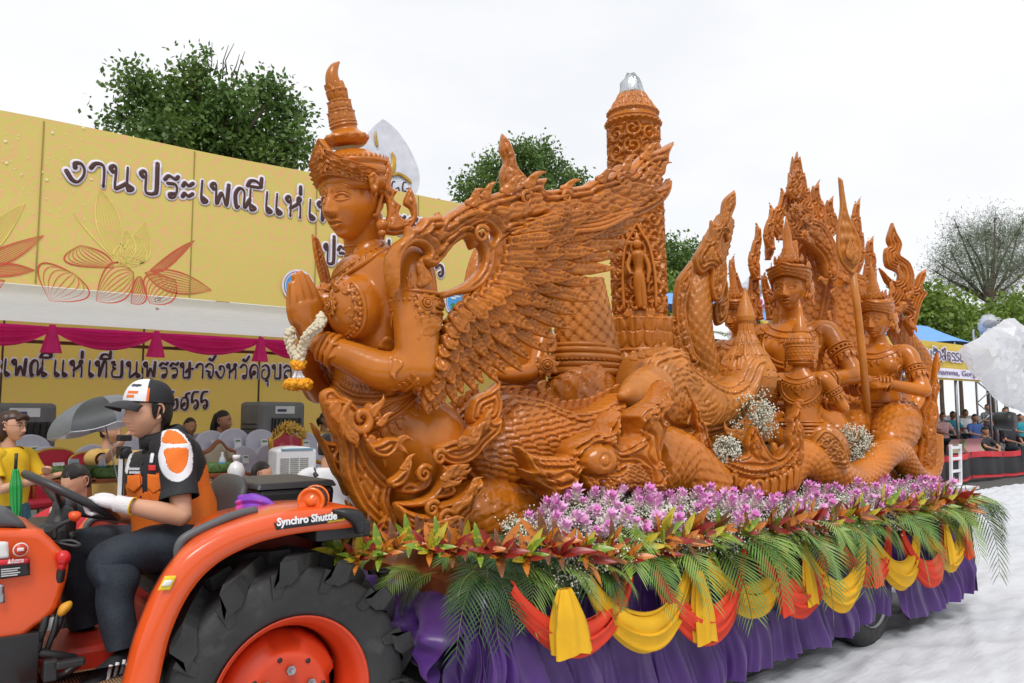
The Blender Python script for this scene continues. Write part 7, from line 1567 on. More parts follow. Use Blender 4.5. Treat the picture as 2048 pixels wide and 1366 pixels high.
SH,EL,WRI=A(352,908,3.77),A(364,1032,3.68),A(240,1008,3.72)
SH2,EL2,WRI2=A(322,908,4.15),A(300,1035,4.22),A(165,1018,4.12)
g=G();person_head(g,HDc,RH,1.03)
limb(g,[HDc+RH@np.array([-.035,0,-.05]),HDc+RH@np.array([-.045,0,-.12]),A(325,890,VT)],np.array([(.062,.058),(.058,.056),(.075,.07)]),18,ref=RH[:,0])
limb(g,[SH*.4+EL*.6,EL+[.0,0,.0]],[.048,.043],14);limb(g,[EL,EL*.6+WRI*.4,WRI],np.array([.045,.043,.029]),16);limb(g,[SH2*.4+EL2*.6,EL2],[.05,.046],12);limb(g,[EL2,EL2*.6+WRI2*.4,WRI2],np.array([.047,.044,.03]),12)
O('body',g,SKIN,dr,world=True);face_parts(dr,HDc,RH,1.03)
g=G();V,F=lathe(np.c_[np.cos(np.linspace(-.85,1.57,26))+1e-4,np.sin(np.linspace(-.85,1.57,26))],48);V=V*[.1035,.0855,.126]+[-.006,0,.002]
lim=np.where(V[:,2]<.03,.0+.0*V[:,0],.06);V[:,0]=np.minimum(V[:,0],np.where(V[:,2]<.035,-.012-.02*(V[:,2]<-.03),.08));g.add(V,F)
for sy in(-1,1):limb(g,[(.012,sy*.081,.03),(.014,sy*.080,.0),(.012,sy*.078,-.028)],np.array([(.018,.006),(.014,.005),(.006,.003)]),8,ref=(1,0,0))
O('hair',g.xf(M4(RH,HDc,1.08)),HAIR,dr,world=True)
cu=np.linspace(0,1.57,24);th=np.linspace(0,2*math.pi,64,endpoint=False);Q_,T_=np.meshgrid(cu,th,indexing='ij')
P_=np.stack([.112*np.cos(Q_)**.75*np.cos(T_)-.004,.092*np.cos(Q_)**.75*np.sin(T_),.040+.105*np.sin(Q_)],-1);g=G();F=gridf(24,64,False,True);ctr=P_.reshape(-1,3)[F].mean(1);ang=np.abs(np.arctan2(ctr[:,1],ctr[:,0]))
for m_,msk in((0,ang>.98),(2,(ang<=.98)&(ang>.93)),(1,ang<=.93)):g.add(P_.reshape(-1,3),F[msk],m_)
g.ball((-.004,0,.146),(.008,.008,.004),6)
cap=O('cap',g.xf(M4(RH@roty(-.10),HDc,1.035)),[BLC,WHITEC,lam((.75,.16,.03),'orange_piping')],dr,world=True)
g=G();xs_=np.linspace(0,1,14);ya=np.linspace(-1,1,28);X_,Y_=np.meshgrid(xs_,ya,indexing='ij');w_=.088*np.sqrt(np.clip(1-.0*X_,0,1));bx_=.107*np.cos(Y_*1.0)**.8;out=.085*np.cos(Y_*1.45)**.7
P_=np.stack([bx_+out*X_,.092*np.sin(Y_*1.05)*(1-.18*X_*np.abs(Y_)),.044-.022*Y_**2-.028*X_+.006*np.sin(X_*3)],-1);sheet(P_,g);O('cap_brim',g.xf(M4(RH@roty(-.06),HDc,1.035)),M('brim_grey',(.03,.03,.034),.7),dr,world=True,solid=.004)
bvc=bvh_of(cap and(lambda q:q)(g))if False else None
def on_cap(a,q,o=.001):return np.array([(.112*math.cos(q)**.75+o)*math.cos(a)-.004,(.092*math.cos(q)**.75+o)*math.sin(a),.040+.105*math.sin(q)+o])
MC=M4(RH@roty(-.10),HDc,1.035);g=G();aa=np.linspace(.06,.62,9);rows=[[on_cap(a,q)for a in aa]for q in(.30,.42,.44,.56)]
sheet(np.array(rows[:2]),g);sheet(np.array([[on_cap(a,q,.0013)for a in aa[:7]]for q in(.12,.24)]),g);O('cap_print',g.xf(MC),lam((.72,.16,.02),'orange_print'),dr,world=True)
pm=text_mesh('Kubota',.03,lam((.05,.05,.06),'dark_print'),.02,0);lo,hi=mesh_box(pm);v=np.array([q.co[:]for q in pm.vertices]);v=np.array([on_cap(.66-.62*(p[0]-lo[0])/(hi[0]-lo[0]),.62+.2*(p[1]-lo[1])/(hi[1]-lo[1]),.0016)for p in v]);v=v@MC[:3,:3].T+MC[:3,3];pm.vertices.foreach_set('co',v.astype(np.float32).ravel());pm.update();o=link('cap_lettering',pm,dr);o.matrix_parent_inverse=Matrix.Translation(-dr.location)
rsh=np.random.default_rng(9)
def cloth_noise(V,a,f,seed):
 r=np.random.default_rng(seed);h=0
 for k in range(7):d=nrm(r.normal(size=3));h=h+np.sin(V@d*f*r.uniform(.6,1.7)+r.uniform(0,6)+1.2*np.sin(V@nrm(r.normal(size=3))*f*.6))
 return a*h/3
def dense_tube(P,r,nS,nT,ref=None,a=.006,f=34,seed=1):
 Q=cr(np.c_[np.array(P,float),np.array(r,float)],10);s=np.r_[0,np.cumsum(np.linalg.norm(np.diff(Q[:,:3],axis=0),axis=1))];q=np.linspace(0,s[-1],nS);Q=np.stack([np.interp(q,s,Q[:,c])for c in range(5)],1)
 V,F=tube(Q[:,:3],Q[:,3:],nT,False,ref,False);c=np.repeat(Q[:,:3],nT,0);V=V+nrm(V-c)*cloth_noise(V,a,f,seed)[:,None];return V,F
spx=[(368,1092,.19,.19),(358,1064,.205,.195),(348,1024,.19,.19),(339,985,.18,.19),(333,950,.175,.195),(331,922,.16,.205),(331,900,.135,.205),(328,888,.095,.14),(325,878,.074,.08)]
P_=np.array([A(x+2,y,VT)for x,y,_,_ in spx]);P_[:,0]+=.0
V1,F1=dense_tube(P_,[(a,b)for _,_,a,b in spx],110,120,(1,0,0),.007,24,4)
def proj(V):d=V-CAM;z=d@_f;return np.c_[1024+(d@_r)/z*FPX,683-(d@_u)/z*FPX]
def colour(V,F,regions,base,near=None):
 c=V[F].mean(1);px=proj(c);mi=np.full(len(F),base)
 for poly,m_,cond in regions:
  k=inside(px,crs(poly,5))if poly is not None else np.ones(len(F),bool)
  if cond is not None:k&=cond(c)
  mi[k]=m_
 return mi
MT=[BLC,ORC,WHITEC,lam((.6,.03,.03),'red_badge')]
front=lambda c:c[:,1]<VT+.06
reg=[([(236,1010),(262,955),(282,950),(284,985),(300,975),(310,950),(325,950),(328,1000),(345,1010),(380,990),(400,960),(425,930),(470,1120),(380,1150),(230,1120)],1,None),(None,1,lambda c:c[:,2]<A(380,1010,VT)[2]),([(258,900),(270,885),(276,892),(262,915),(256,945),(250,940)],2,None)]
mi=colour(V1,F1[0],reg,0);g=G()
for m_ in range(4):
 if(mi==m_).any():g.add(V1,F1[0][mi==m_],m_)
O('shirt',g,MT,dr,world=True)
V2,F2=dense_tube([A(332,896,3.86),SH+[0,.01,.02],SH*.7+EL*.3,SH*.45+EL*.55,SH*.28+EL*.72],[(.07,.08),(.080,.080),(.077,.077),(.077,.077),(.082,.082)],110,110,None,.005,34,6)
Rz=lambda p:[(x/2.051,700+y/2.051)for x,y in p]
reg=[(Rz([(660,390),(650,440),(665,500),(700,535),(740,540),(780,510),(790,460),(785,400),(760,355),(725,325),(690,315),(665,340)]),2,None),(Rz([(672,350),(690,330),(730,340),(760,370),(765,385),(690,385),(665,375)]),1,None),(Rz([(678,408),(765,405),(770,450),(755,490),(728,508),(695,490),(680,450)]),1,None)]
mi=colour(V2,F2[0],reg,0);g=G()
for m_ in range(3):
 if(mi==m_).any():g.add(V2,F2[0][mi==m_],m_)
O('sleeve',g,MT,dr,world=True,solid=.004)
V3,F3=dense_tube([A(322,896,4.05),SH2,SH2*.6+EL2*.4,SH2*.4+EL2*.6],[(.07,.08),(.08,.08),(.075,.075),(.08,.08)],40,40,None,.005,34,7);O('sleeve',G().add(V3,F3),BLC,dr,world=True)
g=G();cc=A(324,878,VT);V,F=lathe([[.066,-.02],[.072,.02],[.078,.05],[.092,.035],[.102,-.005]],40);V=V@roty(-.35).T*[1.1,1,1];g.add(V+cc+[.01,0,-.005],[F[0]]);O('collar',g,BLC,dr,world=True,solid=.004)
bvs=bvh_of((lambda q:q.add(V1,F1[0]))(G()))
def patch(nm,pts,mt,off=.004,th=.004,res=.006):
 poly=crs([(p[0],p[1],1)for p in pts],3).astype(float);V,F=relief(poly,2.2,1.0,.5);W_=[]
 for x,y,z in V:
  h=hit(bvs,x,y);W_.append(h[0]+h[1]*(off+th*(z>0)))
 O(nm,G().add(np.array(W_),F),mt,dr,world=True)
patch('pocket_flap',[(258,951),(281,951),(283,973),(270,984),(257,976)],ORC);patch('pocket_flap',[(297,948),(321,950),(324,976),(308,987),(297,976)],ORC);patch('pocket',[(298,982),(324,982),(328,1003),(303,1003)],ORC,.002)
patch('badge',[(299,930),(313,930),(313,941),(299,941)],MT[3]);patch('badge',[(304,902),(311,901),(307,926),(301,926)],WHITEC)
g=G();
for k in range(5):h=hit(bvs,287-1.2*k,905+22*k);g.ball(h[0]+h[1]*.003,(.005,.004,.005),6)
O('shirt_button',g,BLACKP,dr,world=True)
for k,(x0_,x1_,y_)in enumerate(((262,279,938),(262,280,945))):
 g=G()
 for i in range(7):h=hit(bvs,x0_+(x1_-x0_)*i/6,y_);g.box(h[0]+h[1]*.003,(.008+.003*(i%2),.006,.010),R=rotz(.5))
 O('shirt_print',g,WHITEC,dr,world=True,kind='stuff')
hp,hp2=A(392,1085,3.83),A(385,1085,4.07)
kn_,an_=A(222,1112,3.72),A(242,1298,3.64);kn2,an2=A(150,1098,4.08),A(168,1252,4.06)
V,F=dense_tube([hp+[.06,0,.01],hp,hp*.5+kn_*.5,kn_+[.03,0,.0],kn_+[.0,0,-.03],kn_*.72+an_*.28+[.015,0,0],kn_*.45+an_*.55,an_],[(.11,.10),(.12,.11),(.105,.098),(.088,.08),(.085,.078),(.084,.078),(.072,.07),(.056,.056)],130,56,None,.0065,26,12);g=G();g.add(V,F)
V,F=dense_tube([hp2+[.06,0,.01],hp2,hp2*.5+kn2*.5,kn2+[.03,0,0],kn2+[0,0,-.03],kn2*.7+an2*.3,kn2*.4+an2*.6,an2],[(.11,.10),(.12,.11),(.105,.098),(.088,.08),(.085,.078),(.084,.078),(.074,.072),(.062,.062)],110,48,None,.0065,26,13);g.add(V,F);g.ball(A(392,1080,VT),(.13,.2,.11),14);O('trousers',g,JEAN,dr,world=True)
for an,tip,nm in((an_,A(200,1368,3.58),0),(an2,A(110,1300,3.98),1)):
 g=G();d=nrm((tip-an)*[1,1,0]);b=an+[0,0,-.07];sd=np.cross([0,0,1.],d);rows=[]
 for q,(x,w,z0,z1)in enumerate(((-.07,.028,-.03,.03),(-.05,.036,-.035,.07),(0,.04,-.035,.075),(.06,.043,-.035,.045),(.12,.047,-.035,.02),(.17,.042,-.035,.005),(.2,.02,-.03,-.01))):
  a=np.linspace(0,6.283,15)[:-1];rows.append(b+d*x+sd*(np.cos(a)*w)[:,None]+np.array([0,0,1.])*((z0+z1)/2+np.sin(a)*(z1-z0)/2)[:,None])
 V=np.array(rows);sheet(V,g,cv=True);g.add(V[0],np.arange(14)[None]);g.add(V[-1],np.arange(14)[None]);sh=O('shoe',g,BLC,dr,world=True,sub=1)
 g=G()
 for i,x in enumerate((.02,.055,.09)):
  P_=[b+d*(x-.015)+sd*s_*.047+np.array([0,0,z])for s_,z in((-1,-.02),(-1,.02))];P_=[b+d*(x+.03)-sd*(-1)*0+(-sd if(sd@np.array([0,1.,0]))>0 else sd)*.046+[0,0,-.022],b+d*x+(-sd if(sd@np.array([0,1.,0]))>0 else sd)*.036+[0,0,.035]];g.tube(P_,.008,6)
 O('shoe_stripe',g,WHITEC,sh);rows=[np.array(r)for r in rows]
 g=G();a=np.linspace(0,6.283,25)[:-1];base=b+[0,0,-.042];ov=np.stack([base+d*(.065+.14*math.cos(t))+sd*.048*math.sin(t)for t in a]);g.add(np.concatenate([ov,ov+[0,0,.02]]),[np.c_[np.arange(24),(np.arange(24)+1)%24,(np.arange(24)+1)%24+24,np.arange(24)+24],np.arange(24)[None,::-1],np.arange(24)[None]+24]);O('sole',g,lam((.6,.6,.6),'white_sole'),sh)
def grip(wr,palm_c,curl,thumb,nm):
 g=G();d=nrm(palm_c-wr);up=np.array([0,0,1.]);s=nrm(np.cross(d,up));n=np.cross(s,d)
 limb(g,[wr-d*.015,wr+d*.02,wr+d*.055,wr+d*.085],np.array([(.030,.033),(.027,.036),(.026,.044),(.022,.044)]),16,ref=n)
 for i,(o_,ln)in enumerate(((-.036,.07),(-.012,.082),(.012,.080),(.034,.062))):
  b=wr+d*.078+s*o_;limb(g,[b,b+d*ln*.40+n*.006,b+d*ln*.66-n*.018,b+d*ln*.46-n*.048,b+d*ln*.15-n*.055],np.array([.0125,.012,.0118,.011,.0095]),10,k=4)
 b=wr+d*.035+s*thumb*.036+n*.0;limb(g,[b,b+d*.035+s*thumb*.020+n*.010,b+d*.070+s*thumb*.012+n*.012,b+d*.095+s*thumb*.004+n*.006],np.array([.016,.0155,.0135,.010]),10,k=4)
 gl_=O('glove',g,GLOVE,dr,world=True,remesh=.0045,smooth=3)
 g=G();V,F=tube([wr-d*.055,wr-d*.045,wr-d*.02,wr+d*.015],np.array([.036,.037,.034,.036]),30,cap=False);c=np.repeat(np.array([wr-d*.055,wr-d*.045,wr-d*.02,wr+d*.015]),30,0);V=V+nrm(V-c)*(.0016*np.sin(np.tile(np.arange(30),4)*3.14))[:,None];g.add(V,F);O('glove_cuff',g,GLOVE,gl_);g=G();ring(g,wr-d*.055,d,.036,.003,30);O('cuff_edge',g,lam((.8,.5,.02),'yellow_hem'),gl_)
grip(WRI,A(196,1000,3.78),1,1,0);grip(WRI2,A(140,1016,4.1),1,-1,1)
# people in and beside the pavilions
HEAD_B=head_mesh(False,46,38);PFL=.4
def bgp(label,px,py,v,face,top,bottom=None,pose='sit',hair='short',skin=None,s=1.0,arms=None,mask=False,face_d=False,glasses=False,group=None,floor=None,nod=0.):
 Hc=at(px,py,Y=v);t=T('person',label,'person',(Hc[0],Hc[1],floor if floor is not None else max(0,Hc[2]-1.2)),face,group);B=Hc-np.array(t.location);Ry=np.eye(3)
 X=lambda p:np.array(p,float)*s+B;skin=skin or SKIN;bottom=bottom or JEAN;Rh=roty(nod)
 g=G();V,F=HEAD_P if face_d else HEAD_B;g.add(V@Rh.T*s+B,F)
 for sy in(1,-1):hg=G();ear(hg,sy);g.join(hg,M4(Rh,B,s))
 limb(g,[X((-.03,0,-.05)),X((-.035,0,-.12)),X((-.03,0,-.20))],np.array([.055,.052,.06])*s,12)
 arms=arms or(((.10,.27,-.46),(.32,.12,-.52)),((.10,-.27,-.46),(.32,-.12,-.52)))if pose=='sit' or arms else(((.02,.26,-.48),(.1,.24,-.72)),((.02,-.26,-.48),(.1,-.24,-.72)))
 for e,w in arms:
  sg=1 if e[1]>0 else-1;sh=X((-.02,sg*.19,-.255));limb(g,[sh*.4+X(e)*.6,X(e)],[.042*s,.04*s],9);limb(g,[X(e),X(w)],[.04*s,.026*s],9);d=nrm(X(w)-X(e));limb(g,[X(w),X(w)+d*.05*s,X(w)+d*.09*s],np.array([(.022,.03),(.02,.04),(.016,.034)])*s,9)
  for q in range(4):o_=nrm(np.cross(d,[.3,0,1]))*(q-1.5)*.017*s;limb(g,[X(w)+d*.08*s+o_,X(w)+d*.13*s+o_*.9-np.array([0,0,.012*s])],np.array([.009,.007])*s,6)
 O('body',g,skin,t)
 if face_d:face_parts(t,B,Rh,s,None,(.3,.1,.08),glasses)
 g=G();P_=[X(p)for p in((-.03,0,-.17),(-.03,0,-.215),(-.025,0,-.30),(-.01,0,-.45),(-.01,0,-.62),(-.01,0,-.74))];V,F=dense_tube(P_,np.array([(.07,.075),(.095,.165),(.115,.195),(.115,.165),(.12,.165),(.12,.175)])*s,40,36,(1,0,0),.008*s,20,int(px));g.add(V,F)
 for e,w in arms:
  sg=1 if e[1]>0 else-1;sh=X((-.02,sg*.19,-.255));V,F=dense_tube([X((-.03,sg*.1,-.22)),sh,sh*.5+X(e)*.5,sh*.3+X(e)*.7],np.array([(.06,.07),(.07,.07),(.062,.062),(.062,.062)])*s,20,16,None,.005*s,30,int(px));g.add(V,F)
 O('shirt',g,top,t,solid=.004)
 g=G();a=np.linspace(-.5,1.57,14);V,F=lathe(np.c_[np.cos(a)+1e-4,np.sin(a)],24);V=V*[.103,.086,.13]+[-.008,0,0];V[:,0]=np.minimum(V[:,0],np.where(V[:,2]<.05,-.015,.08));g.add(V,F)
 if hair=='long':limb(g,[(-.05,0,.05),(-.085,0,-.05),(-.09,0,-.16),(-.075,0,-.28)],np.array([(.06,.085),(.05,.10),(.04,.10),(.02,.07)]),14,ref=(1,0,0))
 if hair=='bob':limb(g,[(-.03,0,.06),(-.045,0,0),(-.05,0,-.07),(-.05,0,-.11)],np.array([(.075,.09),(.07,.10),(.06,.098),(.03,.07)]),16,ref=(1,0,0));limb(g,[(.085,.05,.06),(.09,0,.075),(.08,-.05,.055)],np.array([.02,.024,.02]),8)
 if hair=='tail':limb(g,[(-.09,0,.02),(-.125,0,-.01),(-.12,0,-.09)],[.03,.035,.012],10)
 O('hair',g.xf(M4(Rh,B,s)),HAIRB if hair=='bob' else HAIR,t)
 if mask:g=G();V,F=lathe(np.c_[np.cos(np.linspace(-1.2,1.57,10))+1e-3,np.sin(np.linspace(-1.2,1.57,10))],18);V=V[:,[2,1,0]]*[.05,.062,.05]+[.062,0,-.06];g.add(V,F);g.tube([(.06,.062,-.05),(-.01,.085,-.005)],.002,5);g.tube([(.06,-.062,-.05),(-.01,-.085,-.005)],.002,5);O('face_mask',g.xf(M4(Rh,B,s)),WHITEC,t)
 g=G()
 for sg in(1,-1):
  if pose=='sit':Q=[(-.02,sg*.09,-.74),(.2,sg*.11,-.74),(.42,sg*.12,-.74),(.44,sg*.12,-.9),(.42,sg*.12,-1.16)];r=[.11,.095,.075,.062,.05]
  elif pose=='squat':Q=[(-.05,sg*.09,-.76),(.2,sg*.16,-.62),(.34,sg*.2,-.55),(.2,sg*.18,-.72),(.08,sg*.15,-.92)];r=[.11,.095,.075,.06,.05]
  else:Q=[(-.01,sg*.085,-.72),(0,sg*.09,-.95),(0,sg*.09,-1.15),(-.01,sg*.09,-1.35),(-.01,sg*.09,-1.5)];r=[.115,.095,.075,.065,.055]
  limb(g,[X(q)for q in Q],np.array(r)*s,12);e=X(Q[-1]);limb(g,[e+np.array([-.03,0,-.04])*s,e+np.array([.06,0,-.06])*s,e+np.array([.15,0,-.08])*s],np.array([.045,.045,.03])*s,10)
 O('trousers',g,bottom,t);return t,B
YB_=lam((.78,.50,.01),'mustard_blouse',.7,bump=.3,bs=25);TEAL=M('teal_sarong',(.03,.10,.14),.7,col2=(.06,.2,.24),c2s=30,c2t=.5);DKT=lam((.02,.02,.025),'dark_jacket');REDT=lam((.5,.02,.03),'red_shirt');BEI=lam((.62,.40,.12),'beige_yellow_shirt');PNKB=lam((.62,.36,.36),'pink_blouse');TEL=lam((.02,.30,.38),'teal_shirt');MUS=lam((.48,.27,.02),'mustard_dress')
F_=-math.pi/2
wy,B_=bgp('woman in yellow blouse and glasses standing at the left with a folded green umbrella',26,852,7.5,F_+.75,YB_,TEAL,'stand','bob',face_d=True,glasses=True,floor=0,arms=(((.12,.25,-.48),(.30,.02,-.36)),((.12,-.25,-.48),(.32,.04,-.40))))
g=G();limb(g,[B_+[0,0,-.66],B_+[0,0,-.9],B_+[0,0,-1.2],B_+[0,0,-1.5]],np.array([(.13,.18),(.15,.2),(.16,.21),(.17,.22)]),24,ref=(1,0,0));O('sarong',g,TEAL,wy)
ug=T('folded_umbrella','folded shiny green umbrella held upright by the woman in yellow','umbrella',at(33,1000,Y=7.15));a,b=at(31,938,Y=7.2),at(33,1040,Y=7.2);V,F=swept([a,a*.8+b*.2,a*.4+b*.6,b],[.012,.036,.032,.010],30,40,extra=lambda u_,t_:.009*np.sin(t_*8));O('canopy',G().add(V,F),M('green_film',(.02,.35,.07),.2,coat=.5),ug,world=True);O('handle',G().bar(a+[0,0,.12],a,.012),BLACKP,ug,world=True)
bgp('person with black hair in red shirt crouching behind the steering wheel',151,962,6.3,F_-.9,REDT,None,'squat','short',floor=0,arms=(((.2,.3,-.36),(.42,.25,-.40)),((.2,-.28,-.36),(.42,-.2,-.42))),nod=.5)
pu,B_=bgp('person in beige yellow shirt raising both arms under the silver umbrella',222,862,8.5,F_+.6,BEI,None,'stand','short',floor=.0,arms=(((.2,.26,-.26),(.28,.14,-.06)),((.2,-.26,-.26),(.28,-.12,-.06))))
bgp('small seated person with dark hair at the back, left of the chairs',380,854,11.0,F_,DKT,None,'sit','short',SKIND,floor=PFL)
bgp('woman with long black hair in a dark jacket seated among white chairs',446,842,10.8,F_+.8,DKT,None,'sit','long',SKIND,floor=PFL,s=1.15,face_d=True)
bgp('man with grey flecked hair and white face mask beside the portable air conditioner',524,948,7.9,F_+1.0,DKT,None,'sit','short',mask=True,floor=0)
bgp('woman in mustard dress with tied back hair seated behind the gold chair',652,840,11.0,F_+.6,MUS,None,'sit','tail',SKIND,floor=PFL)
wp,B_=bgp('person in white shirt with dark backpack strap behind the statue drapery',655,895,6.6,1.2,WHITEC,None,'stand','short',floor=0,s=1.02,arms=(((.1,.25,-.44),(.36,.2,-.40)),((.05,-.26,-.46),(.34,-.2,-.42))))
g=G()
for sg in(.10,-.10):limb(g,[B_+[-.12,sg,-.24],B_+[-.03,sg*1.3,-.185],B_+[.10,sg*1.2,-.28],B_+[.10,sg*1.3,-.52]],np.array([(.008,.022)]*4),8,ref=(1,0,0))
O('backpack_strap',g,BLACKP,wp)
su=T('open_umbrella','open umbrella, black and grey outside with silver lining, behind the driver','umbrella',at(190,840,Y=7.7));ap=at(198,794,Y=7.7);ax=nrm(np.array([-.22,.12,1.]));l=nrm(np.cross(ax,[0,1,0]));m_=np.cross(ax,l);n8=8;rows=[]
for q in np.linspace(0,1,12):
 row=[]
 for k in range(n8*4):a=k*6.2832/(n8*4);f=abs(math.sin(a*n8/2));r=.46*math.sin(q*1.45)*(1-.07*f*q);row.append(ap-ax*(.30*(1-math.cos(q*1.45))+.02*f*q*q)+(l*math.cos(a)+m_*math.sin(a))*r)
 rows.append(row)
P_=np.array(rows);UBK=lam((.035,.04,.045),'umbrella_black',.45);UGR=lam((.16,.18,.20),'umbrella_grey',.4)
for k in range(8):sheet(P_[:,[(k*4+j)%32 for j in range(5)]],g:=G());O('panel',g,UBK if k%2 else UGR,su,world=True)
O('lining',sheet(P_-ax*.006,cv=True),M('silver_lining',(.62,.62,.66),.3,.7),su,world=True);O('shaft',G().bar(ap,ap-ax*.95,.006),STEEL,su,world=True)
g=G()
for k in range(8):g.tube([P_[11,k*4],ap-ax*.12],.003,4)
O('rib',g,STEEL,su,world=True)
vc=T('video_camera','black video camera on a monopod with white straps left of the driver','camera',at(250,920,Y=7.2));c=at(247,905,Y=7.2);g=G();g.box(c,(.09,.12,.10));g.box(c+[0,0,.12],(.10,.1,.05));V,F=lathe([[.001,0],[.035,0],[.04,.08],[.001,.08]],16);g.add(V[:,[0,2,1]]*[1,-1,1]+c-[0,.05,0],F);O('camera_body',g,BLACKP,vc,world=True,bevel=.008);O('monopod',G().bar(c,c-[0,0,1.3],.012),BLACKP,vc,world=True);g=G();g.box(c+[-.03,-.05,-.2],(.03,.01,.35));O('strap',g,WHITEC,vc,world=True)
# chairs, tables, coolers on the platform
CHW=M('lavender_white_cover',(.50,.50,.60),.85,var=.05,bump=.3,bs=12)
def slab(w,h,t,top=.5,n=14,bot=1.0):
 a=np.linspace(0,math.pi,n);x=np.r_[w/2*bot,w/2*np.cos(a),-w/2*bot];z=np.r_[0,h-w/2*top+w/2*top*np.sin(a),0];V=np.concatenate([np.c_[x,np.full(len(x),y),z]for y in(-t/2,t/2)]);k=len(x);return V,[np.arange(k)[None],(np.arange(k)+k)[None,::-1],np.c_[np.arange(k-1),np.arange(k-1)+k,np.arange(1,k)+k,np.arange(1,k)]]
def white_chair():
 t=T('covered_chair','','chair',(0,0,0));g=G();V,F=slab(.42,.60,.05,.75,14,1.12);V=V@rotx(-.16).T;g.add(V+[0,.19,.42],F,0,False);O('back_cover',g,CHW,t,bevel=.02);g=G();g.box((0,0,.23),(.45,.44,.46),taper=.96);O('seat_cover',g,CHW,t,bevel=.025);g=G();g.box((0,.182,.84),(.09,.006,.11),R=rotx(-.16));O('seat_label',g,WHITEC,t);g=G();g.box((0,.178,.87),(.06,.004,.02),R=rotx(-.16));O('label_print',g,lam((.1,.25,.1),'green_print2'),t);return t
wc_=white_chair()
spots=[(90,868,10.2,'at far left in front of the air cooler'),(122,892,9.5,'between the two red chairs'),(213,888,9.6,'under the silver umbrella'),(385,862,10.3,'just right of the driver shoulder'),(420,866,11.0,'in the back row left of the dark woman'),(449,860,10.3,'in front of the dark haired woman'),(470,866,11.0,'in the back row right of the dark woman'),(494,856,10.3,'left of the tall air cooler'),(507,892,9.6,'beside the brown armchair'),(546,858,10.3,'in front of the tall air cooler'),(586,850,11.0,'behind the gold armchair'),(560,888,9.7,'behind the portable air conditioner'),(628,862,10.3,'at the right of the gold armchair'),(610,870,11.0,'behind the gold armchair crest'),(350,880,9.8,'mostly behind the driver back'),(265,870,10.3,'behind the driver face'),(672,866,10.4,'beside the woman in mustard')]
for i,(px,py,v,w)in enumerate(spots):
 p=at(px,py,Y=v);sc_=(p[2]-PFL)/1.02;o=wc_ if i==0 else dup(wc_);o.location=(p[0],v,PFL);o.rotation_euler=(0,0,.35-.02*i);o.scale=(sc_,)*3;tag(o,'white covered chair '+w,group='white covered chairs on the platform')
def red_chair():
 t=T('red_chair','','chair');V,F=slab(.42,.5,.04,.35,14);V=V@rotx(-.12).T;RDV=lam((.42,.012,.035),'red_upholstery',.7,bump=.3,bs=200);g=G();g.add(V+[0,.2,.46],F,0,False);O('backrest',g,RDV,t,bevel=.012);g=G();a=np.linspace(0,math.pi,14);P_=np.c_[np.r_[.215,.215*np.cos(a),-.215],np.zeros(16),np.r_[0,.43+.08*np.sin(a),0]]@rotx(-.12).T+[0,.2,.46];g.tube(P_,.014,8)
 O('back_frame',g,GOLD,t);g=G();g.box((0,0,.45),(.42,.42,.07));O('seat',g,RDV,t,bevel=.02);g=G();g.box((0,.172,.78),(.12,.006,.10),R=rotx(-.12));O('seat_label',g,WHITEC,t)
 for sx in(-1,1):
  for sy in(-1,1):O('leg',G().bar((sx*.18,sy*.18,.43),(sx*.19,sy*.2,0),.012),GOLD,t)
 return t
rc=red_chair()
for i,(px,py,v,w)in enumerate(((140,898,9.2,'in front of the driver face, its back fully seen'),(78,902,9.2,'directly right of the woman in yellow'),(205,905,9.3,'under the umbrella beside the camera'))):
 p=at(px,py,Y=v);o=rc if i==0 else dup(rc);o.location=(p[0],v,PFL);o.rotation_euler=(0,0,.4);s_=(p[2]-PFL)/.97;o.scale=(s_,)*3;tag(o,'red banquet chair with gold frame '+w,group='red banquet chairs')
def throne(name,label,px,py,v,fr,fab,crest):
 p=at(px,py,Y=v);t=T(name,label,'armchair',(p[0],v,PFL),.45);s=(p[2]-PFL)/1.15;g=G();pl=crs([(-.2,.42,1),(-.24,.75),(-.27,.98,1),(-.14,1.02),(0,1.12),(.14,1.02),(.27,.98,1),(.24,.75),(.2,.42,1)],6);V,F=relief(pl,.03,.035,.02);W_=lambda V:np.c_[V[:,0],.22-V[:,2],V[:,1]]*s;g.add(W_(V),F);O('backrest',g,fab,t);g=G();q=np.r_[pl,pl[:1]];g.tube(np.c_[q[:,0],np.full(len(q),.22),q[:,1]]*s,.032*s,8)
 if crest:
  for k in range(13):a=(k-6)/6;put_flame(g,np.array([a*.24,.2,1.0+.1*(1-a*a)])*s,(a,0,1),(0,-1,0),.12*s,k,True,1.8)
  rosette(g,np.array([0,.18,1.1])*s,(0,-1,0),.09*s)
 O('carved_frame',g,fr,t);g=G();g.box(np.array([0,0,.42])*s,np.array([.52,.5,.10])*s);O('seat',g,fab,t,bevel=.03)
 for sx in(-1,1):g=G();limb(g,np.array([(sx*.28,.2,.72),(sx*.3,0,.70),(sx*.3,-.2,.64),(sx*.28,-.22,.44)])*s,np.array([.025]*4)*s,8);O('armrest',g,fr,t)
 for sx in(-1,1):
  for sy in(-1,1):g=G();limb(g,np.array([(sx*.24,sy*.2,.38),(sx*.27,sy*.22,.2),(sx*.24,sy*.23,0)])*s,np.array([.035,.025,.02])*s,8);O('leg',g,fr,t)
throne('gold_armchair','ornate gold armchair with crested back and red patterned upholstery',602,850,9.4,GOLD,M('red_damask',(.42,.015,.045),.6,col2=(.52,.16,.16),c2s=9,c2t=.55),True)
throne('brown_armchair','brown wooden armchair with cream floral upholstery behind the tractor seat',463,879,9.2,WOOD,M('cream_floral',(.38,.33,.24),.7,col2=(.16,.12,.08),c2s=9,c2t=.56),False)
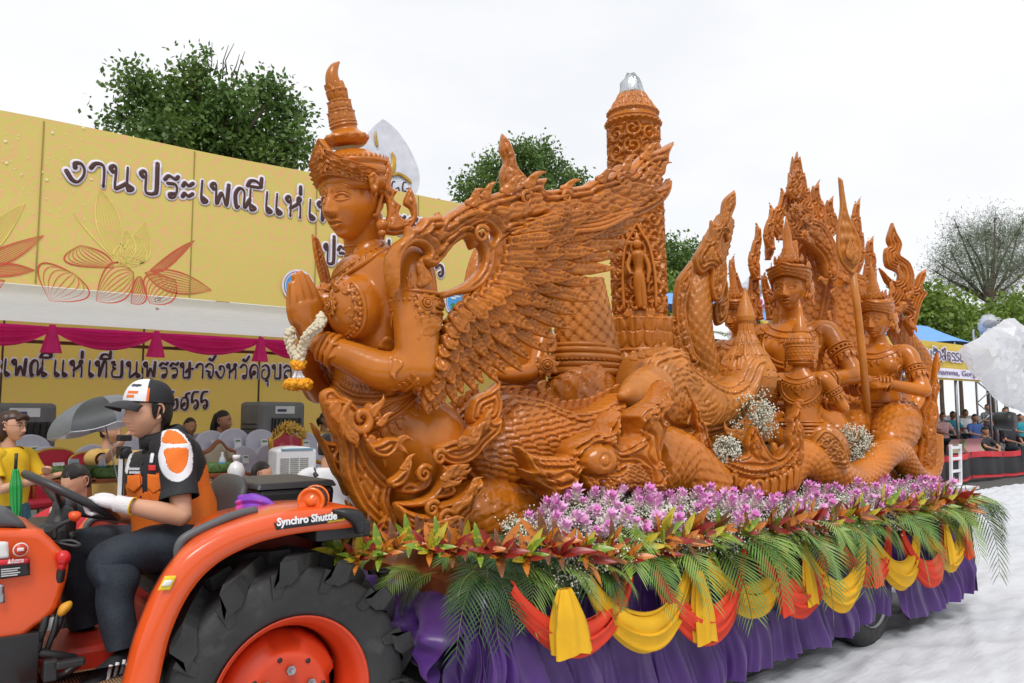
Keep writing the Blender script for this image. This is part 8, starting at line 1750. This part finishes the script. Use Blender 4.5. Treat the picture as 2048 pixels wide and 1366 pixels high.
def cooler(label,px,py,v,w,h):
 p=at(px,py,Y=v);t=T('air_cooler',label,'air cooler',(p[0],v,PFL),.3,'evaporative air coolers');h=p[2]-PFL;CG=lam((.15,.155,.16),'cooler_grey',.5);g=G();g.box((0,.1,h/2),(w,.45,h));O('casing',g,CG,t,bevel=.05);g=G();g.box((.05,-.135,h*.62),(w*.64,.03,h*.46));O('grille_recess',g,BLACKP,t)
 for k in range(12):O('louvre',G().box((.05,-.155,h*.41+k*h*.037),(w*.60,.02,.008)),BLACKM,t)
 for k in range(7):O('louvre',G().box((.05-w*.27+k*w*.09,-.16,h*.62),(.006,.012,h*.44)),BLACKM,t)
 for k in range(12):O('side_slot',G().box((-w/2-.004,.1,h*.3+k*h*.045),(.012,.3,.014)),BLACKM,t)
 g=G();g.box((.02,-.13,h*.925),(w*.42,.012,h*.07));O('control_label',g,WHITEC,t);g=G();g.box((-.04,-.138,h*.92),(w*.2,.006,h*.025));O('control_display',g,lam((.05,.08,.16),'display_blue'),t)
cooler('grey evaporative air cooler behind the woman in yellow',36,806,10.7,.78,1);cooler('grey evaporative air cooler between white chairs and praying statue',556,804,10.9,.80,1)
p=at(585,892,Y=8.7);t=T('portable_air_conditioner','white portable air conditioner with slotted grilles behind the beacon','air conditioner',(p[0],8.7,0),-.1);h=p[2];g=G();V,F=slab(.46,h,.34,.25,12);g.add(V,F,0,False);O('casing',g,lam((.74,.75,.78),'white_casing',.35),t,bevel=.03);GRL=lam((.30,.30,.27),'beige_grille')
for i in range(3):
 for k in range(14):O('grille_slat',G().box((-.14+i*.11,-.172,h-.42+k*.022),(.098,.006,.012)),GRL,t)
for k in range(8):O('lower_slat',G().box((.05,-.172,h-.62+k*.018),(.2,.006,.008)),GRL,t)
O('top_vent',G().box((0,-.15,h-.03),(.36,.06,.02)),lam((.2,.38,.5),'blue_vent'),t);O('sensor',G().ball((-.12,-.172,h-.5),.014,6),BLACKP,t)
GRN=M('woven_leaf',(.06,.12,.025),.6,var=.4,vs=30,bump=.6,bs=50)
def table(label,px,py,v,w,things):
 p=at(px,py,Y=v);fl_=0;t=T('side_table',label,'table',(p[0],v,fl_));h=p[2]-fl_;g=G();g.box((0,0,h),(w,.45,.04));O('top',g,WOOD,t,bevel=.008)
 for sx in(-1,1):
  for sy in(-1,1):g=G();limb(g,[(sx*w*.42,sy*.17,h-.02),(sx*w*.45,sy*.19,h*.6),(sx*w*.40,sy*.17,h*.3),(sx*w*.46,sy*.2,0)],[.03,.035,.025,.03],8);O('leg',g,WOOD,t)
 O('stretcher',G().box((0,0,h*.35),(w*.8,.04,.04)),WOOD,t)
 for i,(kind,dx,lab)in enumerate(things):
  c=np.array([p[0]+dx,v-.05,p[2]+.02])
  if kind=='wreath':g=G();[g.tube([c+[r*math.cos(a),r*.9*math.sin(a),.05+.03*math.sin(a*9+k*2.1)]for r in(.13+.022*math.cos(0),)for a in np.linspace(0,6.2832,60)[:-1]+k*.3],.028,7,closed=True)for k in range(3)];tag(O('leaf_wreath',g,GRN,None),lab,'wreath','woven leaf wreaths on the tables')
  elif kind=='bottle':b=T('water_bottle',lab,'bottle',c,0,'water bottles on the tables');g=G();g.lathe([[.001,0],[.034,0],[.034,.11],[.024,.15],[.013,.17],[.013,.19],[.001,.19]],14);O('bottle_body',g,M('clear_plastic',(.75,.8,.85),.1,alpha=.55),b);g=G();g.lathe([[.0345,.05],[.035,.055],[.035,.1],[.0345,.105]],14);O('label_band',g,lam((.06,.25,.6),'blue_label'),b);g=G();g.lathe([[.001,.19],[.015,.19],[.015,.205],[.001,.205]],12);O('cap',g,lam((.7,.75,.8),'bottle_cap'),b)
  else:g=G();g.box(c+[0,0,.08],(.08,.05,.16));tag(O('drink_carton',g,lam((.55,.68,.8),'pale_carton'),None,bevel=.006),lab,'carton')
table('low brown table with leaf wreaths between the woman in yellow and the steering wheel',85,962,7.9,.75,(('wreath',-.18,'green woven leaf wreath on the left table, nearest the woman in yellow'),('wreath',.2,'green woven leaf wreath on the left table, right hand one'),('bottle',-.1,'water bottle with blue label standing behind the leaf wreaths'),('carton',.22,'pale blue drink carton beside the leaf wreaths')))
table('small brown table under the camera beside the driver chest',215,958,7.9,.5,(('wreath',0,'green woven leaf wreath on the table below the video camera'),('bottle',-.06,'tall water bottle on the table below the video camera'),('bottle',.1,'water bottle nearest the video camera')))
table('small brown table with wreath behind the driver back',425,948,8.6,.5,(('wreath',0,'green woven leaf wreath behind the driver back'),('bottle',.08,'water bottle on the table behind the driver back')))
# right side: barrier, spectators, truss, wrapped camera
br=T('stage_barrier','low black barrier cloth with red bands beside the road on the right','barrier',(21,8.4,0));xb=[at(px,950,Y=8.4)[0]for px in(1862,1893,1945,2010,2075)]
for i in range(4):
 X_=np.linspace(xb[i],xb[i+1]-.05,30);bow=-.10*np.sin(np.linspace(0,3.14,30))
 for nm,z0,z1,mt in(('black_panel',.16,.60,DKT),('red_band',.60,.74,REDT),('red_hem',.08,.16,REDT)):t_=np.linspace(0,1,6);Xq,Tq=np.meshgrid(X_,t_,indexing='ij');sheet(np.stack([Xq,8.4+bow[:,None]*(1-Tq*.4)+.02*np.sin(Xq*8),z0+(z1-z0)*Tq+.03*np.sin(Xq*1.5)],-1),g:=G());O(nm,g,mt,br,world=True)
for i,(px,w)in enumerate(((1905,.9),(1925,1.4))):q=at(px,888,Y=8.6);g=G();X_,Tq=np.meshgrid(np.linspace(0,w,24),np.linspace(0,1,10),indexing='ij');sheet(np.stack([q[0]+X_,8.6+.1*np.sin(Tq*3),.74+.34*Tq],-1),g);mtx=M('striped_mat',(.45,.20,.22),.8,wave=.2,ws=12,col2=(.25,.3,.12),c2s=2.5,c2t=.5);tag(O('striped_mat',g,mtx,None),'red and green striped mat hung over the black barrier, %s of two'%('left' if i==0 else 'right'),'mat','striped mats over the barrier')
q=at(1912,965,Y=7.9);ld=T('white_ladder','white painted wooden ladder frame leaning by the black barrier','ladder',(q[0],7.9,0))
for dx in(-.22,.28):O('stile',G().box((q[0]+dx,7.9,.50),(.07,.05,1.05),R=roty(.08)),WHITEC,ld,world=True)
for k,z in enumerate((.12,.42,.70,.95)):O('rung',G().box((q[0]+.03,7.9,z),(.5,.045,.06)),WHITEC,ld,world=True)
O('foot',G().box((q[0]+.1,7.75,.04),(.8,.3,.06)),WHITEC,ld,world=True)
for(px,py,v,lab,tp,hr,mk_)in((1886,833,10.6,'spectator in pink blouse with white face mask under the right pavilion',PNKB,'short',True),(1906,830,11.0,'spectator in teal shirt beside the pink blouse',TEL,'short',False),(1931,826,10.8,'spectator in white shirt under the right pavilion',WHITEC,'short',False),(1975,815,11.6,'spectator in grey shirt beside the yellow drape',GREYP,'short',False),(1858,838,11.0,'spectator in dark shirt just right of the tail flame',DKT,'long',True),(2010,822,11.2,'spectator in maroon shirt behind the lighting truss',REDT,'short',False),(2040,835,10.4,'spectator in teal shirt at the right edge',TEL,'long',False),(1950,836,10.0,'spectator in blue shirt left of the lighting truss',lam((.05,.12,.35),'blue_shirt2'),'short',False),(2020,850,9.6,'spectator in dark shirt at right in front of the truss',DKT,'short',False)):
 bgp(lab,px,py,v,F_-.5,tp,None,'sit',hr,SKIND,floor=.5,mask=mk_)
bgp('photographer in black shirt with lanyard crouching behind the barrier',1970,862,8.9,F_-.3,DKT,None,'squat','short',SKIND,floor=0,arms=(((.2,.25,-.42),(.36,.04,-.50)),((.2,-.25,-.42),(.36,-.02,-.50))),nod=.35)
RSC=lam((.5,.03,.03),'red_plastic',.4);ch=T('plastic_chair','','chair');g=G();V,F=slab(.42,.42,.03,.4);g.add(V+[0,.2,.44],F,0,False);O('backrest',g,RSC,ch);O('seat',G().box((0,0,.43),(.42,.42,.04)),RSC,ch)
for sx in(-1,1):
 for sy in(-1,1):O('leg',G().bar((sx*.18,sy*.18,.43),(sx*.2,sy*.2,0),.015),RSC,ch)
for i,px in enumerate((1872,1888,1908,1922,1938,1952,1966,1982,1998)):
 w=at(px,860,Y=11.9-.4*(i%2));o=ch if i==0 else dup(ch);o.location=(w[0],w[1],.5);tag(o,'red plastic chair under the right pavilion among the spectators',group='red plastic chairs under the right pavilion')
TRS=M('aluminium_truss',(.45,.46,.48),.35,.8)
def truss(label,px,v,z1,lamps):
 b=at(px,900,Y=v);t=T('lighting_truss',label,'truss',(b[0],v,0),.4,'lighting truss towers');s=.17
 for sx in(-1,1):
  for sy in(-1,1):O('chord',G().bar((sx*s,sy*s,0),(sx*s,sy*s,z1),.025),TRS,t)
 n=int(z1/.34)
 for k in range(n):
  z=k*.34
  for a,c in(((-s,-s),(s,-s)),((s,-s),(s,s)),((-s,-s),(-s,s))):O('brace',G().bar((*(a if k%2 else c),z),(*(c if k%2 else a),z+.34),.012,6),TRS,t)
 PLS=M('clear_plastic_wrap',(.8,.82,.85),.12,alpha=.38,bump=1,bs=8,var=.03)
 for(dx,dz)in lamps:
  g=G();c=np.array([dx,-.25,z1+dz]);g.ball(c,(.15,.2,.14),8);g.box(c+[0,-.18,0],(.22,.1,.2));O('lamp',g,BLACKM,t);V,F=lathe(np.c_[np.cos(np.linspace(-1.5,1.5,12)),np.sin(np.linspace(-1.5,1.5,12))],18);V=V*.27*(1+.12*rng.normal(size=(len(V),1)));g=G();g.add(V+c,F);O('plastic_wrap',g,PLS,t)
truss('aluminium lighting truss with plastic wrapped lamps left of the wrapped camera',1972,9.9,4.3,((-.5,.1),(.05,.12),(.5,.1),(-.4,-.45),(.4,-.5)));truss('far lighting truss with wrapped lamps seen behind the rearing naga',1487,12.0,4.6,((-.4,.1),(.3,.3),(.5,-.2),(-.1,-.35),(.1,-.75)))
wcx=T('wrapped_camera','broadcast camera wrapped in wrinkled clear white plastic at the right edge','camera',at(2070,1200,Y=3.75));VCm=3.75
PLW=M('white_plastic_film',(.88,.89,.92),.18,alpha=.58,bump=.6,bs=9,transl=.4,var=.03)
ol=crs([(1932,692,1),(1962,672),(1996,652),(2010,640),(2028,640),(2036,655),(2062,660),(2100,690),(2110,780),(2080,830,1),(2048,822),(2020,812),(2000,800),(1976,775),(1955,745),(1940,715)],6)
pw=np.array(pix([tuple(q)for q in ol],VCm));
def crumple(P,d):
 r=np.random.default_rng(8);c=np.array(pix([(2012,645)],VCm)[0]);q=P-c;an=np.arctan2(q[:,1],q[:,0]);R=np.hypot(q[:,0],q[:,1]);h=0
 for k in range(5):f=r.uniform(5,19);h=h+.03/(1+.1*f)*np.abs(np.sin(an*f+r.uniform(0,6)+2.2*R*r.uniform(-1,1)))*np.clip(R*3,0,1.3)
 for k in range(5):a=r.uniform(0,3.14);f=r.uniform(9,30);h=h+.012*np.abs(np.sin((P[:,0]*math.cos(a)+P[:,1]*math.sin(a))*f+1.5*np.sin(P[:,1]*7+k)))
 return h-.06
V,F=relief(pw,.075,.12,.18,crumple,.01,1.0);V=V+rng.normal(size=V.shape)*[.012,.012,.028];O('plastic_film',G().add(np.c_[V[:,0],VCm-V[:,2],V[:,1]],F,0,False),PLW,wcx,world=True)
c=at(2062,730,Y=VCm);g=G();g.box(c,(.5,.16,.22));g.box(c+[-.1,0,.2],(.2,.1,.1));O('camera_body',g,BLACKP,wcx,world=True,bevel=.02);g=G();c=at(2030,842,Y=VCm-.05);V,F=lathe([[.001,0],[.10,0],[.115,.05],[.11,.2],[.001,.2]],24);g.add(V[:,[0,2,1]]+c,F);O('lens',g,BLACKP,wcx,world=True);O('stand',G().bar(at(2078,800,Y=VCm),at(2078,1100,Y=VCm)*[1,1,0],.05),BLACKM,wcx,world=True)
ph=T('mobile_phone','dark mobile phone held up at the right edge of the picture','phone',at(2046,910,Y=3.0));g=G();g.box(at(2052,908,Y=3.0),(.10,.012,.17),R=rotz(-.6));O('case',g,BLACKP,ph,world=True,bevel=.006)
# trees behind the pavilions
def tree(label,base,clumps,nleaf,lsz,mt,limbs,name='tree',group=None,needle=False,tr=.16,seed=1,lg=1.6):
 r=np.random.default_rng(seed);t=T(name,label,'tree',(base[0],base[1],0),0,group);g=G();cs=np.array([c[0]for c in clumps]);top=cs.mean(0);fork=np.array([base[0],base[1],max(.8,cs[:,2].min()-.6)])
 limb(g,[np.array([base[0],base[1],0]),(fork+[base[0],base[1],0])/2+r.normal(size=3)*.05,fork],[tr*1.3,tr,tr*.8],10)
 for c,rad in clumps:m_=fork*.5+c*.5+r.normal(size=3)*rad*.25;limb(g,[fork,m_,c,c+(c-fork)*.12],np.array([tr*.55,tr*.35,tr*.16,.01]),7)
 for c,rad in clumps:
  for k in range(limbs):d=nrm(r.normal(size=3)+[0,0,.25]);e=c+d*rad*r.uniform(.8,1.15);g.tube([c,(c+e)/2+r.normal(size=3)*rad*.1,e],np.array([tr*.14,tr*.08,.006]),5)
 O('trunk',g,BARK,t,world=True)
 w=np.array([c[1]**2 for c in clumps]);ks=r.choice(len(clumps),nleaf,p=w/w.sum());rad=np.array([c[1]for c in clumps])[ks][:,None]
 nsp=nleaf//16;kk=r.choice(len(clumps),nsp,p=w/w.sum());d=nrm(r.normal(size=(nsp,3)));sp=cs[kk]+d*np.array([c[1]for c in clumps])[kk][:,None]*r.uniform(.4,1.0,(nsp,1))**.7*[1,1,.8]
 P=np.repeat(sp,16,0)+r.normal(size=(nsp*16,3))*lsz*(1.5 if not needle else 1.9);dv=nrm(np.repeat(d,16,0)*.7+r.normal(size=P.shape)*.7-[0,0,.25]if not needle else np.repeat(d,16,0)*.8+r.normal(size=P.shape)*.45+[0,0,.3]);sd=nrm(np.cross(dv,r.normal(size=P.shape)));L_=lsz*r.uniform(.7,1.3,(len(P),1));wd=L_*(.30 if not needle else .05)
 V=np.stack([P,P+dv*L_*.5+sd*wd,P+dv*L_,P+dv*L_*.5-sd*wd],1).reshape(-1,3);g=G();g.add(V,np.arange(len(V)).reshape(-1,4),0,False);O('crown',g,mt,t,world=True)
def LFM(nm,a,b):return M(nm,a,.5,var=.35,vs=2.2,col2=b,c2s=1.1,c2t=.5,transl=.3)
LF1=LFM('broad_leaf',(.11,.20,.04),(.16,.25,.05));LF2=LFM('light_leaf',(.15,.24,.03),(.22,.30,.05));LF3=LFM('grey_leaf',(.15,.19,.11),(.19,.22,.13))
def clp(lst,v,k=1.):return[(at(px,py,Y=v+dv),r*k)for px,py,r,dv in lst]
tree('large dark green broadleaf tree rising above the yellow fascia on the left',at(430,700,Y=17.5),clp([(270,175,.55,0),(245,235,.5,.5),(320,215,.75,0),(330,265,.7,-.5),(390,140,.5,0),(390,190,.75,.4),(420,250,.85,0),(460,200,.6,-.4),(500,190,.6,.5),(545,190,.55,0),(580,225,.5,.4),(560,270,.65,0),(495,260,.75,.5),(460,300,.8,0),(380,310,.8,.4),(590,300,.5,-.3),(290,300,.6,0),(530,320,.8,0)],17.5,.60),15000,.13,LF1,9,seed=3)
g=G();r_=np.random.default_rng(6)
for k in range(9):a=at(400+9*k,150+4*(k%3),Y=17.5);b=at(402+11*k,82+r_.uniform(0,45),Y=17.5);g.tube([a,(a+b)/2+r_.normal(size=3)*.06,b],[.018,.012,.006],4)
O('bare_twigs',g,BARK,bpy.data.objects['tree'],world=True)
tree('rounded green tree behind the raised far wing tip',at(1050,700,Y=24),clp([(950,370,.75,0),(990,340,.8,0),(1040,320,.95,0),(1080,310,.8,.5),(1110,350,.9,0),(1145,365,.6,0),(1060,380,1.1,0),(1000,395,.9,0),(930,395,.45,0)],24,.74),10000,.16,LF1,6,seed=5)
tree('green trees glimpsed between candle and rearing naga',at(1350,700,Y=26),clp([(1330,505,.9,0),(1360,520,1.0,0),(1395,520,.9,0),(1350,570,1.1,0),(1400,570,1.0,0),(1300,540,.9,0)],26,.9),7000,.2,LF1,4,seed=7)
tree('pale green shrubby tree between candle and rearing naga',at(1345,700,Y=19),clp([(1342,600,.55,0),(1365,610,.5,0),(1330,625,.5,0),(1380,590,.4,0)],19,1.),2500,.22,LF2,4,seed=8)
cz=[(1875,545,.5,0),(1915,455,.7,0),(1990,440,.7,0),(2045,445,.8,0),(1950,520,.9,0),(1905,510,1.2,0),(1935,480,1.2,0),(1970,470,1.4,1),(2000,490,1.5,0),(2035,470,1.5,0),(1985,530,1.6,0),(2030,540,1.7,0),(1900,560,1.1,0),(1940,560,1.4,0),(1885,530,.8,0),(2075,520,1.7,0),(2000,590,1.5,0)]
tree('tall feathery grey green tree at the right behind the blue tarpaulin',at(1985,760,Y=20),clp(cz,20,.46),30000,.26,LF3,9,needle=True,seed=9,tr=.2)
for i,(px,py,v,r,w)in enumerate(((1845,605,17,.6,'directly right of the rear naga head'),(1885,625,17,.7,'left of the lighting truss lamps'),(1920,635,18,.6,'just below the feathery tree'),(2010,635,17,.9,'behind the wrapped camera top'),(2050,615,17,.9,'at the right edge above the wrapped camera'),(1975,650,18,.7,'behind the truss lamps'))):
 tree('low yellow green tree '+w,at(px,760,Y=v),clp([(px,py,r,0),(px-14,py+22,r,0),(px+14,py+20,r,0),(px,py+40,r,0),(px+5,py-14,r*.6,0)],v),2600,.26,LF2,4,group='low trees behind the right pavilion',seed=20+i,tr=.1)
